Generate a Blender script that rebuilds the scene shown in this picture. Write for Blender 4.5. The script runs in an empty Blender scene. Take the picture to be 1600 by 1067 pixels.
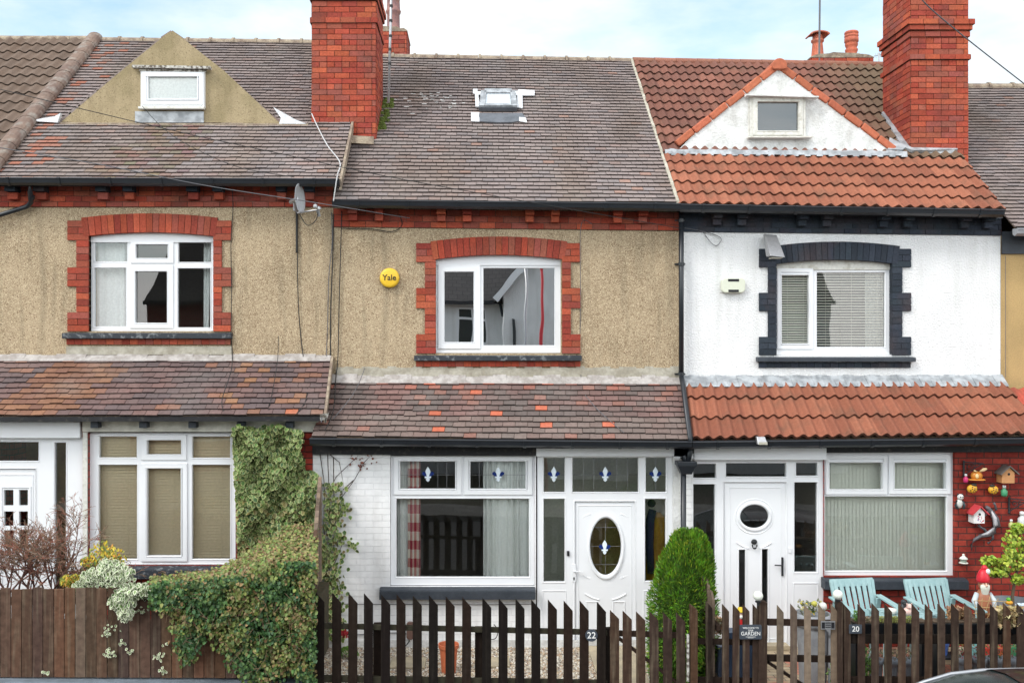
import bpy, math, random
from mathutils import Vector, Matrix, noise as mnoise
random.seed(7)
R = random.random
def ru(a, b): return a + (b - a) * R()
def rad(a): return math.radians(a)
sc = bpy.context.scene
# ------------------------------------------------------------------ camera
CZ = 4.07; CY = -13.7; F = 1475.0; PX = 745.0; PY = 545.0
cam = bpy.data.cameras.new("camera"); co = bpy.data.objects.new("camera", cam)
sc.collection.objects.link(co); sc.camera = co
co.location = (0, CY, CZ); co.rotation_euler = (rad(90), 0, 0)
cam.sensor_width = 36; cam.lens = 36 * F / 1600
cam.shift_x = (800 - PX) / 1600; cam.shift_y = (PY - 533.5) / 1600
cam.clip_start = .1; cam.clip_end = 2000
# measured positions: pixel of the photograph + distance from the camera plane -> metres
def U(px, d): return (px - PX) * d / F
def V(py, d): return CZ + (PY - py) * d / F
def Y(d): return d + CY
def P(px, py, d): return Vector((U(px, d), Y(d), V(py, d)))
# ------------------------------------------------------------------ light
SUN_EL, SUN_AZ = 46, 232      # azimuth clockwise from +Y
w = bpy.data.worlds.new("World"); sc.world = w; w.use_nodes = True
nt = w.node_tree; N = nt.nodes; L = nt.links; N.clear()
wo = N.new("ShaderNodeOutputWorld"); bg = N.new("ShaderNodeBackground")
sky = N.new("ShaderNodeTexSky"); sky.sky_type = 'NISHITA'; sky.sun_disc = False
sky.sun_elevation = rad(SUN_EL); sky.sun_rotation = rad(SUN_AZ); sky.air_density = 1.0; sky.dust_density = .6; sky.ozone_density = 2.5
tc = N.new("ShaderNodeTexCoord"); mp = N.new("ShaderNodeMapping"); mp.inputs['Scale'].default_value = (1.0, 1.0, 2.6); mp.inputs['Rotation'].default_value = (0, .25, 0.3)
cn = N.new("ShaderNodeTexNoise"); cn.inputs['Scale'].default_value = 3.4; cn.inputs['Detail'].default_value = 7; cn.inputs['Roughness'].default_value = .55
cr = N.new("ShaderNodeValToRGB"); cr.color_ramp.elements[0].position = .36; cr.color_ramp.elements[0].color = (.3, .3, .3, 1); cr.color_ramp.elements[1].position = .62
mx = N.new("ShaderNodeMix"); mx.data_type = 'RGBA'; 
sx = N.new("ShaderNodeSeparateXYZ"); mr = N.new("ShaderNodeMapRange"); mr.interpolation_type = 'SMOOTHSTEP'   # the cloud cover is brighter towards the sun, behind the camera
mr.inputs[1].default_value = -.75; mr.inputs[2].default_value = .55; mr.inputs[3].default_value = 1.0; mr.inputs[4].default_value = 0.0
cc = N.new("ShaderNodeMix"); cc.data_type = 'RGBA'; cc.inputs[6].default_value = (6.2, 6.5, 6.6, 1); cc.inputs[7].default_value = (17.5, 17.3, 17.0, 1)
L.new(tc.outputs['Generated'], sx.inputs[0]); L.new(sx.outputs[1], mr.inputs[0]); L.new(mr.outputs[0], cc.inputs[0]); L.new(cc.outputs[2], mx.inputs[7])
L.new(tc.outputs['Generated'], mp.inputs[0]); L.new(mp.outputs[0], cn.inputs[0]); L.new(cn.outputs[0], cr.inputs[0])
L.new(cr.outputs[0], mx.inputs[0]); tn = N.new('ShaderNodeMix'); tn.data_type = 'RGBA'; tn.blend_type = 'MULTIPLY'; tn.inputs[0].default_value = 1; tn.inputs[7].default_value = (1.15, 1.5, 1.38, 1); L.new(sky.outputs[0], tn.inputs[6]); L.new(tn.outputs[2], mx.inputs[6]); L.new(mx.outputs[2], bg.inputs[0])
bg.inputs[1].default_value = .12; L.new(bg.outputs[0], wo.inputs[0])
sl = bpy.data.lights.new("sun", 'SUN'); sl.energy = 1.25; sl.angle = rad(15); sl.color = (1, .96, .9)
so = bpy.data.objects.new("sun", sl); sc.collection.objects.link(so)
a = rad(SUN_AZ); e = rad(SUN_EL)
sdir = Vector((math.sin(a) * math.cos(e), math.cos(a) * math.cos(e), math.sin(e)))
so.rotation_euler = sdir.to_track_quat('Z', 'Y').to_euler(); so.location = sdir * 30
sc.view_settings.view_transform = 'Standard'; sc.view_settings.look = 'None'; sc.view_settings.gamma = 1; sc.view_settings.exposure = 0.6
sc.cycles.max_bounces = 6; sc.cycles.transparent_max_bounces = 12
# ------------------------------------------------------------------ materials
def lin(c):
    r = []
    for v in c:
        v /= 255.0
        r.append(v / 12.92 if v <= .04045 else ((v + .055) / 1.055) ** 2.4)
    return tuple(r)
def mat(name, col=(.5, .5, .5), col2=None, ns=6, rough=.65, bump=None, metal=0, spec=.4, attr=False, vary=.12, vs=30, thr=(.4, .6), specks=None, streak=None, brick=None, edge=None, coat=0, er=(.3, .46)):
    m = bpy.data.materials.new(name); m.use_nodes = True; t = m.node_tree; n = t.nodes; l = t.links
    b = n['Principled BSDF']; b.inputs['Roughness'].default_value = rough; b.inputs['Metallic'].default_value = metal; b.inputs['Specular IOR Level'].default_value = spec
    b.inputs['Coat Weight'].default_value = coat
    tcn = n.new("ShaderNodeTexCoord"); oc = tcn.outputs['Object']
    def noise(s, vec=oc, det=3):
        q = n.new("ShaderNodeTexNoise"); q.inputs['Scale'].default_value = s; q.inputs['Detail'].default_value = det; l.new(vec, q.inputs[0]); return q.outputs[0]
    def ramp(src, p0, p1, c0=(0, 0, 0, 1), c1=(1, 1, 1, 1)):
        q = n.new("ShaderNodeValToRGB"); e = q.color_ramp.elements; e[0].position = p0; e[1].position = p1; e[0].color = c0; e[1].color = c1; l.new(src, q.inputs[0]); return q.outputs[0]
    def mixc(f, a_, b_, mode='MIX'):
        q = n.new("ShaderNodeMix"); q.data_type = 'RGBA'; q.blend_type = mode
        for i, s in ((0, f), (6, a_), (7, b_)):
            if hasattr(s, 'is_linked'): l.new(s, q.inputs[i])
            elif isinstance(s, tuple): q.inputs[i].default_value = tuple(s)[:3] + (1,)
            else: q.inputs[i].default_value = s
        return q.outputs[2]
    h = None
    if attr:
        q = n.new("ShaderNodeAttribute"); q.attribute_name = "col"; c = q.outputs['Color']
    elif col2: c = mixc(ramp(noise(ns), thr[0], thr[1]), col, col2)
    else:
        q = n.new("ShaderNodeRGB"); q.outputs[0].default_value = tuple(col) + (1,); c = q.outputs[0]
    if edge:   # variegated leaves: cream rim round a green middle, from the leaf's own UV
        uv = n.new("ShaderNodeVectorMath"); uv.operation = 'DISTANCE'; uv.inputs[1].default_value = (.5, .5, 0); l.new(tcn.outputs['UV'], uv.inputs[0])
        c = mixc(ramp(uv.outputs['Value'], er[0], er[1]), c, edge)
    if brick:   # (mortar colour, brick width, row height, mortar size)
        q = n.new("ShaderNodeTexBrick"); q.inputs['Scale'].default_value = 1; q.inputs['Brick Width'].default_value = brick[1]; q.inputs['Row Height'].default_value = brick[2]
        q.inputs['Mortar Size'].default_value = brick[3]; q.inputs['Mortar Smooth'].default_value = .3
        q.inputs['Color1'].default_value = (1, 1, 1, 1); q.inputs['Color2'].default_value = brick[4] if len(brick) > 4 else (.8, .8, .8, 1)
        l.new(tcn.outputs['UV'], q.inputs['Vector'])
        c = mixc(1.0, c, q.outputs['Color'], 'MULTIPLY'); c = mixc(q.outputs['Fac'], c, brick[0])
        inv = n.new("ShaderNodeMath"); inv.operation = 'SUBTRACT'; inv.inputs[0].default_value = 1; l.new(q.outputs['Fac'], inv.inputs[1]); h = inv.outputs[0]
    if specks:   # (colour, scale, threshold)
        vz = n.new("ShaderNodeTexVoronoi"); vz.inputs['Scale'].default_value = specks[1]; l.new(oc, vz.inputs[0])
        sp = n.new("ShaderNodeSeparateColor"); l.new(vz.outputs['Color'], sp.inputs[0])
        c = mixc(ramp(sp.outputs[0], specks[2] - .02, specks[2] + .02), c, specks[0])
        if len(specks) > 3: c = mixc(ramp(sp.outputs[1], specks[4] - .02, specks[4] + .02), c, specks[3])
    if streak:   # (colour, amount)
        mpn = n.new("ShaderNodeMapping"); mpn.inputs['Scale'].default_value = streak[2] if len(streak) > 2 else (7, 7, .7); l.new(oc, mpn.inputs[0])
        s = noise(1.0, mpn.outputs[0], 5); r_ = ramp(s, .5, .78, (0, 0, 0, 1), (streak[1],) * 3 + (1,)); c = mixc(r_, c, streak[0])
    if vary:
        v = ramp(noise(vs, det=4), .25, .75, (1 - vary,) * 3 + (1,), (1 + vary,) * 3 + (1,)); c = mixc(1.0, c, v, 'MULTIPLY')
    l.new(c, b.inputs['Base Color'])
    if bump or h:
        bn = n.new("ShaderNodeBump"); bn.inputs['Distance'].default_value = bump[1] if bump else .006
        if bump:
            if len(bump) > 2:
                vz = n.new("ShaderNodeTexVoronoi"); vz.inputs['Scale'].default_value = bump[0]; l.new(oc, vz.inputs[0]); s = vz.outputs['Distance']
            else: s = noise(bump[0], det=4)
            if h:
                ad = n.new("ShaderNodeMath"); ad.operation = 'MULTIPLY_ADD'; l.new(s, ad.inputs[0]); ad.inputs[1].default_value = .6; l.new(h, ad.inputs[2]); s = ad.outputs[0]
            l.new(s, bn.inputs['Height'])
        else: l.new(h, bn.inputs['Height'])
        l.new(bn.outputs[0], b.inputs['Normal'])
    return m
def glass(name, refl, tint=(.93, .96, .95)):
    m = bpy.data.materials.new(name); m.use_nodes = True; t = m.node_tree; n = t.nodes; l = t.links; n.clear()
    o = n.new("ShaderNodeOutputMaterial"); tr = n.new("ShaderNodeBsdfTransparent"); tr.inputs[0].default_value = tint + (1,)
    g = n.new("ShaderNodeBsdfGlossy"); g.inputs['Roughness'].default_value = 0.0
    lw = n.new("ShaderNodeLayerWeight"); lw.inputs[0].default_value = .25
    mr = n.new("ShaderNodeMapRange"); mr.inputs[3].default_value = refl; mr.inputs[4].default_value = .9; l.new(lw.outputs['Fresnel'], mr.inputs[0])
    mr.inputs[1].default_value = .03
    tcn = n.new("ShaderNodeTexCoord"); no = n.new("ShaderNodeTexNoise"); no.inputs['Scale'].default_value = 1.3; no.inputs['Detail'].default_value = 1; l.new(tcn.outputs['Object'], no.inputs[0])
    bn = n.new("ShaderNodeBump"); bn.inputs['Distance'].default_value = .004; bn.inputs['Strength'].default_value = .5; l.new(no.outputs[0], bn.inputs['Height']); l.new(bn.outputs[0], g.inputs['Normal'])
    mx = n.new("ShaderNodeMixShader"); l.new(mr.outputs[0], mx.inputs[0]); l.new(tr.outputs[0], mx.inputs[1]); l.new(g.outputs[0], mx.inputs[2]); l.new(mx.outputs[0], o.inputs[0])
    return m
M = {}
M['pebble'] = mat('pebbledash', (.43, .33, .215), (.35, .265, .17), ns=1.3, rough=.95, bump=(80, .010), vary=.2, vs=90, specks=((.19, .125, .075), 105, .86, (.58, .47, .32), .78), streak=((.2, .165, .11), .6), spec=.15)
M['pebble_gable'] = mat('gable_render', (.36, .285, .175), (.28, .225, .13), ns=2.2, rough=.95, bump=(60, .006), vary=.13, vs=60, specks=((.22, .17, .1), 80, .95), streak=((.16, .12, .07), .45), spec=.15)
M['white_render'] = mat('white_render', (.82, .82, .82), (.77, .77, .77), ns=1.5, rough=.9, bump=(42, .02), vary=.05, vs=50, spec=.15, streak=((.55, .55, .52), .4))
M['old_white'] = mat('weathered_white_render', (.74, .74, .73), (.62, .62, .6), ns=4, rough=.9, bump=(35, .012), vary=.08, vs=30, spec=.15, streak=((.34, .32, .29), .55, (5, 5, 3)))
M['ochre'] = mat('ochre_render', (.5, .345, .16), (.43, .3, .14), ns=2, rough=.95, bump=(70, .012), vary=.15, vs=60, spec=.15)
M['cement'] = mat('cement_fillet', (.44, .41, .34), (.32, .29, .23), ns=5, rough=.95, bump=(30, .008), vary=.15)
M['brick'] = mat('red_brick', attr=True, rough=.85, bump=(60, .004), vary=.24, vs=40, spec=.15, streak=((.10, .055, .045), .55, (2.2, 2.2, 1.4)))
M['mortar'] = mat('mortar', (.075, .04, .03), (.13, .09, .07), ns=9, rough=.95, vary=.2, spec=.1)
M['mortar_dark'] = mat('painted_mortar', (.02, .026, .035), rough=.6)
M['brickwall'] = mat('red_brick_wall', (.36, .05, .03), (.27, .035, .025), ns=5, rough=.8, vary=.2, vs=25, brick=((.07, .03, .025), .235, .086, .008, (.62, .55, .6, 1)), bump=(50, .005), spec=.25)
M['white_brick'] = mat('white_painted_brick', (.84, .84, .84), (.79, .79, .79), ns=2.5, rough=.75, vary=.05, vs=12, brick=((.78, .78, .79), .235, .086, .005, (.97, .97, .97, 1)), bump=(40, .0035), spec=.25, streak=((.42, .4, .36), .3))
M['dark_paint'] = mat('dark_grey_paint', (.03, .037, .048), (.042, .05, .062), ns=5, rough=.5, vary=.15, bump=(60, .003))
M['sill_old'] = mat('flaking_dark_paint', (.028, .033, .042), (.16, .17, .18), ns=16, thr=(.55, .68), rough=.65, vary=.2, bump=(40, .004))
M['gutter'] = mat('black_plastic', (.016, .019, .024), rough=.35, vary=.12, vs=8, spec=.5)
M['black_wood'] = mat('black_fascia', (.012, .012, .014), (.05, .045, .04), ns=18, thr=(.58, .72), rough=.6, vary=.2)
M['tile'] = mat('clay_tile', attr=True, rough=.82, bump=(55, .004), vary=.16, vs=26, spec=.3, streak=((.24, .22, .2), .35, (1.6, 1.6, 1.6)))
M['pantile'] = mat('concrete_tile', attr=True, rough=.85, bump=(80, .004), vary=.16, vs=35, spec=.25, streak=((.12, .075, .05), .6, (3.5, 3.5, 1.2)))
M['ridge_old'] = mat('ridge_mortar', (.33, .27, .2), (.2, .15, .115), ns=7, rough=.95, bump=(40, .01), vary=.2)
M['ridge_red'] = mat('red_ridge_tile', attr=True, rough=.8, bump=(60, .004), vary=.18, vs=20)
M['lead'] = mat('lead', (.27, .285, .3), (.42, .44, .46), ns=6, rough=.55, metal=.25, vary=.15, vs=12, bump=(12, .008))
M['lead_dark'] = mat('dark_lead', (.1, .11, .125), (.14, .15, .17), ns=5, rough=.5, metal=.2, vary=.1)
M['tape'] = mat('flashing_tape', (.72, .73, .75), (.6, .61, .63), ns=14, rough=.4, vary=.1, bump=(25, .005))
M['upvc'] = mat('white_upvc', (.8, .81, .83), rough=.32, vary=.03, vs=3, spec=.5, streak=((.62, .62, .6), .18, (3, 3, 3)))
M['cream'] = mat('cream_board', (.58, .56, .49), (.48, .46, .4), ns=7, rough=.7, vary=.08)
M['old_frame'] = mat('old_white_frame', (.66, .65, .6), (.5, .48, .42), ns=12, thr=(.5, .7), rough=.6, vary=.1)
M['rotten'] = mat('peeling_board', (.5, .48, .44), (.13, .11, .09), ns=22, thr=(.45, .58), rough=.9, vary=.2)
M['glass'] = glass('window_glass', .12)
M['glass_hi'] = glass('reflective_glass', .85)
M['glass_mid'] = glass('door_glass', .14)
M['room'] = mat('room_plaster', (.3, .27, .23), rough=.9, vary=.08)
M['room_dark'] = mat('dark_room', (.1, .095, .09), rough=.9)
M['room_brown'] = mat('brown_room', (.5, .34, .14), (.36, .23, .09), ns=2, rough=.7)
M['room_green'] = mat('hall_plaster', (.75, .76, .66), rough=.9)
M['net'] = mat('net_curtain', (.8, .81, .8), rough=.9)
M['curtain'] = mat('pale_curtain', (.8, .81, .78), rough=.9, vary=.05)
M['gingham'] = mat('checked_fabric', attr=True, rough=.9, vary=.05)
M['blind'] = mat('cream_slat', (.86, .82, .72), rough=.5, vary=.05)
M['blind_tan'] = mat('tan_slat', (.74, .6, .4), rough=.5, vary=.08)
M['blind_v'] = mat('ivory_fabric', (.8, .8, .71), rough=.8, vary=.05)
M['lead_came'] = mat('lead_came', (.3, .3, .31), rough=.4, metal=.5, vary=0)
M['blue_glass'] = mat('blue_glass', (.012, .03, .15), rough=.15, vary=0)
M['white_glass'] = mat('white_glass', (.75, .83, .9), rough=.15, vary=0)
M['wood_dark'] = mat('dark_stained_wood', attr=True, rough=.8, bump=(30, .003), vary=.25, vs=18, streak=((.045, .038, .03), .35, (30, 30, 1.6)), spec=.08)
M['wood'] = mat('weathered_wood', attr=True, rough=.9, bump=(30, .004), vary=.3, vs=14, streak=((.2, .16, .11), .5, (26, 26, 1.5)), spec=.15)
M['leaf'] = mat('leaf', attr=True, rough=.5, vary=.15, vs=9, spec=.35)
M['leaf_ivy'] = mat('variegated_leaf', attr=True, rough=.48, vary=.12, vs=9, spec=.35, edge=(.5, .5, .22))
M['leaf_white'] = mat('white_edged_leaf', attr=True, rough=.5, vary=.1, vs=9, spec=.35, edge=(.7, .71, .54), er=(.2, .4))
M['twig'] = mat('twig', attr=True, rough=.8, vary=.2)
M['moss'] = mat('moss', (.10, .13, .02), (.05, .075, .012), ns=30, rough=1, bump=(50, .03), vary=.35)
M['gravel'] = mat('gravel', (.5, .42, .31), (.42, .34, .25), ns=3, rough=.9, bump=(45, .03, 1), vary=.3, vs=50, specks=((.18, .13, .1), 45, .72, (.72, .68, .6), .7))
M['soil'] = mat('soil', (.06, .04, .025), (.1, .07, .045), ns=8, rough=1, bump=(20, .03), vary=.3)
M['pavers'] = mat('block_paving', (.5, .2, .14), (.44, .35, .23), ns=1.6, thr=(.48, .52), rough=.85, vary=.18, vs=9, brick=((.2, .15, .11), .2, .1, .008, (.85, .8, .75, 1)), bump=(60, .004))
M['slab'] = mat('stone_slab', (.42, .35, .24), (.33, .28, .2), ns=4, rough=.9, vary=.12, bump=(25, .006))
M['asphalt'] = mat('asphalt', (.05, .05, .052), (.065, .065, .066), ns=1.5, rough=.85, vary=.25, vs=80, bump=(90, .006))
M['flag'] = mat('paving_flags', (.22, .215, .2), (.17, .165, .155), ns=2, rough=.85, vary=.15, vs=15, brick=((.08, .08, .075), .6, .6, .01), bump=(40, .004))
M['earth'] = mat('ground', (.1, .09, .07), (.07, .075, .05), ns=.3, rough=1, vary=.2)
M['coping'] = mat('grey_coping', (.17, .2, .235), (.13, .155, .18), ns=5, rough=.8, vary=.15, bump=(30, .005))
M['stone_wall'] = mat('dark_stone', (.06, .055, .05), (.035, .033, .03), ns=3, rough=.9, vary=.2, brick=((.02, .02, .02), .4, .15, .01), bump=(20, .01))
M['terracotta'] = mat('terracotta', (.55, .15, .065), (.48, .125, .055), ns=5, rough=.75, vary=.1)
M['pot_clay'] = mat('clay_pot', (.5, .13, .07), (.4, .11, .065), ns=7, rough=.85, vary=.2, streak=((.55, .5, .45), .4))
M['pot_purple'] = mat('purple_clay', (.22, .12, .12), (.3, .15, .13), ns=7, rough=.8, vary=.2)
M['yellow'] = mat('yellow_plastic', (.8, .5, .035), rough=.35, vary=.04)
M['ink'] = mat('black_lettering', (.012, .012, .015), rough=.5, vary=0)
M['paint_w'] = mat('white_lettering', (.78, .78, .76), rough=.5, vary=0)
M['slate'] = mat('slate_plate', (.05, .06, .075), rough=.5, vary=.15, vs=30)
M['metal'] = mat('galvanised_metal', (.4, .4, .41), rough=.4, metal=.7, vary=.12)
M['grey_plastic'] = mat('grey_plastic', (.33, .34, .36), (.27, .28, .3), ns=8, rough=.5, vary=.08)
M['ivory'] = mat('ivory_plastic', (.66, .68, .56), rough=.45, vary=.04)
M['cable'] = mat('black_cable', (.02, .02, .02), rough=.6, vary=0)
M['cable_w'] = mat('white_cable', (.5, .5, .5), rough=.6, vary=0)
M['cable_g'] = mat('grey_cable', (.12, .12, .13), rough=.6, vary=0)
M['globe'] = mat('globe', (.74, .76, .68), rough=.3, vary=.04)
M['teal'] = mat('pale_blue_paint', (.27, .41, .42), (.31, .45, .455), ns=6, rough=.5, vary=.08)
M['planter'] = mat('black_planter', (.012, .014, .017), rough=.4, vary=.1)
M['planter_g'] = mat('grey_planter', (.2, .22, .25), (.26, .28, .3), ns=5, rough=.55, vary=.1)
M['col'] = mat('painted_ornament', attr=True, rough=.4, vary=.1, vs=20)
M['iron'] = mat('black_iron', (.02, .021, .024), rough=.5, vary=.1)
M['carpaint'] = mat('car_paint', (.022, .012, .016), rough=.35, metal=.3, vary=.02, coat=.25)
M['carglass'] = mat('car_glass', (.03, .04, .04), rough=.2, vary=0, spec=.4)
M['chrome'] = mat('trim_metal', (.4, .41, .43), rough=.3, metal=.8, vary=0)
M['rubber'] = mat('rubber', (.015, .015, .015), rough=.8)
M['slates'] = mat('grey_slates', (.05, .045, .045), rough=.8, vary=.25, brick=((.02, .02, .02), .3, .2, .012), bump=(30, .006))
M['yellow_cloth'] = mat('yellow_cloth', (.42, .24, .02), (.33, .18, .015), ns=10, rough=.9, vary=.15)
M['navy_cloth'] = mat('navy_cloth', (.012, .022, .05), rough=.9)
M['red_paint'] = mat('red_paint', (.5, .02, .03), rough=.5)
# ------------------------------------------------------------------ mesh builder
WM = {}
def jit(c, s=.12, h=.03):
    k = 1 + ru(-s, s); return tuple(max(0, v * k * (1 + ru(-h, h))) for v in c)
class MB:
    def __init__(s): s.v = []; s.f = []; s.c = []; s.m = []; s.uv = {}; s.col = (.5, .5, .5); s.mi = 0
    def face(s, idx):
        s.f.append(idx); s.c.append(s.col); s.m.append(s.mi)
    def poly(s, pts):
        i = len(s.v); s.v += [tuple(p) for p in pts]; s.face(list(range(i, i + len(pts))))
    def hexa(s, p):   # p: 4 bottom (ccw seen from above), 4 top
        i = len(s.v); s.v += [tuple(q) for q in p]
        for q in ((3, 2, 1, 0), (4, 5, 6, 7), (0, 1, 5, 4), (1, 2, 6, 5), (2, 3, 7, 6), (3, 0, 4, 7)): s.face([i + k for k in q])
    def box(s, x0, x1, y0, y1, z0, z1):
        s.hexa([(x0, y0, z0), (x1, y0, z0), (x1, y1, z0), (x0, y1, z0), (x0, y0, z1), (x1, y0, z1), (x1, y1, z1), (x0, y1, z1)])
    def bar(s, a, b, w, t, up=(0, 0, 1)):
        a = Vector(a); b = Vector(b); d = (b - a).normalized(); u = Vector(up); sd = d.cross(u)
        if sd.length < 1e-4: sd = d.cross(Vector((0, 1, 0)))
        sd.normalize(); u = sd.cross(d).normalized(); sd *= w / 2; u *= t / 2
        s.hexa([a - sd - u, a + sd - u, b + sd - u, b - sd - u, a - sd + u, a + sd + u, b + sd + u, b - sd + u])
    def prism(s, pts, y0, y1):   # pts (x,z) polygon ccw seen from the front (-Y), extruded y0..y1
        n = len(pts); i = len(s.v)
        s.v += [(x, y0, z) for x, z in pts] + [(x, y1, z) for x, z in pts]
        s.face([i + k for k in range(n)]); s.face([i + n + k for k in reversed(range(n))])
        for k in range(n):
            j = (k + 1) % n; s.face([i + k, i + n + k, i + n + j, i + j])
    def prismx(s, pts, a, b):    # pts (y,z) offsets, extruded from point a to b (sloping allowed)
        n = len(pts); i = len(s.v); a = Vector(a); b = Vector(b)
        s.v += [(a.x, a.y + p, a.z + q) for p, q in pts] + [(b.x, b.y + p, b.z + q) for p, q in pts]
        s.face([i + k for k in range(n)]); s.face([i + n + k for k in reversed(range(n))])
        for k in range(n):
            j = (k + 1) % n; s.face([i + k, i + n + k, i + n + j, i + j])
    def tube(s, pts, r, n=6, caps=True):
        pts = [Vector(p) for p in pts]; rr = r if isinstance(r, (list, tuple)) else [r] * len(pts); i0 = len(s.v)
        for k, p in enumerate(pts):
            d = (pts[min(k + 1, len(pts) - 1)] - pts[max(k - 1, 0)]).normalized()
            u = d.cross(Vector((0, 0, 1)) if abs(d.z) < .9 else Vector((1, 0, 0))).normalized(); v = d.cross(u)
            for j in range(n):
                t = 2 * math.pi * j / n; s.v.append(tuple(p + (u * math.cos(t) + v * math.sin(t)) * rr[k]))
        for k in range(len(pts) - 1):
            for j in range(n):
                a = i0 + k * n + j; b = i0 + k * n + (j + 1) % n; s.face([a, b, b + n, a + n])
        if caps: s.face([i0 + j for j in reversed(range(n))]); s.face([i0 + (len(pts) - 1) * n + j for j in range(n)])
    def lathe(s, prof, c=(0, 0, 0), n=20, sx=1, sy=1):   # prof [(r,z)]
        i0 = len(s.v)
        for r, z in prof:
            for j in range(n):
                t = 2 * math.pi * j / n; s.v.append((c[0] + r * sx * math.cos(t), c[1] + r * sy * math.sin(t), c[2] + z))
        for k in range(len(prof) - 1):
            for j in range(n):
                a = i0 + k * n + j; b = i0 + k * n + (j + 1) % n; s.face([a, b, b + n, a + n])
        s.face([i0 + j for j in reversed(range(n))]); s.face([i0 + (len(prof) - 1) * n + j for j in range(n)])
    def ball(s, c, r, n=14, m=9, sc_=(1, 1, 1)):
        pr = [(max(r * math.sin(math.pi * k / m), 1e-4), -r * math.cos(math.pi * k / m) * sc_[2]) for k in range(m + 1)]
        s.lathe(pr, c, n, sc_[0], sc_[1])
    def plate(s, x0, x1, z0, z1, yf, yb, holes):
        xs = sorted({x0, x1} | {min(max(q, x0), x1) for h in holes for q in (h[0], h[1])}); zs = sorted({z0, z1} | {min(max(q, z0), z1) for h in holes for q in (h[2], h[3])})
        def solid(i, j):
            if i < 0 or j < 0 or i >= len(xs) - 1 or j >= len(zs) - 1: return False
            cx = (xs[i] + xs[i + 1]) / 2; cz = (zs[j] + zs[j + 1]) / 2
            return not any(h[0] < cx < h[1] and h[2] < cz < h[3] for h in holes)
        for i in range(len(xs) - 1):
            for j in range(len(zs) - 1):
                if not solid(i, j): continue
                a, b, c, d = xs[i], xs[i + 1], zs[j], zs[j + 1]
                s.poly([(a, yf, c), (b, yf, c), (b, yf, d), (a, yf, d)]); s.poly([(a, yb, d), (b, yb, d), (b, yb, c), (a, yb, c)])
                if not solid(i - 1, j): s.poly([(a, yb, c), (a, yf, c), (a, yf, d), (a, yb, d)])
                if not solid(i + 1, j): s.poly([(b, yf, c), (b, yb, c), (b, yb, d), (b, yf, d)])
                if not solid(i, j - 1): s.poly([(a, yb, c), (b, yb, c), (b, yf, c), (a, yf, c)])
                if not solid(i, j + 1): s.poly([(a, yf, d), (b, yf, d), (b, yb, d), (a, yb, d)])
    def ring(s, x0, x1, z0, z1, w, yf, yb, ch=.008):
        o = [(x0, z0), (x1, z0), (x1, z1), (x0, z1)]; c_ = ch
        a = [(x0, yb, z0), (x1, yb, z0), (x1, yb, z1), (x0, yb, z1)]
        def rr(i, y): return [(x0 + i, y, z0 + i), (x1 - i, y, z0 + i), (x1 - i, y, z1 - i), (x0 + i, y, z1 - i)]
        L_ = [rr(0, yb), rr(0, yf + c_ * .6), rr(c_ * .6, yf), rr(w - c_, yf), rr(w, yf + c_), rr(w, yb)]
        i = len(s.v)
        for q in L_: s.v += q
        for k in range(len(L_) - 1):
            for j in range(4):
                m_ = (j + 1) % 4; s.face([i + 4 * k + j, i + 4 * k + m_, i + 4 * k + 4 + m_, i + 4 * k + 4 + j])
    def leaf(s, p, nrm, size, droop=None, wd=1.0):
        nrm = Vector(nrm).normalized(); t = nrm.cross(Vector((ru(-1, 1), ru(-1, 1), ru(-1, 1))))
        if droop is not None: t = Vector(droop) - nrm * Vector(droop).dot(nrm)
        if t.length < 1e-3: t = nrm.orthogonal()
        t.normalize(); b = nrm.cross(t); p = Vector(p); i = len(s.v); h = size * wd
        q = [(0, 0, 0), (0, 1, 0), (-.42, .25, .14), (-.32, .72, .1), (.42, .25, .14), (.32, .72, .1)]
        s.v += [tuple(p + b * (a * h) + t * ((c - .4) * size) + nrm * (d * size)) for a, c, d in q]
        uvq = [(.5, .12), (.5, .95), (.06, .3), (.12, .8), (.94, .3), (.88, .8)]
        for f in ((0, 1, 3, 2), (0, 4, 5, 1)):
            s.uv[len(s.f)] = [uvq[k] for k in f]; s.face([i + k for k in f])
    def build(s, name, m, parent=None, smooth=False, origin=None, local=False, bevel=0):
        me = bpy.data.meshes.new(name); o = bpy.data.objects.new(name, me); sc.collection.objects.link(o)
        if parent is not None:
            o.parent = parent; W = WM[parent]; WM[o] = W.copy(); off = Vector((0, 0, 0)) if local else W.translation
            if local: WM[o] = W
        else:
            if origin is None:
                xs = [q[0] for q in s.v]; ys = [q[1] for q in s.v]; zs = [q[2] for q in s.v]
                origin = ((min(xs) + max(xs)) / 2, (min(ys) + max(ys)) / 2, min(zs))
            off = Vector(origin); o.location = off; WM[o] = Matrix.Translation(off)
        me.from_pydata([(q[0] - off.x, q[1] - off.y, q[2] - off.z) for q in s.v], [], s.f)
        for mm in (m if isinstance(m, (list, tuple)) else [m]): me.materials.append(M[mm])
        n = len(s.f)
        at = me.attributes.new("col", 'FLOAT_COLOR', 'FACE'); buf = []
        for c in s.c: buf += [c[0], c[1], c[2], 1.0]
        at.data.foreach_set("color", buf); me.polygons.foreach_set("material_index", s.m)
        ul = me.uv_layers.new(name="UVMap"); ub = []
        for k, f in enumerate(s.f):
            if k in s.uv:
                for q in s.uv[k]: ub += q
                continue
            if len(f) >= 3:
                a = Vector(s.v[f[0]]); nn = (Vector(s.v[f[1]]) - a).cross(Vector(s.v[f[2]]) - a)
            ax = max(range(3), key=lambda t: abs(nn[t]))
            for vi in f:
                q = s.v[vi]; ub += [q[1], q[2]] if ax == 0 else ([q[0], q[2]] if ax == 1 else [q[0], q[1]])
        ul.data.foreach_set("uv", ub)
        if smooth: me.polygons.foreach_set("use_smooth", [True] * n)
        me.update()
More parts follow.
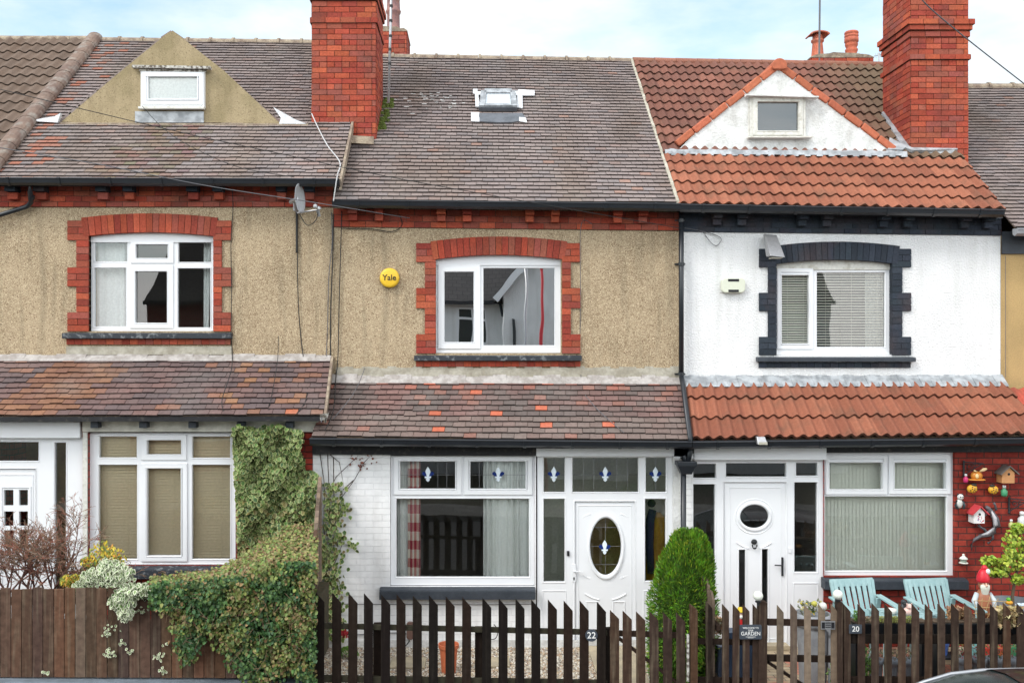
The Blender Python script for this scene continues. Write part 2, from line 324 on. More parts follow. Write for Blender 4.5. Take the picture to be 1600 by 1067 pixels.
        if bevel:
            bv = o.modifiers.new("bevel", 'BEVEL'); bv.width = bevel; bv.segments = 2; bv.limit_method = 'ANGLE'; bv.angle_limit = rad(40); bv.harden_normals = False
        return o
def tag(o, label=None, cat=None, group=None, kind=None):
    if label: o['label'] = label
    if cat: o['category'] = cat
    if group: o['group'] = group
    if kind: o['kind'] = kind
    return o
def thing(name, label, cat, loc, group=None, rz=0):
    o = bpy.data.objects.new(name, None); sc.collection.objects.link(o); o.empty_display_size = .1
    o.location = loc; o.rotation_euler = (0, 0, rz); WM[o] = Matrix.Translation(Vector(loc)); return tag(o, label, cat, group)
def part_empty(name, parent):
    o = bpy.data.objects.new(name, None); sc.collection.objects.link(o); o.parent = parent; WM[o] = WM[parent]; return o
def text(s, size, loc, m, name, parent, ext=.002, ax='C', sx=1, bold=0, local=False):
    cu = bpy.data.curves.new(name, 'FONT'); cu.body = s; cu.size = size; cu.extrude = ext; cu.align_x = 'CENTER'; cu.align_y = 'CENTER'; cu.offset = bold
    t = bpy.data.objects.new(name, cu); sc.collection.objects.link(t)
    dg = bpy.context.evaluated_depsgraph_get(); me = bpy.data.meshes.new_from_object(t.evaluated_get(dg)); bpy.data.objects.remove(t)
    me.name = name; me.transform(Matrix.Rotation(rad(90), 4, 'X')); me.transform(Matrix.Diagonal((sx, 1, 1, 1)))
    off = Vector((0, 0, 0)) if local else WM[parent].translation
    me.transform(Matrix.Translation(Vector(loc) - off)); me.materials.clear(); me.materials.append(M[m])
    o = bpy.data.objects.new(name, me); sc.collection.objects.link(o); o.parent = parent; WM[o] = WM[parent]; return o
def inpoly(x, y, p):
    c = False; j = len(p) - 1
    for i in range(len(p)):
        if (p[i][1] > y) != (p[j][1] > y) and x < (p[j][0] - p[i][0]) * (y - p[i][1]) / (p[j][1] - p[i][1]) + p[i][0]: c = not c
        j = i
    return c
M['sky_glass'] = mat('skylight_glass', (.5, .55, .6), rough=.08, vary=0, spec=1.0)
M['dim_net'] = mat('grey_net', (.16, .16, .165), rough=.8, vary=.1)
M['ridge_brown'] = mat('brown_ridge_tile', (.19, .13, .1), (.15, .1, .08), ns=4, rough=.85, vary=.2, vs=15, bump=(40, .006), streak=((.4, .4, .36), .6, (6, 6, 6)))
M['lamp_rim'] = mat('dull_lens', (.42, .4, .33), rough=.3, vary=.1)
M['dish'] = mat('dish_grey', (.48, .5, .52), rough=.45, vary=.08)
M['brown_box'] = mat('brown_plastic', (.16, .09, .07), rough=.6)
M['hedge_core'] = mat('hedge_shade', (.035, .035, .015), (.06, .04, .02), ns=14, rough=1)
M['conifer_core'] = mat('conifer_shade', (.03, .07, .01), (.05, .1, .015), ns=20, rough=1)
M['lead_old'] = mat('weathered_lead', (.42, .39, .37), (.3, .27, .25), ns=9, rough=.7, vary=.15, bump=(25, .008))
# ------------------------------------------------------------------ depths (distance in front of the camera)
DW, DG, DR = 13.70, 13.40, 17.30       # upper wall, upper eaves edge, ridge
DL, DGL, DLT = 12.90, 12.62, 13.67     # lower wall, lower eaves edge, top of the lean-to
DFr = 10.40                            # front fences
XL, XM0, XM1, XR = -6.98, -2.07, 2.96, 7.60
# ------------------------------------------------------------------ ground
def slab(name, x0, x1, y0, y1, z0, z1, m, label, kind='structure'):
    b = MB(); b.box(x0, x1, y0, y1, z0, z1); return tag(b.build(name, m), label, None, None, kind)
b = MB(); b.poly([(-300, -300, -.30), (300, -300, -.30), (300, 300, -.30), (-300, 300, -.30)]); tag(b.build('ground', 'earth'), 'dark earth ground under the whole street', kind='structure')
slab('road', -80, 80, -11.5, -4.25, -.29, -.26, 'asphalt', 'dark asphalt road in front of the fences')
slab('pavement', -80, 80, -4.1, -3.42, -.28, -.13, 'flag', 'flagged pavement along the fences')
slab('kerb', -80, 80, -4.25, -4.104, -.28, -.14, 'coping', 'stone kerb along the road')
slab('opposite_pavement', -80, 80, -13.2, -11.504, -.28, -.13, 'flag', 'flagged pavement across the road')
slab('gravel_ground', -2.05, 2.72, -3.35, -.3, -.28, 0, 'gravel', 'pale gravel in the middle front garden')
slab('paved_ground', 2.78, 9.5, -3.35, -.3, -.28, 0, 'pavers', 'red and buff block paving of the right front garden')
slab('soil_ground', -9.5, -2.10, -3.13, -.3, -.28, .38, 'soil', 'dark soil of the raised left front garden')
# stones, slabs on the gravel
rng = random.Random(3)
b = MB()
for k in range(5200):
    x = rng.uniform(-2.0, 2.68); y = rng.uniform(-3.3, -.85); s = rng.uniform(.008, .02)
    g = rng.choice([(.55, .45, .32), (.66, .6, .5), (.4, .28, .2), (.3, .26, .22), (.72, .68, .62), (.5, .36, .24)]); b.col = g
    i = len(b.v); zt = s * rng.uniform(.6, 1.2)
    an = rng.uniform(0, 3)
    for q in range(4): b.v.append((x + s * math.cos(an + q * 1.57), y + s * math.sin(an + q * 1.57) * .8, .001))
    for q in range(4): b.v.append((x + .6 * s * math.cos(an + q * 1.57), y + .5 * s * math.sin(an + q * 1.57), .001 + zt))
    for q in range(4): b.face([i + q, i + (q + 1) % 4, i + 4 + (q + 1) % 4, i + 4 + q])
    b.face([i + 4, i + 5, i + 6, i + 7])
tag(b.build('gravel', 'gravel_st' if 'gravel_st' in M else 'col'), 'loose pale gravel stones in the middle garden', 'gravel', kind='stuff')
def stone(px, py, w, dp, label):
    d = 1475 * 4.07 / (py - 545); x = U(px, d); b = MB(); b.box(x - w / 2, x + w / 2, Y(d) - dp / 2, Y(d) + dp / 2, .002, .03)
    tag(b.build('stepping_stone', 'slab', bevel=.006), label, 'paving stone')
stone(638, 1037, .45, .4, 'buff stepping stone in the gravel left of the terracotta pot')
stone(772, 1036, .4, .35, 'buff stepping stone in the gravel right of the terracotta pot')
b = MB(); b.box(1.5, 2.1, -3.3, -.84, .003, .032); tag(b.build('path', 'slab'), 'pale stone path from the gate to the middle front door', kind='structure')
# ------------------------------------------------------------------ bricks
RED = [(.35, .07, .04), (.31, .058, .035), (.40, .09, .048), (.26, .05, .034), (.32, .08, .05), (.28, .08, .058)]
def redc(): return jit(random.choice(RED), .12, .06)
def darkc(): return jit((.035, .043, .056), .2)
def brick_face(b, x0, x1, z0, z1, y, nrm, cf, course=.086, blen=.235, proud=.01, back=.05, hdr=False, gap=.009, slope=0):
    """bricks on a vertical face; nrm in '-y','+x','-x','+y'; (x0,x1) run along the face, y is the face's plane"""
    n = max(1, round((z1 - z0) / course)); ch = (z1 - z0) / n
    for k in range(n):
        za = z0 + k * ch + gap / 2; zb = z0 + (k + 1) * ch - gap / 2
        hd = hdr or k % 4 == 3; bl = blen * (.5 if hd else 1); a = x0 - (bl * .5 if k % 2 else 0) - (0 if not hd else bl * .5)
        while a < x1:
            p = max(a + gap / 2, x0); q = min(a + bl - gap / 2, x1)
            if q - p > .02:
                b.col = cf(); e = proud + ru(-.003, .003)
                sp = slope * (p - x0); sq = slope * (q - x0)
                if nrm == '-y': b.hexa([(p, y - e, za + sp), (q, y - e, za + sq), (q, y + back, za + sq), (p, y + back, za + sp), (p, y - e, zb + sp), (q, y - e, zb + sq), (q, y + back, zb + sq), (p, y + back, zb + sp)])
                elif nrm == '+y': b.box(p, q, y - back, y + e, za, zb)
                elif nrm == '+x': b.box(y - back, y + e, p, q, za, zb)
                else: b.box(y - e, y + back, p, q, za, zb)
            a += bl
def brick_stack(house, name, x0, x1, y0, y1, z0, z1, bands=(), cf=redc, mort='mortar', steps=()):
    """chimney shaft with projecting bands; bands: (z, height, proud)"""
    c = MB(); c.box(x0 + .004, x1 - .004, y0 + .004, y1 - .004, z0, z1)
    b = MB(); brick_face(b, x0, x1, z0, z1, y0, '-y', cf); brick_face(b, x0, x1, z0, z1, y1, '+y', cf)
    brick_face(b, y0 + .012, y1 - .012, z0, z1, x1, '+x', cf); brick_face(b, y0 + .012, y1 - .012, z0, z1, x0, '-x', cf)
    for z, h, e in bands:
        c.box(x0 - e + .004, x1 + e - .004, y0 - e + .004, y1 + e - .004, z, z + h)
        brick_face(b, x0 - e, x1 + e, z, z + h, y0 - e, '-y', cf, proud=.006); brick_face(b, x0 - e, x1 + e, z, z + h, y1 + e, '+y', cf, proud=.006)
        brick_face(b, y0 - e, y1 + e, z, z + h, x1 + e, '+x', cf, proud=.005); brick_face(b, y0 - e, y1 + e, z, z + h, x0 - e, '-x', cf, proud=.005)
    o = b.build(name, 'brick', house); c.build('mortar_core', mort, o); return o
# ------------------------------------------------------------------ roof coverings
def plain_tiles(name, house, A, B, C, D, n, tw, cfun, seed=1, mess=1.0, th=.021):
    """A,B eaves left/right; D,C ridge left/right. One mesh of single clay tiles."""
    r = random.Random(seed); b = MB(); A, B, C, D = map(Vector, (A, B, C, D))
    nrm = (B - A).cross(D - A).normalized()
    def at(u, v): return A.lerp(B, u).lerp(D.lerp(C, u), v)
    W_ = (B - A).length; nt_ = max(1, round(W_ / tw)); cl = 1.0 / n
    und = MB(); und.poly([A - nrm * .004, B - nrm * .004, C - nrm * .004, D - nrm * .004])
    for k in range(n):
        wob = r.uniform(-.0018, .0018) * mess; ph = r.uniform(-.1, .1)
        for i in range(-1, nt_ + 1):
            u0 = (i + (.5 if k % 2 else 0) + ph) / nt_; u1 = u0 + 1.0 / nt_
            u0 = max(u0 + .0007, 0); u1 = min(u1 - .0007, 1)
            if u1 - u0 < .2 / nt_: continue
            sag = .05 * cl * math.sin(u0 * 9 + k * .35) + .04 * cl * math.sin(u0 * 23 + k)
            v0 = k * cl + (r.uniform(-.05, .05) * cl * mess) + sag; v1 = min(v0 + cl * 1.25, 1.0)
            if r.random() < .02 * mess: v0 -= cl * r.uniform(.05, .2)
            lift = th * 1.35 + r.uniform(-.0025, .004) * mess; tl = r.uniform(-.0015, .0015) * mess
            b.col = cfun(u0, v0, r)
            a0 = at(u0, v0); a1 = at(u1, v0 + r.uniform(-.02, .02) * cl * mess); a2 = at(u1, v1); a3 = at(u0, v1)
            b.hexa([a0 + nrm * (lift - th), a1 + nrm * (lift - th + tl), a2 - nrm * .001, a3 - nrm * .001,
                    a0 + nrm * lift, a1 + nrm * (lift + tl), a2 + nrm * .002, a3 + nrm * .002])
            b.c[-4] = tuple(x * .3 for x in b.col)   # lower edge faces of the tiles in a darker tone
    o = b.build(name, 'tile', house); und.build('roof_underlay', 'soil', o); return o
def wave_tiles(name, house, A, B, C, D, n, period, amp, cfun, seed=1, th=.028):
    r = random.Random(seed); b = MB(); A, B, C, D = map(Vector, (A, B, C, D)); nrm = (B - A).cross(D - A).normalized()
    def at(u, v): return A.lerp(B, u).lerp(D.lerp(C, u), v)
    W_ = (B - A).length; nw = max(1, round(W_ / period)); S = 10; cl = 1.0 / n
    def h(t): return amp * (.5 + .5 * math.cos(2 * math.pi * t)) ** 1.15
    und = MB(); und.poly([A - nrm * .01, B - nrm * .01, C - nrm * .01, D - nrm * .01])
    for k in range(n):
        for i in range(nw):
            if i % 2 == (k % 2): b.col = cfun(i / nw, k * cl, r); dj = r.uniform(-.03, .03) * cl; lj = r.uniform(-.004, .004)
            if i == 0 and k % 2 == 1: b.col = cfun(0, k * cl, r); dj = 0; lj = 0
            if i == 0 and k % 2 == 0: pass
            rows = []
            for s in range(S + 1):
                t = s / S; u = (i + t) / nw; hh = h(t - .42); v0 = max(k * cl + dj, 0); v1 = min((k + 1.08) * cl, 1)
                lo = at(u, v0); up = at(u, v1)
                rows.append((lo + nrm * (hh + lj), lo + nrm * (hh + th + lj), up + nrm * (hh + .002)))
            for s in range(S):
                (a, b1, c1), (a_, b_, c_) = rows[s], rows[s + 1]
                i0 = len(b.v); b.v += [tuple(q) for q in (a, a_, b_, b1, c_, c1)]
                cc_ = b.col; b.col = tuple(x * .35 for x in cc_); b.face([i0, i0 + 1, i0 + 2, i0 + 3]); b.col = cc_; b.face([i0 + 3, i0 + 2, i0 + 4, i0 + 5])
            if i == nw - 1:
                b.poly([rows[S][0], rows[S][2] - nrm * .03, rows[S][2], rows[S][1]])
            if i == 0: b.poly([rows[0][0], rows[0][1], rows[0][2], rows[0][2] - nrm * .03])
    o = b.build(name, 'pantile', house); und.build('roof_underlay', 'soil', o); return o
def ridge_row(name, house, a, b_, r, n, m, c=None, squash=.75, collar=True):
    o = MB(); a = Vector(a); b_ = Vector(b_); d = (b_ - a); 
    side = d.cross(Vector((0, 0, 1))).normalized(); up = side.cross(d).normalized()
    for k in range(n):
        p = a.lerp(b_, k / n); q = a.lerp(b_, (k + .985) / n); o.col = jit(c, .15) if c else (.4, .3, .2)
        rings = [(p, r * 1.03 + ru(0, .004)), (q, r)]
        if collar: rings = [(p, r * 1.25), (p.lerp(q, .1), r * 1.25), (p.lerp(q, .12), r * 1.02), (q, r)]
        i0 = len(o.v); S = 10
        for c_, rr in rings:
            for s in range(S + 1):
                t = math.pi * (-.12 + 1.24 * s / S); o.v.append(tuple(c_ + side * (math.cos(t) * rr) + up * (math.sin(t) * rr * squash)))
        for g in range(len(rings) - 1):
            for s in range(S): x = i0 + g * (S + 1) + s; o.face([x, x + 1, x + S + 2, x + S + 1])
        o.face([i0 + s for s in range(S + 1)]); o.face([i0 + (len(rings) - 1) * (S + 1) + s for s in reversed(range(S + 1))])
    return o.build(name, m, house)
GUT = [(-.075, .0), (-.06, -.055), (-.01, -.085), (.045, -.06), (.05, .0), (.05, .02), (-.07, .02), (-.085, .008)]
def gutter(house, a, b_, m='gutter', prof=GUT, nb=6, name='gutter'):
    o = MB(); o.prismx(prof, a, b_); a = Vector(a); b_ = Vector(b_)
    big = [(p * 1.12 - .002, q * 1.12) for p, q in prof]
    for k in range(nb):
        p = a.lerp(b_, (k + .5) / nb); o.prismx(big, p - Vector((.02, 0, 0)), p + Vector((.02, 0, 0)))
    return o.build(name, m, house)
# ------------------------------------------------------------------ windows
def rc(q, d): return (U(q[0], d), U(q[2], d), V(q[3], d), V(q[1], d))   # px rect -> x0,x1,z0,z1
def window(house, d, outer, panes, sashes=(), gm='glass', m='upvc', name='window', depth=.07, gold=(), rings=True):
    b = MB(); x0, x1, z0, z1 = rc(outer, d); y = Y(d); H = [rc(p, d) for p in panes]
    b.plate(x0, x1, z0, z1, y, y + depth, H)
    if rings: b.ring(x0, x1, z0, z1, .022, y - .007, y + .01, .005)
    for s in sashes:
        q = rc(s, d); pn = [h for h in H if h[0] > q[0] and h[1] < q[1] and h[2] > q[2] and h[3] < q[3]]
        h = pn[0]; wx = min(h[0] - q[0], q[1] - h[1], h[2] - q[2], q[3] - h[3]); b.ring(q[0], q[1], q[2], q[3], wx, y - .022, y + .01, .007)
    for h in H: b.ring(h[0] - .012, h[1] + .012, h[2] - .012, h[3] + .012, .016, y - (.028 if any(rc(s, d)[0] < h[0] < rc(s, d)[1] and rc(s, d)[2] < h[2] < rc(s, d)[3] for s in sashes) else .006), y + .03, .008)
    o = b.build(name, m, house)
    for i, h in enumerate(H):
        g = MB(); yy = y + .028; t = ru(-.0015, .0015); g.poly([(h[0], yy, h[2]), (h[1], yy + t, h[2]), (h[1], yy + t, h[3]), (h[0], yy, h[3])]); g.build('pane', gm[i] if isinstance(gm, (list, tuple)) else gm, o)
    return o
def room(house, q, d0, depth, m, grow=.35, zf=None, back=None):
    x0, x1, z0, z1 = rc(q, d0); x0 -= grow; x1 += grow; z1 += .15; z0 = z0 - .7 if zf is None else zf; ya = Y(d0) + .1; yb = ya + depth; b = MB()
    b.poly([(x0, yb, z0), (x0, yb, z1), (x1, yb, z1), (x1, yb, z0)][::-1]); b.poly([(x0, ya, z0), (x0, yb, z0), (x0, yb, z1), (x0, ya, z1)]); b.poly([(x1, ya, z0), (x1, yb, z0), (x1, yb, z1), (x1, ya, z1)])
    b.poly([(x0, ya, z0), (x1, ya, z0), (x1, yb, z0), (x0, yb, z0)]); b.poly([(x0, ya, z1), (x1, ya, z1), (x1, yb, z1), (x0, yb, z1)])
    return b.build('room', m, house)
def surround(house, d, xl, xs, xi, xi2, xs2, xr, rows, arch, cf, mort, sill, sillm, under, nv=21):
    """quoined brick surround: xl/xs outer edges of long and short quoins, xi inner edge; rows px ends"""
    b = MB(); y = Y(d); c = MB(); th = .02
    cnt = [3, 4, 3, 4, 3]
    for k in range(5):
        za, zb = V(rows[k + 1], d), V(rows[k], d); n = cnt[k]; ch = (zb - za) / n
        for (o, s_, i_) in ((xl, xs, xi), (xr, xs2, xi2)):
            e = U(o if k % 2 == 0 else s_, d); f = U(i_, d); a_, b_ = min(e, f), max(e, f)
            c.box(a_ + .004, b_ - .004, y - th, y + .09, za, zb)
            for j in range(n):
                z_a = za + j * ch + .004; z_b = za + (j + 1) * ch - .004
                cuts = [a_, b_]
                if k % 2 == 0 and j == 1: cuts = [a_, (a_ + b_) / 2 + ru(-.02, .02), b_]
                for t in range(len(cuts) - 1):
                    b.col = cf(); b.box(cuts[t] + (.004 if t else 0), cuts[t + 1] - (.004 if t < len(cuts) - 2 else 0), y - th - .01 + ru(-.002, .002), y + .095, z_a, z_b)
    ax0, ax1, crown_top, crown_bot, end_bot = arch
    wd = (U(ax1, d) - U(ax0, d)) / 2; cx = (U(ax1, d) + U(ax0, d)) / 2; h = V(crown_bot, d) - V(end_bot, d); T = V(crown_top, d) - V(crown_bot, d)
    Rr = (wd * wd + h * h) / (2 * h); cz = V(crown_bot, d) - Rr; A0 = math.asin(min(1, wd / Rr))
    def pt(t, r_): return (cx + math.sin(t) * r_, cz + math.cos(t) * r_)
    for k in range(nv):
        t0 = -A0 + 2 * A0 * k / nv; t1 = -A0 + 2 * A0 * (k + 1) / nv; g = .0035 / Rr
        b.col = cf(); yf = y - th - .012 + ru(-.003, .003)
        b.prism([pt(t0 + g, Rr), pt(t1 - g, Rr), pt(t1 - g, Rr + T), pt(t0 + g, Rr + T)], yf, y + .1)
        c.prism([pt(t0, Rr + .004), pt(t1, Rr + .004), pt(t1, Rr + T - .004), pt(t0, Rr + T - .004)], y - th, y + .09)
    if under:
        ux0, ux1, uy0, uy1 = under; xa, xb = U(ux0, d), U(ux1, d); za, zb = V(uy1, d), V(uy0, d); c.box(xa, xb, y - th, y + .03, za, zb - .002); a = xa
        while a < xb - .02:
            q = min(a + .115, xb); b.col = cf(); b.box(a + .003, q - .003, y - th - .01, y + .02, za + .003, zb - .003); a = q
    o = b.build('window_surround', 'brick', house); c.build('mortar_core', mort, o)
    s = MB(); sx0, sx1, sy0, sy1 = sill
    x0, x1, z0, z1 = U(sx0, d), U(sx1, d), V(sy1, d), V(sy0, d)
    s.hexa([(x0, y - .1, z0), (x1, y - .1, z0), (x1, y + .12, z0 + .001), (x0, y + .12, z0 + .001), (x0, y - .1, z1 - .025), (x1, y - .1, z1 - .025), (x1, y + .12, z1), (x0, y + .12, z1)])
    s.build('sill', sillm, house, bevel=.006)
    # white head board under the arch
    hb = MB(); pts = [(cx + wd, V(end_bot + 8, d)), ] + [pt(A0 - 2 * A0 * k / 16, Rr + .01) for k in range(17)] + [(cx - wd, V(end_bot + 8, d))]
    hb.prism(pts[::-1], y + .055, y + .15); return hb
def curtain(px0, px1, py0, py1, d, folds, m, label, amp=.03, taper=0, gin=False, grp=None):
    b = MB(); n = folds * 8; x0, x1, z0, z1 = U(px0, d), U(px1, d), V(py1, d), V(py0, d); nz = 26 if gin else 6; rr = random.Random(px0)
    for j in range(nz + 1):
        v = j / nz
        for i in range(n + 1):
            t = i / n; x = x0 + (x1 - x0) * t * (1 - taper * (1 - v)) ; b.v.append((x, Y(d) + amp * math.sin(t * folds * 2 * math.pi + math.sin(v * 2) * .5) * (.7 + .5 * math.sin(t * 7 + 1)), z0 + (z1 - z0) * v))
    for j in range(nz):
        for i in range(n):
            if gin:
                a_ = (j // 2) % 2; c_ = int(i * 6 / n) % 2; b.col = [(.68, .64, .56), (.5, .25, .22), (.32, .03, .05)][a_ + c_]
            q = j * (n + 1) + i; b.face([q, q + 1, q + n + 2, q + n + 1])
    o = b.build('curtain', m, smooth=not gin); return tag(o, label, 'curtain', grp)
def venetian(px0, px1, py0, py1, d, sp, m, label, tilt=.5, sw=.028, grp='blinds behind the windows'):
    t = thing('window_blind', label, 'blind', (U(px0, d), Y(d), V(py0, d)), grp); b = MB(); x0, x1 = U(px0, d), U(px1, d); z = V(py0, d) - .03; z0 = V(py1, d); y = Y(d)
    while z > z0:
        a = tilt + ru(-.06, .06); dy, dz = sw / 2 * math.cos(a), sw / 2 * math.sin(a); zj = ru(-.001, .001)
        b.hexa([(x0, y - dy, z + zj - dz), (x1, y - dy, z - dz), (x1, y + dy, z + dz), (x0, y + dy, z + zj + dz), (x0, y - dy, z + zj - dz + .0015), (x1, y - dy, z - dz + .0015), (x1, y + dy, z + dz + .0015), (x0, y + dy, z + zj + dz + .0015)]); z -= sp
    b.build('slats', m, t)
    c = MB(); c.box(x0, x1, y - .02, y + .02, V(py0, d) - .025, V(py0, d)); c.build('head_rail', m, t)
    c = MB(); w_ = x1 - x0
    for f in ((.25, .75) if w_ < .7 else (.15, .5, .85)): c.box(x0 + w_ * f - .0015, x0 + w_ * f + .0015, y - .018, y - .016, z0, V(py0, d))
    c.build('cord', m, t); return t
def fleur(px, py, d, parent, sc_=1.0, y=None):
    yy = (Y(d) + .022) if y is None else y; cx, cz = U(px, d), V(py, d); k = sc_ * 1.0 * d / F
    def pg(pts, m, nm, o=0):
        b = MB(); b.prism([(cx + x * k, cz - z * k) for x, z in pts], yy - .003 - o, yy); return b.build(nm, m, parent)
    pg([(0, -12), (-3.6, -6), (-3.8, -2), (-1.5, 4), (1.5, 4), (3.8, -2), (3.6, -6)][::1], 'white_glass', 'fleur_petal')
    for s in (-1, 1):
        pts = [(s * 1.8, 3), (s * 3.2, -2), (s * 6, -4.5), (s * 9.5, -2.5), (s * 9, 1), (s * 7, 1.5), (s * 5, 4), (s * 3, 6)]
        pg(pts if s < 0 else pts, 'blue_glass', 'fleur_petal', .0008)
    pg([(-5, 3.2), (-5, 6), (5, 6), (5, 3.2)], 'white_glass', 'fleur_band', .0015)
    pg([(0, 12), (3, 9), (2, 5.5), (-2, 5.5), (-3, 9)], 'white_glass', 'fleur_petal', .0008)
def cames(rects, d, parent, vs, hs):
    b = MB(); yy = Y(d) + .024
    for q in rects:
        x0, x1, z0, z1 = rc(q, d)
        for v in vs(q): b.box(U(v, d) - .0022, U(v, d) + .0022, yy - .002, yy + .002, z0, z1)
        for h in hs(q): b.box(x0, x1, yy - .0024, yy + .0016, V(h, d) - .0022, V(h, d) + .0022)
    b.build('lead_came', 'lead_came', parent)
# ------------------------------------------------------------------ terraces
def greytile(u, v, r):
    q = r.random()
    c = (.235, .19, .183) if q < .5 else ((.26, .21, .2) if q < .74 else ((.205, .18, .185) if q < .93 else ((.26, .175, .155) if q < .988 else (.33, .17, .12))))
    c = blend(c, (.225, .18, .165), .45); k = .96 + r.uniform(-.07, .07) + .22 * weather(u, v, .7, 1) + .1 * weather(u, v, 3, 2); c = blend(c, (.21, .16, .135), .1 + 1.1 * weather(u, v, .9, 11)); return tuple(x * k for x in c)
def lefttile(u, v, r):
    c = greytile(u, v, r)
    if .27 + v * .3 < u + r.uniform(-.03, .03) < .52 + v * .1 and v < .36 and r.random() < .85: c = tuple(x * r.uniform(.85, 1.1) for x in (.2, .14, .115))
    if u < .12 and r.random() < .25: c = (.3, .12, .08)
    return c
def blend(a_, b_, t): t = max(0, min(1, t)); return tuple(p * (1 - t) + q * t for p, q in zip(a_, b_))
def weather(u, v, s=1.0, k=0): return mnoise.noise(Vector((u * 9 * s, v * 4 * s, k)))
def leanL(u, v, r):
    t = weather(u, v, 1, 3); c = blend((.165, .098, .088), (.115, .085, .085), .5 + t * 1.2 + r.uniform(-.25, .25))
    q = r.random()
    if q < .06: c = (.23, .115, .08)
    if .08 < u - v * .12 + r.uniform(-.02, .02) < .28 and v < .85: c = blend((.24, .12, .07), (.18, .09, .065), r.random())
    elif u > .7 and weather(u, v, 2, 8) > .12 and q < .6: c = blend((.27, .14, .075), (.2, .1, .07), r.random())
    elif q > .985: c = (.4, .13, .07)
    k = 1 + r.uniform(-.12, .12); return tuple(x * k for x in c)
def leanM(u, v, r):
    t = weather(u, v, 1, 5); c = blend((.19, .112, .1), (.125, .098, .09), .5 + t * 1.3 + r.uniform(-.3, .3)); q = r.random()
    if v < .35: c = blend(c, (.19, .15, .13), .5)
    if q < .07: c = (.24, .12, .095)
    if v > .78 and q > .8: c = (.3, .12, .09)
    if .22 < u < .85 and math.sin(u * 37 + round(v * 11) * 2.3) > .93 and r.random() < .6: c = (.46, .125, .07)
    k = 1 + r.uniform(-.12, .12); return tuple(x * k for x in c)
def orange(u, v, r):
    c = r.choice([(.27, .098, .058), (.24, .086, .052), (.3, .112, .066)]); k = 1 + r.uniform(-.1, .1); return tuple(x * k for x in c)
def orange_up(u, v, r):
    c = r.choice([(.185, .078, .056), (.16, .07, .052), (.21, .088, .062)])
    if u > .62: m_ = min(1, (u - .62) / .2); c = tuple(a_ * (1 - m_ * .75) + b_ * m_ * .75 for a_, b_ in zip(c, (.13, .1, .062)))
    k = 1 + r.uniform(-.12, .12); return tuple(x * k for x in c)
def browntile(u, v, r):
    k = 1 + r.uniform(-.12, .12); return tuple(x * k for x in (.135, .095, .072))
def redtile(u, v, r):
    k = 1 + r.uniform(-.1, .1); return tuple(x * k for x in (.45, .09, .06))
GR = 'terraced houses of the row'
def house(label, x0, x1): return thing('terraced_house', label, 'house', ((x0 + x1) / 2, 0, 0), GR)
HM = house('middle terraced house with buff pebbledash, a skylight in its roof and white oval-glass door', XM0, XM1)
HL = house('left terraced house with a buff triangular dormer and variegated ivy on its wall', XL, XM0)
HR = house('white rendered terraced house with orange tiled roof and dark grey brick trim', XM1, XR)
HN = house('house at the right end with ochre wall and grey tiled roof', XR, 12.3)
HF = house('house beyond the far left with a dark brown wavy tiled roof', -12, XL)
def body(h, x0, x1, zl, ze, wallm, holes, lower, lholes, zroofl, band_bot, zr, party=.006, lx0=None, lx1=None, zb=-.25):
    """upper wall, lower wall, rear walls, all open only at windows"""
    b = MB(); b.plate(x0, x1, zl - .3, ze, 0, .3, holes); b.build('upper_wall', wallm, h)
    a0, a1 = (x0 if lx0 is None else lx0), (x1 if lx1 is None else lx1)
    b = MB(); b.plate(a0, a1, zb, zroofl, Y(DL), Y(DL) + .28, lholes); b.build('lower_wall', lower, h)
    b = MB(); b.box(x0 + party, x1 - party, 7.1, 7.4, zb, ze - .1); b.box(x0 + party, x0 + .1, .31, 7.09, zb, ze - .1); b.box(x1 - .1, x1 - party, .31, 7.09, zb, ze - .1)
    b.prism([(x0 + party, ze - .1), (x1 - party, ze - .1), (x1 - party, ze - .02), (x0 + party, ze - .02)], .31, 7.1)
    for xx in (x0 + party, x1 - .1):   # gable triangles under the roof
        i = len(b.v); pts = [(.0, ze - .1), (7.2, ze - .1), (3.6, zr - .12)]
        b.v += [(xx, p, q) for p, q in pts] + [(xx + .09, p, q) for p, q in pts]; b.face([i, i + 2, i + 1]); b.face([i + 3, i + 4, i + 5])
        for k in range(3): j = (k + 1) % 3; b.face([i + k, i + j, i + 3 + j, i + 3 + k])
    b.build('rear_wall', 'brickwall', h)
def rear_roof(h, x0, x1, zr, ze):
    b = MB(); b.hexa([(x0, 3.62, zr - .06), (x1, 3.62, zr - .06), (x1, 7.65, ze - .06), (x0, 7.65, ze - .06), (x0, 3.62, zr + .0), (x1, 3.62, zr), (x1, 7.65, ze), (x0, 7.65, ze)]); b.build('rear_roof', 'slates', h)
def band(h, px0, px1, t0, t1, b0, b1, d, cf, mort):
    """brick band below the eaves; top/bottom rows at its two ends"""
    x0, x1 = U(px0, d), U(px1, d); y = Y(d); c = MB(); zt0, zt1, zb0, zb1 = V(t0, d), V(t1, d), V(b0, d), V(b1, d)
    c.hexa([(x0, y - .018, zb0), (x1, y - .018, zb1), (x1, y + .05, zb1), (x0, y + .05, zb0), (x0, y - .018, zt0), (x1, y - .018, zt1), (x1, y + .05, zt1), (x0, y + .05, zt0)])
    b = MB(); sl = (zb1 - zb0) / (x1 - x0); brick_face(b, x0, x1, zb0, zt0, y - .018, '-y', cf, slope=sl); o = b.build('brick_band', 'brick', h); c.build('mortar_core', mort, o)
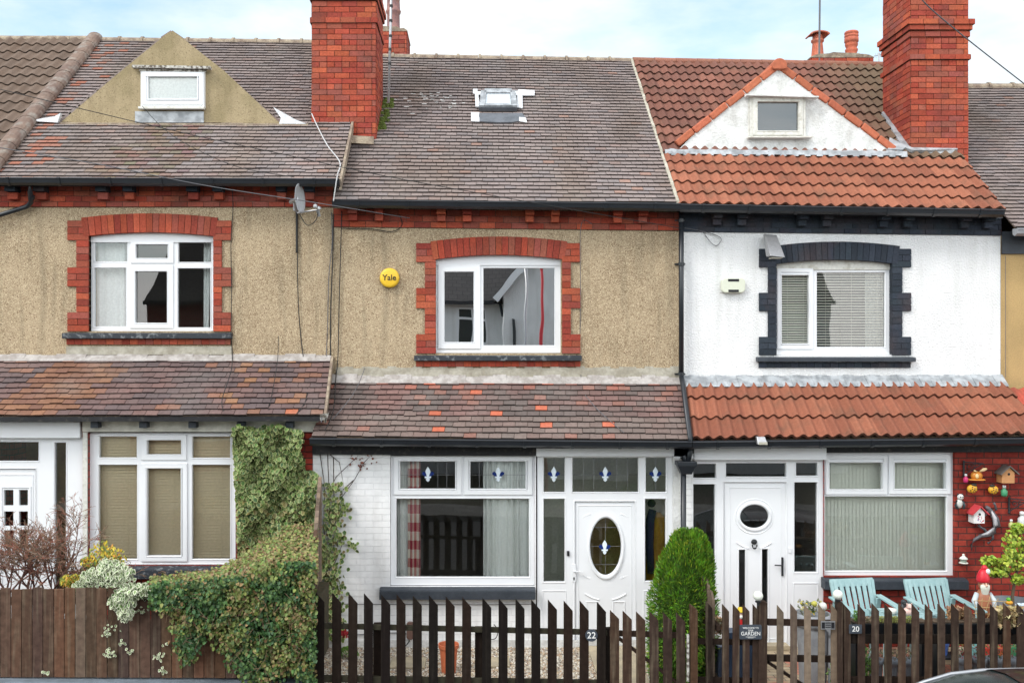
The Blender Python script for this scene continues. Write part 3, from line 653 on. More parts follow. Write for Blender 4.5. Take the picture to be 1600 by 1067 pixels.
def corbels(h, lst, d, y0, y1, sl, cf, top=None):
    for i, (a, b_) in enumerate(lst):
        x0, x1 = U(a, d), U(b_, d); y = Y(d); dz = sl * (x0 - U(lst[0][0], d)); zt = V(y0, d) + dz; zb = V(y1, d) + dz; zm = zt + (zb - zt) * .52; o = MB()
        c1 = cf(); o.col = top() if top else c1; o.box(x0, x1, y - .2, y + .03, zm + .003, zt); o.col = cf(); o.box(x0 + .004, x1 - .004, y - .12, y + .03, zb, zm - .002)
        o.build('corbel', 'brick', h, bevel=.005)
# ---- middle house -------------------------------------------------
hU = (681, 396, 876.5, 552)
def hole(q, d, sh=0): x0, x1, z0, z1 = rc(q, d); return (x0, x1, z0, z1)
zlt = V(592, DLT)
lw_holes_M = [hole((609.5, 706, 835.6, 915.5), DL), hole((837.5, 700, 1051, 1014), DL)]
body(HM, XM0, XM1, zlt, V(322, DW), 'pebble', [hole((681, 390, 876.5, 552), DW)], 'white_brick', lw_holes_M, V(683, DL), 0, V(92, DR), lx0=-2.24, lx1=XM1 - .002)
EM = [P(522, 314, DG), P(1057, 318, DG), P(985, 95, DR), (-1.955, Y(DR), V(88, DR))]
EM[3] = Vector((-1.955, Y(DR), V(88, DR)))
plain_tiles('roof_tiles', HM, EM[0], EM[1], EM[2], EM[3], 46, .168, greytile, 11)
rear_roof(HM, XM0 + .01, XM1 - .01, V(92, DR), 5.95)
ridge_row('ridge_tiles', HM, EM[3] + Vector((0, .05, -.03)), EM[2] + Vector((0, .05, -.03)), .115, 12, 'ridge_old')
band(HM, 521, 1063, 326, 334, 355, 361, DW, redc, 'mortar')
corbels(HM, [(546, 560), (587, 600), (683, 697), (723, 737), (820, 833.5), (860, 873), (956.5, 970), (995.5, 1009)], DW, 325.5, 346, -.009, redc)
hb = surround(HM, DW, 650.5, 664, 681, 878, 891.5, 906.5, [380, 410, 450, 482, 522, 552.5], (676.5, 882, 370, 398.5, 406), redc, 'mortar', (647.5, 908, 553.5, 563.5), 'sill_old', (650, 907, 564, 573))
hb.build('head_board', 'upvc', HM)
DF = DW + .075
window(HM, DF, (680.5, 408, 877, 551.5), [(694, 424.5, 740.5, 535), (755, 418.7, 867, 540)], [(684.5, 414, 750.5, 545)], 'glass_hi')
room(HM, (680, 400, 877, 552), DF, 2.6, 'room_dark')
gutter(HM, P(520, 315.5, DG - .02), P(1062, 321, DG - .02), nb=7)
b = MB(); b.prismx([(-.03, -.11), (0, -.11), (0, -.01), (-.03, -.01)], P(522, 312, DG + .09), P(1062, 318, DG + .09)); b.prismx([(0, -.02), (.3, -.02), (.3, -.005), (0, -.005)], P(522, 316, DG + .09), P(1062, 321.5, DG + .09)); b.build('fascia', 'gutter', HM)
# lean-to roof over the ground floor
LA, LB = P(486, 683, DGL), P(1079, 689, DGL)
LD, LC = P(516, 594, DLT), P(1066, 596, DLT)
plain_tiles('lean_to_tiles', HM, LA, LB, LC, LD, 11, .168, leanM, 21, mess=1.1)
b = MB(); n = 26
for k in range(n):
    a_, c_ = LD.lerp(LC, k / n), LD.lerp(LC, (k + 1) / n); z = .028 + .02 * math.sin(k * 1.7); 
    b.hexa([a_ + Vector((0, -.09, -.035)), c_ + Vector((0, -.09, -.035)), c_ + Vector((0, .03, .02)), a_ + Vector((0, .03, .02)), a_ + Vector((0, -.075, -.01)), c_ + Vector((0, -.075, -.01)), c_ + Vector((0, .02, .06 + z)), a_ + Vector((0, .02, .06 + z))])
b.build('lead_flashing', 'lead_old', HM)
b = MB(); n = 40; x0, x1 = XM0 + .03, XM1 - .03
for k in range(n):
    a_ = x0 + (x1 - x0) * k / n; c_ = x0 + (x1 - x0) * (k + 1) / n; h = .12 + .015 * math.sin(k * 2.3); b.box(a_, c_, -.022, .02, zlt + .02, zlt + .05 + h)
b.build('cement_fillet', 'cement', HM)
gutter(HM, P(485, 686, DGL - .02), P(1080, 691, DGL - .02), nb=8)
b = MB(); b.prismx([(0, -.2), (.03, -.2), (.03, 0), (0, 0)], P(488, 687, DL - .05), P(1079, 690, DL - .05)); b.build('fascia', 'black_wood', HM)
# ground floor window, middle house
DLF = DL + .06
wn = window(HM, DLF, (610.5, 712, 835, 915), [(625, 720, 711.7, 763.7), (734.5, 720, 821.5, 763.7), (619, 778.5, 827, 901.5)], [(615.6, 712.6, 721, 772.5), (725, 712.6, 831.8, 772.5)], ['glass', 'glass', 'glass_mid'])
cames([(625, 720, 711.7, 763.7)], DLF, wn, lambda q: [638, 652, 684, 698], lambda q: [742]); cames([(734.5, 720, 821.5, 763.7)], DLF, wn, lambda q: [749, 763, 792, 807], lambda q: [742])
fleur(668.5, 741, DLF, wn); fleur(778.5, 741, DLF, wn)
room(HM, (610, 706, 835, 915), DLF, 3.2, 'room', grow=.02, zf=.05)
b = MB(); b.box(U(594, DL), U(836, DL), Y(DL) - .12, Y(DL) + .1, V(933, DL), V(920.5, DL)); b.hexa([(U(594, DL), Y(DL) - .12, V(920, DL)), (U(836, DL), Y(DL) - .12, V(920, DL)), (U(836, DL), Y(DL) + .1, V(920, DL)), (U(594, DL), Y(DL) + .1, V(920, DL)), (U(594, DL), Y(DL) - .1, V(918.5, DL)), (U(836, DL), Y(DL) - .1, V(918.5, DL)), (U(836, DL), Y(DL) + .1, V(914, DL)), (U(594, DL), Y(DL) + .1, V(914, DL))])
b.build('sill', 'dark_paint', HM, bevel=.004)
GC = 'curtains in the middle house'
curtain(621, 652, 718, 900, DLF + .16, 4, 'curtain', 'pale curtain hanging at the far left of the lower middle window', grp=GC)
curtain(637, 657, 718, 900, DLF + .1, 2, 'gingham', 'red and cream checked curtain behind the lower middle window', amp=.02, gin=True, grp=GC)
curtain(755, 812, 718, 900, DLF + .1, 6, 'curtain', 'pale gathered curtain hanging at the right of the lower middle window', amp=.045, grp=GC)
curtain(808, 832, 718, 905, DLF + .12, 3, 'curtain', 'narrow pale curtain edge at the far right of the lower middle window', amp=.012, grp=GC)
# door set, middle house
DD = DL + .03
pn = [(849, 714.5, 882.7, 769), (894, 714.5, 997.7, 769), (1008.6, 714.5, 1041, 769), (849, 778.7, 882.7, 909), (1007.5, 778.7, 1040.5, 908)]
ds = MB(); x0, x1, z0, z1 = rc((839.5, 712, 1050, 1012), DD); hh = [rc(p, DD) for p in pn] + [rc((898, 783, 992, 1008), DD)]
ds.plate(x0, x1, z0, z1, Y(DD), Y(DD) + .08, hh)
for h in hh: ds.ring(h[0] - .014, h[1] + .014, h[2] - .014, h[3] + .014, .018, Y(DD) - .008, Y(DD) + .03, .008)
for q in ((847, 922, 884.5, 1004), (1005, 922, 1043, 1004)):
    h = rc(q, DD); ds.ring(h[0], h[1], h[2], h[3], .012, Y(DD) - .008, Y(DD) + .004, .004)
dset = ds.build('door_frame', 'upvc', HM)
for i, q in enumerate(pn):
    h = rc(q, DD); g = MB(); yy = Y(DD) + .03; g.poly([(h[0], yy, h[2]), (h[1], yy, h[2]), (h[1], yy, h[3]), (h[0], yy, h[3])]); g.build('pane', 'glass_mid', dset)
b = MB(); b.box(U(837.5, DL), U(1052, DL), Y(DL) - .06, Y(DL) + .1, V(712, DL), V(699.5, DL)); b.build('header_board', 'upvc', HM, bevel=.004)
cames([pn[0]], DD, dset, lambda q: [866], lambda q: [742]); cames([pn[1]], DD, dset, lambda q: [912, 928, 964, 981], lambda q: [742]); cames([pn[2]], DD, dset, lambda q: [1025], lambda q: [742])
fleur(865.5, 741, DD, dset); fleur(946, 741, DD, dset); fleur(1024.5, 741, DD, dset)
def ell(cx, cz, rx, rz, n=40): return [(cx + rx * math.cos(2 * math.pi * k / n), cz + rz * math.sin(2 * math.pi * k / n)) for k in range(n)]
def ovring(b, px, py, d, r0, r1, yf, yb):
    """raised oval bead: radii in px (rx,ry) outer r0 inner r1"""
    cx, cz = U(px, d), V(py, d); k = d / F; n = 48; m = ((r0[0] + r1[0]) / 2, (r0[1] + r1[1]) / 2); i = len(b.v)
    for (rr, y) in ((r0, yb), (((r0[0] * 3 + r1[0]) / 4, (r0[1] * 3 + r1[1]) / 4), yf + .003), (m, yf), (((r0[0] + r1[0] * 3) / 4, (r0[1] + r1[1] * 3) / 4), yf + .003), (r1, yb)):
        b.v += [(x, y, z) for x, z in ell(cx, cz, rr[0] * k, rr[1] * k, n)]
    for g in range(4):
        for j in range(n): j2 = (j + 1) % n; b.face([i + g * n + j, i + g * n + j2, i + (g + 1) * n + j2, i + (g + 1) * n + j])
def holed_panel(b, x0, x1, z0, z1, yf, yb, cx, cz, rx, rz, n=48):
    """flat door leaf with an oval opening"""
    i = len(b.v); o = []; e = []
    for k in range(n):
        t = 2 * math.pi * k / n; c_, s_ = math.cos(t), math.sin(t)
        tx = ((x1 - cx) / c_ if c_ > 1e-9 else ((x0 - cx) / c_ if c_ < -1e-9 else 1e9)); tz = ((z1 - cz) / s_ if s_ > 1e-9 else ((z0 - cz) / s_ if s_ < -1e-9 else 1e9)); q = min(tx, tz)
        o.append((cx + c_ * q, cz + s_ * q)); e.append((cx + rx * c_, cz + rz * s_))
    # corners
    for y, fl in ((yf, 0), (yb, 1)):
        for k in range(n):
            k2 = (k + 1) % n; pts = [e[k], o[k]]
            if abs(o[k][0] - o[k2][0]) > 1e-6 and abs(o[k][1] - o[k2][1]) > 1e-6:
                cxn = o[k][0] if abs(o[k][0] - x0) < 1e-6 or abs(o[k][0] - x1) < 1e-6 else o[k2][0]; czn = o[k][1] if abs(o[k][1] - z0) < 1e-6 or abs(o[k][1] - z1) < 1e-6 else o[k2][1]; pts.append((cxn, czn))
            pts += [o[k2], e[k2]]; q = [(x, y, z) for x, z in pts]; b.poly(q if not fl else q[::-1])
    for k in range(n):
        k2 = (k + 1) % n; b.poly([(e[k][0], yf, e[k][1]), (e[k2][0], yf, e[k2][1]), (e[k2][0], yb, e[k2][1]), (e[k][0], yb, e[k][1])])
    for (a, c_) in (((x0, z0), (x1, z0)), ((x1, z0), (x1, z1)), ((x1, z1), (x0, z1)), ((x0, z1), (x0, z0))):
        b.poly([(a[0], yb, a[1]), (c_[0], yb, c_[1]), (c_[0], yf, c_[1]), (a[0], yf, a[1])])
DQ = DD + .02; yf = Y(DQ); x0, x1, z0, z1 = rc((899, 784, 991, 1007.5), DQ); kk = DQ / F
b = MB(); holed_panel(b, x0, x1, V(915, DQ), z1, yf, yf + .05, U(946.2, DQ), V(853.4, DQ), 24.7 * kk, 45 * kk)
b.box(x0, x1, yf, yf + .05, z0, V(915, DQ) - .0005)
q = rc((903, 789, 987, 1003), DQ); b.ring(q[0], q[1], q[2], q[3], .01, yf - .007, yf + .002, .003)
ovring(b, 946.2, 853.4, DQ, (29.5, 52.5), (24.2, 44.5), yf - .028, yf + .004)
for s in (-1, 1):
    for t in (-1, 1):     # corner sprays and lower arched panels
        for j in range(4): b.ball((U(946 + s * (25 + 3.2 * j), DQ), yf, V(853 + t * (50 - 1.5 * j), DQ)), .016 - .002 * j, 8, 5, (1, .5, .8))
    pa = [P(946 + s * (10 + 22 * u_), 936 - 9 * u_ ** 1.6 + (0), DQ) for u_ in [k / 8 for k in range(9)]]
    b.tube([Vector((p.x, yf - .004, p.z)) for p in pa], .011, 6)
    h = (U(946 + s * 21 - 9.5, DQ), U(946 + s * 21 + 9.5, DQ), V(985, DQ), V(939, DQ)); b.ring(h[0], h[1], h[2], h[3], .012, yf - .01, yf + .002, .004)
door = b.build('front_door', 'upvc', HM)
g = MB(); g.prism([(x, z) for x, z in ell(U(946.2, DQ), V(853.4, DQ), 25 * kk, 45.5 * kk, 32)], yf + .022, yf + .026); g.build('oval_pane', 'glass', door)
b = MB(); yy = yf + .018
for py in (824, 853.5, 882):
    wv = 24.7 * math.sqrt(1 - ((py - 853.4) / 45) ** 2); b.box(U(946.2 - wv, DQ), U(946.2 + wv, DQ), yy, yy + .003, V(py, DQ) - .002, V(py, DQ) + .002)
b.box(U(946.2, DQ) - .002, U(946.2, DQ) + .002, yy - .001, yy + .003, V(898, DQ), V(809, DQ)); b.build('lead_came', 'lead_came', door)
fleur(945, 855, DQ, door, .95, yf + .017)
b = MB(); b.box(U(893.5, DQ), U(899.5, DQ) - .002, yf - .03, yf - .02, V(908, DQ), V(880, DQ)); b.bar(P(897, 892, DQ - .05), P(911, 893.5, DQ - .05), .014, .014); b.bar(P(897, 892, DQ - .05), P(897, 892, DQ - .01), .014, .014); b.build('handle', 'upvc', door, bevel=.002)
b = MB(); b.box(U(895.5, DQ), U(897.5, DQ), yf - .034, yf - .029, V(905, DQ), V(900.5, DQ)); b.build('keyhole', 'ink', door)
b = MB(); b.box(U(885.8, DD), U(889.6, DD), Y(DD) - .025, Y(DD) + .0, V(868, DD), V(860, DD)); b.build('doorbell', 'ink', HM, bevel=.006)
room(HM, (839, 712, 1051, 1012), DL + .12, 1.25, 'room_green', grow=-.01, zf=.02)
b = MB(); h = rc((905, 770, 1004, 1012), DL + 1.3); b.box(h[0], h[1], Y(DL + 1.28), Y(DL + 1.32), .03, h[3]); b.build('inner_door', 'room_brown', HM)
b = MB(); b.box(U(900, DD), U(992, DD), Y(DD) - .14, Y(DD) - .01, .005, V(1010, DD)); b.build('door_step', 'slab', HM)
j = thing('hanging_coat', 'yellow coat with navy sleeves hanging behind the right side pane of the door', 'coat', P(1022, 915, DD + .35))
b = MB(); pr = []
for k in range(16):
    t = k / 15; r_ = [.03, .1, .13, .135, .14, .145, .15, .15, .155, .15, .155, .16, .16, .155, .15, .14][k]; b_ = P(1028, 800 + 115 * t, DD + .35)
    pr.append((r_, b_.z))
c0 = U(1028, DD + .35); y0 = Y(DD + .35); i0 = len(b.v); n = 24
for r_, z in pr:
    for q in range(n): t = 2 * math.pi * q / n; rr = r_ * (1 + .1 * math.sin(t * 5 + z * 6)); b.v.append((c0 + rr * math.cos(t), y0 + rr * .5 * math.sin(t), z))
for k in range(15):
    for q in range(n): a_ = i0 + k * n + q; c_ = i0 + k * n + (q + 1) % n; b.face([a_, c_, c_ + n, a_ + n])
b.build('coat_body', 'yellow_cloth', j, smooth=True)
b = MB(); b.tube([P(1020, 796, DD + .28), P(1016, 812, DD + .26), P(1015, 850, DD + .25), P(1017, 895, DD + .25)], [.055, .06, .055, .05], 10); b.ball(P(1018, 786, DD + .3), .06, 10, 7); b.build('sleeve', 'navy_cloth', j, smooth=True)
# white pier at the party line, down pipe, hopper
b = MB(); b.box(U(1051, DL) + .004, U(1062, DL), Y(DL) - .035, Y(DL) - .001, -.02, V(700, DL)); b.build('wall_pier', 'old_white', HM)
dp = part_empty('down_pipe', HM)
def pipe(pts, r, par, nm='pipe_length', m='gutter', n=12): b = MB(); b.tube(pts, r, n); return b.build(nm, m, par, smooth=True)
yp = -.075
pipe([P(1064.5, 330, DW - .12), P(1064.5, 586, DW - .12)], .037, dp); pipe([P(1064.5, 588, DW - .13), P(1067, 600, DW - .2), P(1083.5 - 4.5, 684, DGL + .02 - .1), P(1080, 700, DGL - .02)], .037, dp)
for py in (345, 413, 584): b = MB(); b.tube([P(1064.5, py - 2.5, DW - .12), P(1064.5, py + 2.5, DW - .12)], .046, 12); b.box(U(1064.5, DW - .12) - .075, U(1064.5, DW - .12) + .075, Y(DW) - .04, Y(DW) - .01, V(py, DW) - .01, V(py, DW) + .01); b.build('pipe_collar', 'gutter', dp)
b = MB(); DH = DL - .18; k = DH / F; cx, cz, cy = U(1071.5, DH), V(722, DH), Y(DH)
b.hexa([(cx - .07, cy - .06, V(740, DH)), (cx + .07, cy - .06, V(740, DH)), (cx + .07, cy + .06, V(740, DH)), (cx - .07, cy + .06, V(740, DH)), (cx - .12, cy - .09, V(727, DH)), (cx + .12, cy - .09, V(727, DH)), (cx + .12, cy + .09, V(727, DH)), (cx - .12, cy + .09, V(727, DH))])
b.box(cx - .13, cx + .13, cy - .1, cy + .1, V(727, DH), V(720, DH)); b.build('hopper', 'gutter', dp, bevel=.006)
pipe([P(1080, 698, DH), P(1078, 708, DH), P(1074, 722, DH)], .038, dp); pipe([P(1066, 716, DH), P(1068, 712, DH - .02), P(1070, 722, DH)], .032, dp); pipe([P(1068, 740, DH), P(1068, 1010, DH)], .037, dp)
# ---- left house ----------------------------------------------------
lw_holes_L = [hole((138, 672, 368.8, 883), DL), hole((-60, 683, 129, 1000), DL)]
zlL = V(556, DLT)
body(HL, XL, XM0 - .004, zlL, V(290, DW), 'pebble', [hole((139.4, 355, 334, 518), DW)], 'brickwall', lw_holes_L, V(652, DL), 0, V(66, DR), zb=.1, lx1=-2.245)
EL = [Vector((XL, Y(DG), V(283, DG))), P(530, 283.5, DG), Vector((-1.985, Y(DR), V(68, DR))), Vector((XL, Y(DR), V(63, DR)))]
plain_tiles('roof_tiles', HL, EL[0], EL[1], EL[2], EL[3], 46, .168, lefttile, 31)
rear_roof(HL, XL + .01, XM0 - .01, V(66, DR), 6.2)
ridge_row('ridge_tiles', HL, EL[3] + Vector((0, .05, -.02)), EL[2] + Vector((0, .05, -.02)), .11, 12, 'ridge_old')
band(HL, -10, 521, 290, 291, 324, 324, DW, redc, 'mortar')
corbels(HL, [(17, 34), (61, 78), (157, 174), (199, 214), (297, 314), (337.5, 352.5), (435, 449.5), (479, 493)], DW, 290.5, 313.5, 0, redc, darkc)
hb = surround(HL, DW, 106.5, 120.5, 139.4, 334, 347, 361.8, [345, 376, 418, 448, 488, 518], (131.6, 337.5, 334, 363.3, 370), redc, 'mortar', (101, 363.6, 518.3, 529), 'sill_old', (105, 361, 529.5, 538.5))
hb.build('head_board', 'upvc', HL)
window(HL, DF, (139.6, 371, 334, 517.5), [(147.5, 376, 199, 409), (212.6, 382, 263, 404), (278.4, 377, 330, 410), (146.8, 418.5, 197.4, 510.5), (211.6, 424, 262, 505), (277.4, 419, 329, 512)], [(204.5, 374, 271.5, 411.5), (203.5, 415, 271, 513)], 'glass')
room(HL, (139, 371, 334, 517), DF, 2.6, 'room', grow=.4, zf=V(600, DF))
curtain(147, 198, 372, 515, DF + .2, 4, 'net', 'pale net curtain at the left of the upper left window', amp=.02, grp='curtains in the left house')
curtain(318, 331, 372, 515, DF + .2, 2, 'net', 'narrow net curtain at the right of the upper left window', amp=.02, taper=.3, grp='curtains in the left house')
gutter(HL, Vector((XL, Y(DG) - .02, V(281, DG))), P(531, 282.5, DG - .02), nb=7)
b = MB(); b.prismx([(-.03, -.11), (0, -.11), (0, -.01), (-.03, -.01)], Vector((XL, Y(DG) + .09, V(278, DG))), P(530, 280, DG + .09)); b.prismx([(0, -.02), (.3, -.02), (.3, -.005), (0, -.005)], Vector((XL, Y(DG) + .09, V(278, DG))), P(530, 280, DG + .09)); b.build('fascia', 'gutter', HL)
dp = part_empty('down_pipe', HL); pipe([P(47, 286, DG), P(47, 300, DG + .05), P(48.5, 316, DG + .17), P(42, 323, DG + .2), P(0, 336, DG + .2), P(-40, 348, DG + .2)], .035, dp)
b = MB(); b.tube([P(49, 306, DG + .1), P(49, 311, DG + .13)], .044, 12); b.build('pipe_collar', 'gutter', dp)
# verge of the left roof above the middle roof
b = MB(); A_, B_ = EL[1], EL[2]; b.hexa([A_ + Vector((0, 0, -.12)), A_ + Vector((.035, 0, -.12)), B_ + Vector((.035, 0, -.12)), B_ + Vector((0, 0, -.12)), A_ + Vector((0, 0, .035)), A_ + Vector((.035, 0, .035)), B_ + Vector((.035, 0, .035)), B_ + Vector((0, 0, .035))]); b.build('verge', 'ridge_old', HL)
# lean-to, left
LA, LB = Vector((XL, Y(DGL), V(651, DGL))), P(506, 649, DGL)
LD, LC = Vector((XL, Y(DLT), V(560, DLT))), P(517, 560, DLT)
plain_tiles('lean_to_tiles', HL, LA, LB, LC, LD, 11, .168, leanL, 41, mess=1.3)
b = MB(); n = 22
for k in range(n):
    a_, c_ = LD.lerp(LC, k / n), LD.lerp(LC, (k + 1) / n); z = .012 * math.sin(k * 1.7)
    b.hexa([a_ + Vector((0, -.09, -.035)), c_ + Vector((0, -.09, -.035)), c_ + Vector((0, .03, .02)), a_ + Vector((0, .03, .02)), a_ + Vector((0, -.075, -.01)), c_ + Vector((0, -.075, -.01)), c_ + Vector((0, .02, .06 + z)), a_ + Vector((0, .02, .06 + z))])
b.build('lead_flashing', 'lead_old', HL)
b = MB(); b.box(U(104, DW), U(362, DW), -.018, .02, zlL + .02, V(541, DW)); b.build('cement_fillet', 'cement', HL)
b = MB(); A_, B_ = LB, LC; b.hexa([A_ + Vector((0, 0, -.1)), A_ + Vector((.035, 0, -.1)), B_ + Vector((.035, 0, -.1)), B_ + Vector((0, 0, -.1)), A_ + Vector((0, 0, .035)), A_ + Vector((.035, 0, .035)), B_ + Vector((.035, 0, .035)), B_ + Vector((0, 0, .035))]); b.build('verge', 'ridge_old', HL)
b = MB(); b.prismx([(-.02, -.075), (.03, -.075), (.03, -.01), (-.02, -.01)], Vector((XL, Y(DGL) + .02, V(650, DGL))), P(505, 649, DGL + .02)); b.build('fascia', 'black_wood', HL)
b = MB(); b.hexa([P(500, 657, DGL), P(511, 655, DGL), P(511, 655, DGL + .1), P(500, 657, DGL + .1), P(500, 647, DGL - .03), P(514, 645, DGL - .03), P(514, 645, DGL + .1), P(500, 647, DGL + .1)]); b.build('fascia_end', 'rotten', HL)
b = MB(); b.box(U(131, DL), U(498, DL), Y(DL) - .05, Y(DL) + .0, V(674, DL), V(657, DL)); b.prismx([(-.12, 0), (.1, 0), (.1, .02), (-.12, .02)], P(131, 658, DL - .0), P(498, 657, DL - .0)); b.build('cream_board', 'cream', HL)
for px in (155, 230, 306, 380.5, 455.5): b = MB(); b.box(U(px - 6, DL), U(px + 6, DL), Y(DL) - .17, Y(DL) - .04, V(667, DL), V(657.5, DL)); b.build('corbel', 'dark_paint', HL, bevel=.005)
window(HL, DLF, (138.5, 676, 368.6, 882), [(155, 681.5, 214, 715), (230, 687, 284, 710), (300, 681.6, 360, 715.5), (154, 725.6, 214.5, 873.5), (230, 731, 283.6, 868), (300, 725.6, 360, 873.5)], [(221, 679, 292, 718.5), (221, 723.5, 293, 876.5)], 'glass')
room(HL, (139, 676, 368, 883), DLF, 2.4, 'room', grow=.02, zf=.6)
gb = 'tan blinds in the left house'
for a_, c_, w_ in ((151, 218, 'left'), (226, 288, 'middle'), (296, 364, 'right')):
    venetian(a_, c_, 679, 880, DLF + .11, .04, 'blind_tan', 'tan slatted blind in the %s bay of the lower left window' % w_, tilt=1.0, sw=.043, grp=gb)
b = MB(); b.box(U(130, DL), U(382, DL), Y(DL) - .13, Y(DL) + .1, V(901, DL), V(887, DL)); b.hexa([(U(130, DL), Y(DL) - .13, V(886.8, DL)), (U(382, DL), Y(DL) - .13, V(886.8, DL)), (U(382, DL), Y(DL) + .1, V(886.8, DL)), (U(130, DL), Y(DL) + .1, V(886.8, DL)), (U(130, DL), Y(DL) - .11, V(885.5, DL)), (U(382, DL), Y(DL) - .11, V(885.5, DL)), (U(382, DL), Y(DL) + .1, V(882, DL)), (U(130, DL), Y(DL) + .1, V(882, DL))]); b.build('sill', 'sill_old', HL, bevel=.005)
# door set, left
pn = [(-45, 690, 60.7, 720.5), (85, 691, 103.5, 960)]
dl = [(6, 765, 21, 789.6), (29.5, 765, 43.5, 789.6), (6, 798.6, 21, 821.7), (29.5, 798.6, 43.5, 821.7), (6, 828, 21, 855), (29.5, 828, 43.5, 855)]
ds = MB(); x0, x1, z0, z1 = rc((-58, 684, 129, 1000), DD); hh = [rc(p, DD) for p in pn] + [rc((-38, 732, 56, 990), DD)]
ds.plate(x0, x1, z0, z1, Y(DD), Y(DD) + .08, hh)
for h in hh: ds.ring(h[0] - .014, h[1] + .014, h[2] - .014, h[3] + .014, .018, Y(DD) - .008, Y(DD) + .03, .008)
dset = ds.build('door_frame', 'upvc', HL)
for q in pn: h = rc(q, DD); g = MB(); yy = Y(DD) + .03; g.poly([(h[0], yy, h[2]), (h[1], yy, h[2]), (h[1], yy, h[3]), (h[0], yy, h[3])]); g.build('pane', 'glass_mid', dset)
b = MB(); x0, x1, z0, z1 = rc((-37, 733, 55, 989), DQ); hh = [rc(q, DQ) for q in dl]; b.plate(x0, x1, z0, z1, Y(DQ), Y(DQ) + .05, hh)
q = rc((1, 759, 49, 861), DQ); b.ring(q[0], q[1], q[2], q[3], .03, Y(DQ) - .012, Y(DQ) + .002, .008)
q = rc((-30, 741, 52, 984), DQ); b.ring(q[0], q[1], q[2], q[3], .012, Y(DQ) - .008, Y(DQ) + .002, .004)
q = rc((1, 875, 49, 970), DQ); b.ring(q[0], q[1], q[2], q[3], .03, Y(DQ) - .012, Y(DQ) + .002, .008)
door = b.build('front_door', 'upvc', HL)
for h in hh: g = MB(); yy = Y(DQ) + .03; g.poly([(h[0], yy, h[2]), (h[1], yy, h[2]), (h[1], yy, h[3]), (h[0], yy, h[3])]); g.build('pane', 'glass', door)
room(HL, (-58, 684, 129, 1000), DL + .12, 1.3, 'room_brown', grow=-.01, zf=.3)
b = MB(); b.box(U(-60, DL), U(128, DL), Y(DL) - .07, Y(DL) + .05, V(683.5, DL), V(658.5, DL)); b.build('header_board', 'upvc', HL, bevel=.004)
b = MB(); b.box(U(130.5, DL), U(137.5, DL), Y(DL) - .03, Y(DL) - .001, .3, V(675, DL)); b.build('wall_pier', 'old_frame', HL)
# ---- dormers -------------------------------------------------------
def dormer(h, d, pts, wallm, tilec, dep, holes_px, name='dormer_gable'):
    b = MB(); y = Y(d); P2 = [(U(a_, d), V(c_, d)) for a_, c_ in pts]; b.prism(P2, y, y + .12)
    return b.build(name, wallm, h), P2
DDm = 14.74
g_, P2 = dormer(HL, DDm, [(93, 193), (440, 195), (350, 111), (271, 49), (262, 52), (180, 119)], 'pebble_gable', None, 2, None)
def dormer_roof(h, d, apex, lft, rgt, dep, m='tile', cf=greytile, th=.04):
    for a_, s_ in ((lft, -1), (rgt, 1)):
        A_ = P(apex[0], apex[1], d); B_ = P(a_[0], a_[1], d); dv = Vector((0, dep, 0)); n_ = Vector(((A_.z - B_.z) * (1 if s_ > 0 else -1), 0, abs(B_.x - A_.x))).normalized()
        o = MB(); o.col = (.13, .1, .095)
        nr = 12
        for k in range(nr):
            p = B_.lerp(A_, k / nr); q = B_.lerp(A_, min(1, (k + 1.2) / nr)); dy = dep * (1 if k / nr > .97 else (.35 + .65 * k / nr)); u_ = Vector((0, dy, 0)); o.col = cf(.5, .5, random)
            o.hexa([p - n_ * .01, q - n_ * .01, q - n_ * .01 + u_, p - n_ * .01 + u_, p + n_ * th, q + n_ * (th - .02), q + n_ * (th - .02) + u_, p + n_ * th + u_])
        o.build('dormer_roof', m, h)
dormer_roof(HL, DDm + .04, (268, 49.5), (94, 191), (438, 193), 1.75)
b = MB(); dm = DDm
b.box(U(212, dm), U(319, dm), Y(dm) - .03, Y(dm) + .01, V(192.5, dm), V(175, dm)); b.build('apron_flashing', 'lead', HL)
b = MB(); 
for (pp) in ([(43, 190), (92, 193), (97, 178), (88, 183), (60, 188)], [(437, 195), (480, 195), (462, 188), (428, 169), (440, 186)]):
    b = MB(); b.prism([(U(x, dm - .0), V(y_, dm)) for x, y_ in pp][::1], Y(dm) - .05, Y(dm) + .01); b.build('side_flashing', 'tape', HL)
b = MB(); b.prismx([(-.05, -.03), (.0, -.03), (.0, .03), (-.05, .01)], P(95, 194.5, dm), P(482, 196.5, dm)); b.build('base_fillet', 'ridge_old', HL)
dmf = dm - .06
window(HL, dmf, (220, 111.7, 319.5, 168), [(231.5, 120, 309, 156)], [(222.5, 114, 317.5, 164.5)], 'glass', depth=.1)
b = MB(); b.box(U(217.5, dmf), U(319.7, dmf), Y(dmf) - .05, Y(dmf) + .03, V(171.3, dmf), V(167.8, dmf)); b.build('sill', 'old_frame', HL)
b = MB(); b.prismx([(-.06, -.02), (.03, -.02), (.03, .025), (-.06, .02)], P(208, 105.5, dmf), P(330, 107.5, dmf)); b.prismx([(-.01, -.05), (.02, -.05), (.02, -.02), (-.01, -.02)], P(218, 107, dmf), P(322, 108, dmf)); b.build('head_board', 'rotten', HL)
b = MB(); h = rc((228, 118, 312, 158), dmf + .03); b.box(h[0], h[1], Y(dmf) + .032, Y(dmf) + .036, h[2], h[3]); tag(b.build('curtain', 'net'), 'white net behind the small window of the buff dormer', 'curtain', 'curtains in the left house')
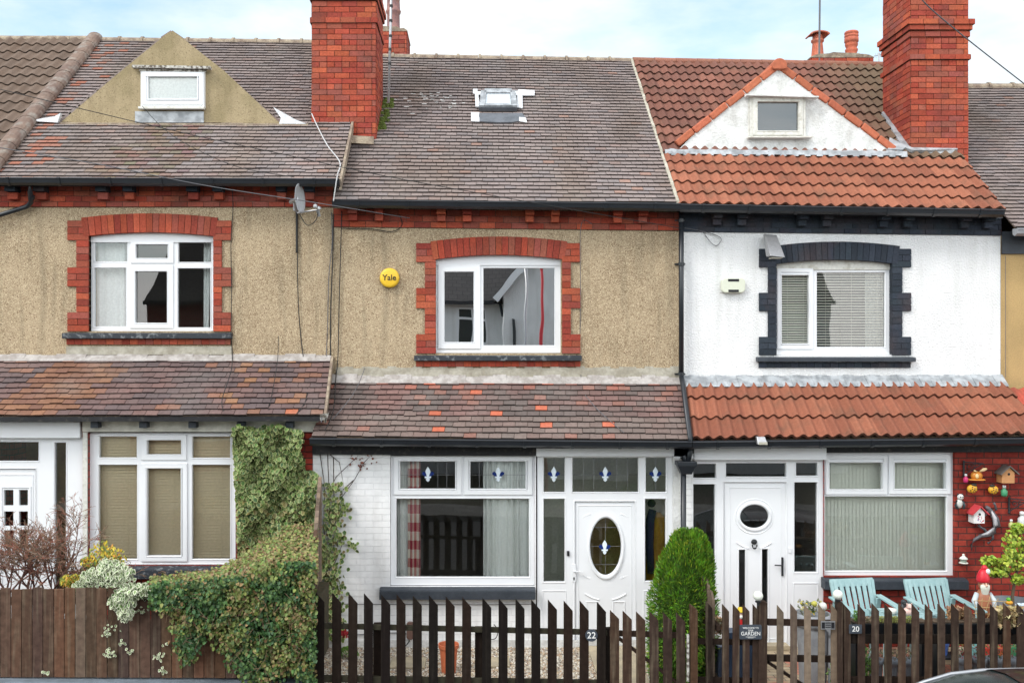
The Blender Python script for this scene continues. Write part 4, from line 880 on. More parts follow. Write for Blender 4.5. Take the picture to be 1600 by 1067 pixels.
# ---- middle: skylight, moss -----------------------------------------
def roofpt(px, py, E=EM):
    """point of a roof plane (through E) seen at a pixel of the photograph"""
    o_ = Vector((0, CY, CZ)); dr_ = Vector(((px - PX) / F, 1, (PY - py) / F)); A_, B_, C_, D_ = E; n_ = (B_ - A_).cross(D_ - A_).normalized(); t = (A_ - o_).dot(n_) / dr_.dot(n_); return o_ + dr_ * t, n_
def onroof(b, pts, h0, h1, E=EM):
    lo = []; hi = []
    for p in pts: q, n_ = roofpt(p[0], p[1], E); lo.append(q + n_ * h0); hi.append(q + n_ * h1)
    n = len(pts); i = len(b.v); b.v += [tuple(q) for q in lo + hi]; b.face([i + k for k in reversed(range(n))]); b.face([i + n + k for k in range(n)])
    for k in range(n): j_ = (k + 1) % n; b.face([i + k, i + j_, i + n + j_, i + n + k])
sk = part_empty('skylight', HM)
b = MB(); onroof(b, [(736, 192), (740, 180), (816, 180), (823, 190), (800, 194), (775, 194.5)], .01, .035); b.build('apron_flashing', 'lead_dark', sk)
b = MB()
for q in ([(736, 193), (749, 194), (749, 187), (736, 186)], [(736, 186), (748, 187), (749, 180), (736, 179.5)], [(811, 193), (823, 195), (821.5, 188), (811, 187)], [(743, 171), (750, 171), (747, 149), (742, 150)], [(808, 172), (816.5, 173), (816, 152), (808, 150)], [(742, 152), (815, 153), (812, 146), (741, 147)], [(739, 150), (746, 150), (746, 143), (739, 143)], [(808, 153), (835, 153), (835, 145.5), (810, 144)]):
    b = MB(); onroof(b, q, .03, .042 + ru(0, .01)); b.build('flashing_tape', 'tape', sk)
b = MB(); onroof(b, [(748, 176), (808, 176), (804.5, 149.5), (751.5, 149.5)], .02, .085); b.build('upstand', 'lead_dark', sk)
b = MB()
for q in ([(749, 175.5), (758, 175.5), (760, 152), (751.5, 152)], [(799, 175.5), (808, 175.5), (805, 152), (797, 152)], [(757, 155), (800, 155), (799, 149), (757, 149)], [(757, 175.5), (800, 175.5), (800, 172.5), (757, 172.5)]): onroof(b, q, .086, .12)
b.build('skylight_frame', 'lead', sk)
b = MB(); onroof(b, [(758.5, 172), (798.5, 172), (797, 155.5), (760, 155.5)], .087, .1); b.build('skylight_glass', 'sky_glass', sk)
b = MB(); rr = random.Random(5)
for cx, cy, rx, ry in ((604, 163, 11, 8), (599, 183, 9, 8), (594, 199, 9, 6)):
    for k in range(26):
        q, n_ = roofpt(cx + rr.uniform(-rx, rx * .8), cy + rr.uniform(-ry, ry)); b.ball(q + n_ * .0, rr.uniform(.03, .065), 8, 5, (1, 1, .9))
b.build('moss', 'moss', HM, smooth=True)
b = MB()
for k in range(46):
    px = rr.choice([rr.gauss(690, 22), rr.gauss(640, 30)]); py = 160 + rr.gauss(0, 10)
    q, n_ = roofpt(px, py); s = rr.uniform(.01, .03); b.box(q.x - s * 1.4, q.x + s * 1.4, q.y - .004, q.y + .01, q.z + .022, q.z + .026 + s * .25)
tag(b.build('mortar_splashes', 'old_white', HM), kind='stuff')
# party-line fillet between the middle and right roofs
b = MB(); A_, B_ = EM[1], EM[2]
for k in range(40):
    p, q = A_.lerp(B_, k / 40), A_.lerp(B_, (k + 1) / 40); w_ = .03 + ru(0, .015); hh = .03 + ru(0, .02)
    b.hexa([p + Vector((-.01, 0, -.03)), p + Vector((w_ + .03, 0, -.03)), q + Vector((w_ + .03, 0, -.03)), q + Vector((-.01, 0, -.03)), p + Vector((0, 0, hh)), p + Vector((w_, 0, hh)), q + Vector((w_, 0, hh)), q + Vector((0, 0, hh))])
b.build('verge_fillet', 'cement', HM)
# ---- chimneys ------------------------------------------------------
dch = 14.80; z0 = V(235, dch); x0, x1 = U(487.5, dch), U(587, dch)
zt = V(-75, dch)
stk = brick_stack(HL, 'chimney', x0, x1, Y(dch), Y(dch) + 1.05, z0, zt, [(V(37, dch), .09, .025), (V(2, dch), .086, .03), (V(-6, dch), .086, .055), (V(-70, dch), .086, .03)])
for px in (510, 562):
    b = MB(); b.lathe([(.14, 0), (.13, .1), (.115, .12), (.105, .5), (.13, .52), (.13, .58), (.1, .6)], (U(px, dch), Y(dch) + .5, zt), 20); b.build('chimney_pot', 'pot_clay', stk, smooth=True)
b = MB(); onroof(b, [(546, 224), (583, 224), (584, 217), (547, 217)], .015, .05); b.prismx([(-.03, -.02), (.03, -.02), (.03, .1), (-.01, .1)], P(547, 222, 14.55), P(584, 224, 14.55)); b.build('flashing', 'ridge_old', HM)
dch2 = 14.70; x0, x1 = U(1423, dch2), U(1512.5, dch2)
brick_face_c = redc
zt = V(-70, dch2); h_ = .083
stk = brick_stack(HR, 'chimney', x0, x1, Y(dch2), Y(dch2) + 1.0, V(268, dch2), zt, [(V(94, dch2), .083, .028), (V(58.5, dch2), .083, .02), (V(48.5, dch2), .083, .045), (V(40.5, dch2), .086, .07)])
for px in (1443, 1490):
    b = MB(); b.lathe([(.14, 0), (.13, .1), (.115, .12), (.105, .5), (.13, .52), (.13, .58), (.1, .6)], (U(px, dch2), Y(dch2) + .5, zt), 20); b.build('chimney_pot', 'pot_clay', stk, smooth=True)
# rear chimney behind the middle ridge (purple pot), and behind the right ridge
dr = 19.2
rc1 = thing('rear_chimney', 'low red brick chimney with a purple pot behind the left chimney', 'chimney', P(600, 110, dr), 'chimneys beyond the ridges')
def rearstack(t, px0, px1, pyt, d, dep, cap=None):
    x0, x1 = U(px0, d), U(px1, d); zt = V(pyt, d); c = MB(); c.box(x0 + .004, x1 - .004, Y(d) + .004, Y(d) + dep, 6.5, zt); b = MB(); brick_face(b, x0, x1, zt - 1.3, zt, Y(d), '-y', redc); brick_face(b, Y(d), Y(d) + dep, zt - 1.3, zt, x1, '+x', redc); brick_face(b, Y(d), Y(d) + dep, zt - 1.3, zt, x0, '-x', redc)
    o = b.build('stack', 'brick', t); c.build('mortar_core', 'mortar', o)
    m = MB(); n = 14
    xa, xb = x0 - .02, x1 + .02; i = 0
    prof = [(xa + (xb - xa) * k / n, zt + .09 * math.sin(math.pi * k / n) ** .5 + ru(-.01, .02)) for k in range(n + 1)]
    m.prism([(xa, zt - .01), (xb, zt - .01)] + prof[::-1], Y(d) - .02, Y(d) + dep + .02); m.build('mortar_cap', 'ridge_old', t); return zt
zt = rearstack(rc1, 560, 635, 49, dr, .9)
b = MB(); b.lathe([(.17, 0), (.16, .12), (.135, .15), (.13, .45), (.15, .48), (.16, .52), (.14, .55), (.13, .75), (.16, .8), (.15, .9)], (U(612, dr), Y(dr) + .4, zt + .02), 20); b.build('chimney_pot', 'pot_purple', rc1, smooth=True)
rc2 = thing('rear_chimney', 'low brick chimney with two orange clay pots beyond the orange roof', 'chimney', P(1315, 120, dr), 'chimneys beyond the ridges')
zt = rearstack(rc2, 1268, 1364, 90, dr, .9)
b = MB(); cx, cy = U(1287, dr), Y(dr) + .35
b.lathe([(.14, 0), (.125, .06), (.105, .3), (.1, .34), (.125, .36), (.13, .4), (.1, .42), (.1, .5)], (cx, cy, zt + .06), 18); b.build('chimney_pot', 'pot_clay', rc2, smooth=True)
b = MB(); n = 9; prof = [(cx + .2 * math.cos(math.pi * k / n), zt + .54 + .075 * math.sin(math.pi * k / n)) for k in range(n + 1)]; prof2 = [(cx + .165 * math.cos(math.pi * k / n), zt + .54 + .05 * math.sin(math.pi * k / n)) for k in range(n + 1)]
for k in range(n): b.prism([prof[k], prof[k + 1], prof2[k + 1], prof2[k]][::-1], cy - .17, cy + .17)
b.build('pot_hood', 'pot_clay', rc2)
b = MB(); b.lathe([(.13, 0), (.12, .05), (.125, .09), (.1, .12), (.12, .16), (.13, .2), (.1, .24), (.12, .27), (.13, .31), (.12, .35), (.14, .36), (.14, .44), (.13, .44), (.13, .46), (.14, .47), (.14, .5), (.13, .5), (.13, .52), (.14, .53), (.14, .56), (.12, .58)], (U(1341, dr), Y(dr) + .35, zt + .06), 18); b.build('chimney_pot', 'pot_clay', rc2, smooth=True)
# ---- right house ----------------------------------------------------
lw_holes_R = [hole((1072, 718, 1287.5, 1012), DL), hole((1288, 706, 1492, 900), DL)]
zlR = V(597, DLT)
XRl = U(1640, DL)
body(HR, XM1 + .004, XR, zlR, V(330, DW), 'white_render', [hole((1212, 396, 1394, 554), DW)], 'brickwall', lw_holes_R, V(686, DL), 0, V(98, DR), lx0=XM1 + .002, lx1=XR)
ER = [P(1060, 321, DG), P(1571, 330, DG), Vector((XR - .03, Y(DR), V(103, DR))), P(989, 96, DR)]
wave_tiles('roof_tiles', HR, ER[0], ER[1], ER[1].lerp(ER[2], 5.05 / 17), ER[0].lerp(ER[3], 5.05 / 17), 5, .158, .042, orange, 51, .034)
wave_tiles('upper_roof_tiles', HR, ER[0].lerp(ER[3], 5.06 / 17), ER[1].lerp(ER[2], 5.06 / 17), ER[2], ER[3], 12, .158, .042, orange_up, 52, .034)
rear_roof(HR, XM1 + .01, XR - .01, V(98, DR), 5.9)
ridge_row('ridge_tiles', HR, ER[3] + Vector((0, .05, 0)), ER[2] + Vector((0, .05, 0)), .105, 12, 'ridge_red', (.24, .1, .065), collar=False)
band(HR, 1065, 1563, 330, 336, 362.5, 368.5, DW, darkc, 'mortar_dark')
corbels(HR, [(1110.5, 1124), (1149, 1163), (1243, 1256.5), (1281, 1294.5), (1369, 1382.5), (1407, 1420), (1495, 1508), (1532, 1545)], DW, 333, 353, -.012, darkc)
hb = surround(HR, DW, 1185.6, 1199.5, 1212.5, 1393, 1408.7, 1422.4, [389, 418, 457.5, 486.3, 526.2, 555], (1211, 1401, 378, 406.2, 413), darkc, 'mortar_dark', (1181, 1426.5, 556, 565), 'dark_paint', (1185, 1422, 565.5, 574.5))
hb.build('head_board', 'old_frame', HR)
window(HR, DF, (1212, 412.5, 1393.5, 554), [(1220.5, 430, 1263.6, 537), (1276, 425.6, 1383, 542.6)], [(1213.7, 419.5, 1270, 545.6)], ['glass', 'glass'])
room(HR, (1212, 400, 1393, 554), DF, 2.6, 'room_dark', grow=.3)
gb = 'blinds in the white house'
venetian(1217, 1267, 424, 546, DF + .06, .036, 'blind', 'cream slatted blind behind the narrow left pane of the white house', tilt=.8, sw=.03, grp=gb)
venetian(1272, 1387, 420, 548, DF + .06, .04, 'blind', 'cream slatted blind behind the wide pane of the white house', tilt=.5, sw=.03, grp=gb)
curtain(1352, 1384, 420, 548, DF + .3, 4, 'net', 'pale curtain behind the slatted blind of the white house', amp=.02)
gutter(HR, P(1062, 322, DG - .02), P(1566, 330.5, DG - .02), nb=7)
b = MB(); b.prismx([(-.03, -.11), (0, -.11), (0, -.01), (-.03, -.01)], P(1063, 321, DG + .09), P(1565, 329.5, DG + .09)); b.prismx([(0, -.02), (.3, -.02), (.3, -.005), (0, -.005)], P(1063, 325.5, DG + .09), P(1565, 334, DG + .09)); b.build('fascia', 'gutter', HR)
LA, LB = P(1079, 689, DGL), Vector((XR + .02, Y(DGL), V(680, DGL)))
LD, LC = P(1068, 597, DLT), Vector((XR + .02, Y(DLT), V(596, DLT)))
wave_tiles('lean_to_tiles', HR, LA, LB, LC, LD, 3, .158, .05, orange, 61, .04)
b = MB(); n = 60
for k in range(n):
    a_, c_ = LD.lerp(LC, k / n), LD.lerp(LC, (k + 1) / n); z = .008 * math.sin(k * 1.3); e_ = .035 if k % 2 else .05
    b.hexa([a_ + Vector((0, -.16, -.06)), c_ + Vector((0, -.16, -.06)), c_ + Vector((0, .03, .02)), a_ + Vector((0, .03, .02)), a_ + Vector((0, -.15, -.085 + e_)), c_ + Vector((0, -.15, -.085 + e_)), c_ + Vector((0, .02, .095 + z)), a_ + Vector((0, .02, .095 + z))])
b.build('lead_flashing', 'lead', HR)
gutter(HR, P(1081, 691, DGL - .02), Vector((XR + .06, Y(DGL) - .02, V(685, DGL))), nb=7)
b = MB(); b.prismx([(0, -.16), (.03, -.16), (.03, 0), (0, 0)], P(1082, 690, DL - .05), Vector((XR, Y(DL) - .05, V(687, DL)))); b.build('fascia', 'black_wood', HR)
# dormer of the white house
d = 14.68
g_, P2 = dormer(HR, d, [(1058, 236), (1398, 240), (1330, 190), (1222, 104), (1212, 104), (1130, 165)], 'old_white', None, 2, None)
dormer_roof(HR, d + .05, (1216, 104), (1052, 232), (1402, 238), 1.9, 'pantile', orange_up)
ap = P(1217, 101, d - .03)
for q, n_ in (((1059, 224), 6), ((1398, 233), 7)):
    e_ = P(q[0], q[1], d - .03); o = MB()
    for k in range(n_):
        p0, p1 = ap.lerp(e_, (k + .06) / n_), ap.lerp(e_, (k + 1.02) / n_); o.col = jit((.42, .12, .06), .18); t_ = (p1 - p0).normalized(); nn = Vector((-t_.z, 0, t_.x)); nn = nn if nn.z > 0 else -nn
        p0 = p0 + nn * (.008 * (k % 2)); W2 = .055
        o.hexa([p0 - nn * W2, p1 - nn * W2, p1 - nn * W2 + Vector((0, .2, 0)), p0 - nn * W2 + Vector((0, .2, 0)), p0 + nn * W2, p1 + nn * W2, p1 + nn * W2 + Vector((0, .22, 0)), p0 + nn * W2 + Vector((0, .22, 0))])
    o.build('verge_tiles', 'ridge_red', HR, bevel=.02)
o = MB(); o.col = (.42, .12, .06); o.prism([(ap.x + .115 * math.cos(t), ap.z - .03 + .115 * math.sin(t)) for t in [math.pi * (-.15 + 1.3 * k / 12) for k in range(13)]], Y(d) - .08, Y(d) + 1.9); o.build('ridge_cap', 'ridge_red', HR, bevel=.01)
b = MB(); n = 40
for k in range(n):
    a_, c_ = P(1036 + (1410 - 1036) * k / n, 240 + 3 * k / n, d), P(1036 + (1410 - 1036) * (k + 1) / n, 240 + 3 * (k + 1) / n, d); u_ = .07 + .012 * math.sin(k * 1.9); v_ = .02 * (k % 2)
    b.hexa([a_ + Vector((0, -.18, -.04 - v_)), c_ + Vector((0, -.18, -.04 - v_)), c_ + Vector((0, .02, -.06)), a_ + Vector((0, .02, -.06)), a_ + Vector((0, -.16, .03)), c_ + Vector((0, -.16, .03)), c_ + Vector((0, -.006, u_)), a_ + Vector((0, -.006, u_))])
b.build('apron_flashing', 'lead', HR)
df = d - .06
window(HR, df, (1171, 150.5, 1258.5, 215), [(1183, 159.5, 1247.5, 205.3)], [(1176, 153, 1254, 212)], 'glass', m='old_frame', depth=.1)
b = MB(); h = rc((1180, 157, 1250, 207), df + .03); b.box(h[0], h[1], Y(df) + .032, Y(df) + .036, h[2], h[3]); tag(b.build('curtain', 'dim_net'), 'grey net behind the small window of the white dormer', 'curtain')
b = MB(); b.box(U(1167, df), U(1268, df), Y(df) - .06, Y(df) + .04, V(216.5, df), V(214.3, df)); b.build('sill', 'old_frame', HR)
b = MB(); b.prismx([(-.1, -.02), (.03, -.02), (.03, .03), (-.1, -.0)], P(1164, 150, df), P(1276, 153, df)); b.build('head_ledge', 'old_white', HR)
# valley lead beside the right chimney
b = MB(); EE = ER
onroof(b, [(1376, 182), (1386, 178), (1422, 232), (1492, 234), (1494, 240), (1424, 242), (1408, 236)], .03, .075, EE); onroof(b, [(1388, 222), (1415, 236), (1408, 241), (1385, 240)], .05, .08, EE)
b.prismx([(-.035, -.04), (0, -.04), (0, .07), (-.035, .05)], P(1423, 238, dch2), P(1490, 240, dch2)); b.build('chimney_flashing', 'lead', HR)
# door set, right house
pn = [(1082, 724, 1118.7, 747), (1134, 723, 1228.5, 745), (1243.4, 722.5, 1277.5, 743.5), (1082, 756, 1117.4, 1003), (1240.8, 753, 1277, 894)]
ds = MB(); x0, x1, z0, z1 = rc((1072.5, 717, 1287, 1010), DD); hh = [rc(p, DD) for p in pn] + [rc((1130.5, 753, 1228.5, 1005), DD)]
ds.plate(x0, x1, z0, z1, Y(DD), Y(DD) + .08, hh)
for h in hh: ds.ring(h[0] - .014, h[1] + .014, h[2] - .014, h[3] + .014, .018, Y(DD) - .008, Y(DD) + .03, .008)
h = rc((1239, 910, 1279, 1003), DD); ds.ring(h[0], h[1], h[2], h[3], .012, Y(DD) - .008, Y(DD) + .004, .004)
dset = ds.build('door_frame', 'upvc', HR)
for q in pn: h = rc(q, DD); g = MB(); yy = Y(DD) + .03; g.poly([(h[0], yy, h[2]), (h[1], yy, h[2]), (h[1], yy, h[3]), (h[0], yy, h[3])]); g.build('pane', 'glass_mid', dset)
x0, x1, z0, z1 = rc((1131.5, 754, 1227.7, 1004.5), DQ); zs_ = V(850, DQ); yf = Y(DQ)
b = MB(); holed_panel(b, x0, x1, zs_, z1, yf, yf + .05, U(1178.6, DQ), V(806.5, DQ), 22.5 * kk, 18.5 * kk)
sl_ = [rc((1154, 858, 1164.8, 1001), DQ), rc((1190, 857, 1200, 1001), DQ)]; b.plate(x0, x1, z0, zs_ - .0005, yf, yf + .05, sl_)
ovring(b, 1178.6, 806.5, DQ, (27, 23.5), (22, 18), yf - .025, yf + .004); ovring(b, 1178.6, 806.5, DQ, (31, 28.5), (28.5, 26), yf - .008, yf + .004)
for h in sl_: b.ring(h[0] - .016, h[1] + .016, h[2] - .016, h[3] + .016, .02, yf - .012, yf + .01, .006)
q = rc((1140, 761, 1221, 998), DQ); b.ring(q[0], q[1], q[2], q[3], .01, yf - .007, yf + .002, .003)
for s in (-1, 1): b.tube([Vector((U(1178 + s * (9 + 18 * u_), DQ), yf - .004, V(856 - 9 * u_ ** 1.5, DQ))) for u_ in [k / 8 for k in range(9)]], .011, 6)
door = b.build('front_door', 'upvc', HR)
g = MB(); g.prism([(x, z) for x, z in ell(U(1178.6, DQ), V(806.5, DQ), 22.8 * kk, 18.8 * kk, 32)], yf + .022, yf + .026); g.build('oval_pane', 'glass', door)
for h in sl_: g = MB(); g.poly([(h[0], yf + .02, h[2]), (h[1], yf + .02, h[2]), (h[1], yf + .02, h[3]), (h[0], yf + .02, h[3])]); g.build('pane', 'glass', door)
b = MB(); b.ball((U(1178, DQ), yf - .012, V(846, DQ)), .038, 12, 8, (1.1, .6, 1)); b.tube([Vector((U(1178 + 3.5 * math.cos(t), DQ), yf - .035, V(851 + 5 * math.sin(t), DQ))) for t in [math.pi * (-.1 + 1.2 * k / 10) for k in range(11)]], .009, 6); b.ball((U(1178.5, DQ), yf - .04, V(855, DQ)), .013, 8, 6); b.build('knocker', 'iron', door, smooth=True)
b = MB(); b.box(U(1220.3, DQ), U(1223.6, DQ), yf - .022, yf - .0, V(899, DQ), V(870, DQ)); b.bar(P(1222, 883, DQ - .05), P(1210.5, 882.5, DQ - .05), .014, .016); b.bar(P(1222, 883, DQ - .055), P(1222, 883, DQ), .016, .016); b.build('handle', 'iron', door, bevel=.003)
b = MB(); b.box(U(1232, DD), U(1236, DD), Y(DD) - .02, Y(DD), V(863, DD), V(855, DD)); b.build('doorbell', 'upvc', HR, bevel=.004); 
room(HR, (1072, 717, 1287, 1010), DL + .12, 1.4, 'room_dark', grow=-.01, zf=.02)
b = MB(); b.box(U(1083, DL), U(1288.6, DL), Y(DL) - .07, Y(DL) + .05, V(717.5, DL), V(699, DL)); b.box(U(1053, DL), U(1083, DL) - .004, Y(DL) - .05, Y(DL) + .05, V(716, DL), V(699.5, DL)); b.build('header_board', 'upvc', HR, bevel=.004)
b = MB(); b.box(U(1132, DD), U(1227, DD), Y(DD) - .18, Y(DD) - .01, .005, .06); b.build('door_step', 'slab', HR)
window(HR, DLF, (1284, 706.5, 1492, 901), [(1295, 722, 1378.5, 764.5), (1396.5, 722, 1477, 764), (1288.5, 775, 1479.5, 892)], [(1289, 711, 1385.5, 772), (1388, 710, 1484.5, 771.5)], 'glass')
room(HR, (1288, 706, 1492, 900), DLF, 2.5, 'room', grow=0.0, zf=.3)
t = thing('window_blind', 'ivory vertical blind behind the lower window of the white house', 'blind', P(1290, 715, DLF + .15)); b = MB()
for k in range(34):
    x = U(1290 + k * 5.7, DLF + .14); a_ = .22 + ru(-.03, .03); dx, dy = .03 * math.cos(a_), .03 * math.sin(a_); y = Y(DLF + .14); b.poly([(x - dx, y - dy, V(898, DLF + .14)), (x + dx, y + dy, V(898, DLF + .14)), (x + dx, y + dy, V(714, DLF + .14)), (x - dx, y - dy, V(714, DLF + .14))])
b.build('vertical_slats', 'blind_v', t); b = MB(); b.box(U(1288, DLF + .14), U(1482, DLF + .14), Y(DLF + .12), Y(DLF + .16), V(714, DLF), V(710, DLF)); b.build('head_rail', 'upvc', t)
b = MB(); b.box(U(1284, DL), U(1507, DL), Y(DL) - .12, Y(DL) + .1, V(917.5, DL), V(905, DL)); b.hexa([(U(1284, DL), Y(DL) - .12, V(904.8, DL)), (U(1507, DL), Y(DL) - .12, V(904.8, DL)), (U(1507, DL), Y(DL) + .1, V(904.8, DL)), (U(1284, DL), Y(DL) + .1, V(904.8, DL)), (U(1284, DL), Y(DL) - .1, V(903.5, DL)), (U(1507, DL), Y(DL) - .1, V(903.5, DL)), (U(1507, DL), Y(DL) + .1, V(900.5, DL)), (U(1284, DL), Y(DL) + .1, V(900.5, DL))]); b.build('sill', 'dark_paint', HR, bevel=.004)
# ---- house at the right end ------------------------------------------
body(HN, XR + .006, 12.3, V(610, DLT), V(362, DW), 'ochre', [], 'brickwall', [], V(695, DL), 0, V(135, DR))
EN = [Vector((XR + .03, Y(DG), V(356, DG))), Vector((12.4, Y(DG), V(356, DG))), Vector((12.4, Y(DR), V(137, DR))), Vector((XR + .03, Y(DR), V(137, DR)))]
plain_tiles('roof_tiles', HN, EN[0], EN[1], EN[2], EN[3], 46, .168, greytile, 71)
rear_roof(HN, XR + .02, 12.3, V(135, DR), 5.6); ridge_row('ridge_tiles', HN, EN[3] + Vector((0, .05, 0)), EN[2] + Vector((0, .05, 0)), .11, 11, 'ridge_old')
b = MB(); b.box(XR + .01, 12.3, -.03, .02, V(397, DW), V(362, DW)); b.build('dark_band', 'dark_paint', HN)
gutter(HN, Vector((XR + .02, Y(DG) - .02, V(360, DG))), Vector((12.4, Y(DG) - .02, V(360, DG))), 'grey_plastic', nb=5)
wave_tiles('lean_to_tiles', HN, Vector((XR + .1, Y(DGL), V(690, DGL))), Vector((12.4, Y(DGL), V(690, DGL))), Vector((12.4, Y(DLT), V(608, DLT))), Vector((XR + .1, Y(DLT), V(608, DLT))), 3, .158, .034, redtile, 72)
b = MB(); b.tube([P(1571, 400, DW - .03), P(1571, 590, DW - .03)], .004, 5); b.build('cable', 'cable_g', HN)
# ---- far left house ---------------------------------------------------
body(HF, -12, XL - .006, V(560, DLT), V(280, DW), 'pebble', [], 'brickwall', [], V(650, DL), 0, V(58, DR))
EF = [Vector((-12.2, Y(DG), V(278, DG))), Vector((XL - .03, Y(DG), V(278, DG))), Vector((XL - .03, Y(DR), V(61, DR))), Vector((-12.2, Y(DR), V(61, DR)))]
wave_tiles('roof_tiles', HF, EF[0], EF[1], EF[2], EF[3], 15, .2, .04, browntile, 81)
rear_roof(HF, -12, XL - .01, V(60, DR), 6.2); ridge_row('ridge_tiles', HF, EF[3] + Vector((0, .05, -.02)), EF[2] + Vector((0, .05, -.02)), .11, 12, 'ridge_old', collar=False)
ridge_row('verge_ridge', HF, EF[1] + Vector((.02, 0, .03)), EF[2] + Vector((.02, 0, .03)), .135, 12, 'ridge_brown', collar=False)
wave_tiles('lean_to_tiles', HF, Vector((-12.2, Y(DGL), V(650, DGL))), Vector((XL - .03, Y(DGL), V(650, DGL))), Vector((XL - .03, Y(DLT), V(558, DLT))), Vector((-12.2, Y(DLT), V(558, DLT))), 4, .2, .04, browntile, 82)
# ------------------------------------------------------------------ fixtures on the walls
def gname(t): return t
al = thing('alarm_box', 'round yellow alarm box with black lettering on the middle pebbledash wall', 'alarm box', P(609, 434.5, DW - .06))
b = MB(); c = P(609, 434.5, DW - .02); rr_ = 15.3 * DW / F; n = 36; pf = [(rr_, .0), (rr_, -.035), (rr_ * .93, -.052), (rr_ * .75, -.058), (.001, -.062)]
i0 = len(b.v)
for r_, y_ in pf:
    for k in range(n): t = 2 * math.pi * k / n; b.v.append((c.x + r_ * math.cos(t), c.y + y_, c.z + r_ * math.sin(t)))
for g in range(len(pf) - 1):
    for k in range(n): a_ = i0 + g * n + k; c_ = i0 + g * n + (k + 1) % n; b.face([a_, c_, c_ + n, a_ + n])
b.build('casing', 'yellow', al, smooth=True)
text("Yale", .115, (c.x, c.y - .0625, c.z), 'ink', 'lettering', al, bold=.0015)
b = MB(); c = P(1144, 446.5, DW); al = thing('alarm_box', 'ivory alarm box with two dark slots on the white rendered wall', 'alarm box', c)
k = DW / F; n = 8
def rrect(cx, cz, w, h, r, n=5):
    o = []
    for sx, sz, a0 in ((1, 1, 0), (-1, 1, 90), (-1, -1, 180), (1, -1, 270)):
        for j in range(n + 1): t = rad(a0 + 90 * j / n); o.append((cx + sx * (w / 2 - r) + r * math.cos(t), cz + sz * (h / 2 - r) + r * math.sin(t)))
    return o
b.prism(rrect(c.x, c.z, 37 * k, 23 * k, .06), c.y - .075, c.y); b.build('casing', 'ivory', al, bevel=.012)
b = MB()
for dz, w_ in ((8 * k, 17 * k), (-8.5 * k, 16 * k)): b.box(c.x - w_ / 2, c.x + w_ / 2, c.y - .079, c.y - .07, c.z + dz - .018, c.z + dz + .018)
b.build('slots', 'ink', al)
cm = thing('wall_floodlight', 'square grey lamp housing jutting from the white house above its window', 'lamp', P(1204, 398, DW))
b = MB(); A0_ = P(1208, 396, DW - .42); B0_ = P(1209, 388, DW - .02)
def frus(b, a, a_w, a_h, c_, c_w, c_h):
    pts = []
    for q, w_, h_ in ((a, a_w, a_h), (c_, c_w, c_h)): pts.append([Vector((q.x - w_, q.y, q.z - h_)), Vector((q.x + w_, q.y, q.z - h_)), Vector((q.x + w_, q.y, q.z + h_)), Vector((q.x - w_, q.y, q.z + h_))])
    p, q = pts; b.hexa([p[0], p[1], q[1], q[0], p[3], p[2], q[2], q[3]])
lo = P(1211, 402, DW - .35); hi = P(1203, 367, DW - .12)
b = MB(); dx = Vector((.105, 0, -.012)); dy = Vector((0, -.12, 0)); b.hexa([lo - dx - dy * .6, lo + dx - dy * .6, lo + dx + dy, lo - dx + dy, hi - dx * .85 - dy * .4, hi + dx * .85 - dy * .4, hi + dx * .85 + dy * .3, hi - dx * .85 + dy * .3][0:4][::-1][::-1] + [hi - dx * .85 - dy * .4, hi + dx * .85 - dy * .4, hi + dx * .85 + dy * .3, hi - dx * .85 + dy * .3]); b.build('housing', 'metal', cm, bevel=.008)
b = MB(); b.box(lo.x - .075, lo.x + .08, lo.y - .09, lo.y + .05, lo.z - .022, lo.z - .008); b.build('lens', 'lamp_rim', cm)
b = MB(); b.bar(P(1206, 398, DW), P(1206, 395, DW - .25), .03, .04); b.build('bracket', 'metal', cm)
b = MB(); fl = thing('wall_floodlight', 'small grey floodlight on the lower gutter above the white door', 'lamp', P(1190, 692, DGL - .1))
c = P(1189, 688, DGL - .12); b.hexa([(c.x - .055, c.y - .06, c.z - .05), (c.x + .075, c.y - .06, c.z - .05), (c.x + .075, c.y + .05, c.z - .05), (c.x - .055, c.y + .05, c.z - .05), (c.x - .06, c.y - .01, c.z + .05), (c.x + .05, c.y - .01, c.z + .05), (c.x + .05, c.y + .05, c.z + .05), (c.x - .06, c.y + .05, c.z + .05)]); b.build('housing', 'metal', fl, bevel=.006)
b = MB(); b.box(c.x - .045, c.x + .065, c.y - .068, c.y - .058, c.z - .05, c.z - .015); b.build('lens', 'lamp_rim', fl)
# satellite dish
sd = thing('satellite_dish', 'white satellite dish seen edge-on under the left house eaves', 'satellite dish', P(466, 325, DW - .1))
b = MB(); c = P(463.5, 311, DW - .35); ax = Vector((.985, -.17, .05)).normalized(); u_ = Vector((0, 0, 1)); v_ = ax.cross(u_).normalized(); u_ = v_.cross(ax)
i0 = len(b.v); n = 28; pr = [(.02, 0), (.08, .006), (.13, .02), (.17, .038), (.2, .056), (.207, .052)]
for r_, h_ in pr:
    for k in range(n): t = 2 * math.pi * k / n; b.v.append(tuple(c + ax * h_ + u_ * (r_ * 1.02 * math.cos(t)) + v_ * (r_ * math.sin(t))))
for g in range(len(pr) - 1):
    for k in range(n): a_ = i0 + g * n + k; c_ = i0 + g * n + (k + 1) % n; b.face([a_, c_, c_ + n, a_ + n])
b.face([i0 + k for k in range(n)]); b.build('reflector', 'dish', sd, smooth=True)
b = MB(); e_ = P(496, 328, DW - .45); b.tube([c + ax * .0 - u_ * .2, P(478, 331, DW - .42), e_], .012, 6); b.tube([P(454, 316, DW - .2), c], .03, 8); b.tube([P(463, 325, DW - .1), P(463, 330, DW - .2), P(460, 316, DW - .28)], .02, 8); b.build('arm', 'metal', sd)
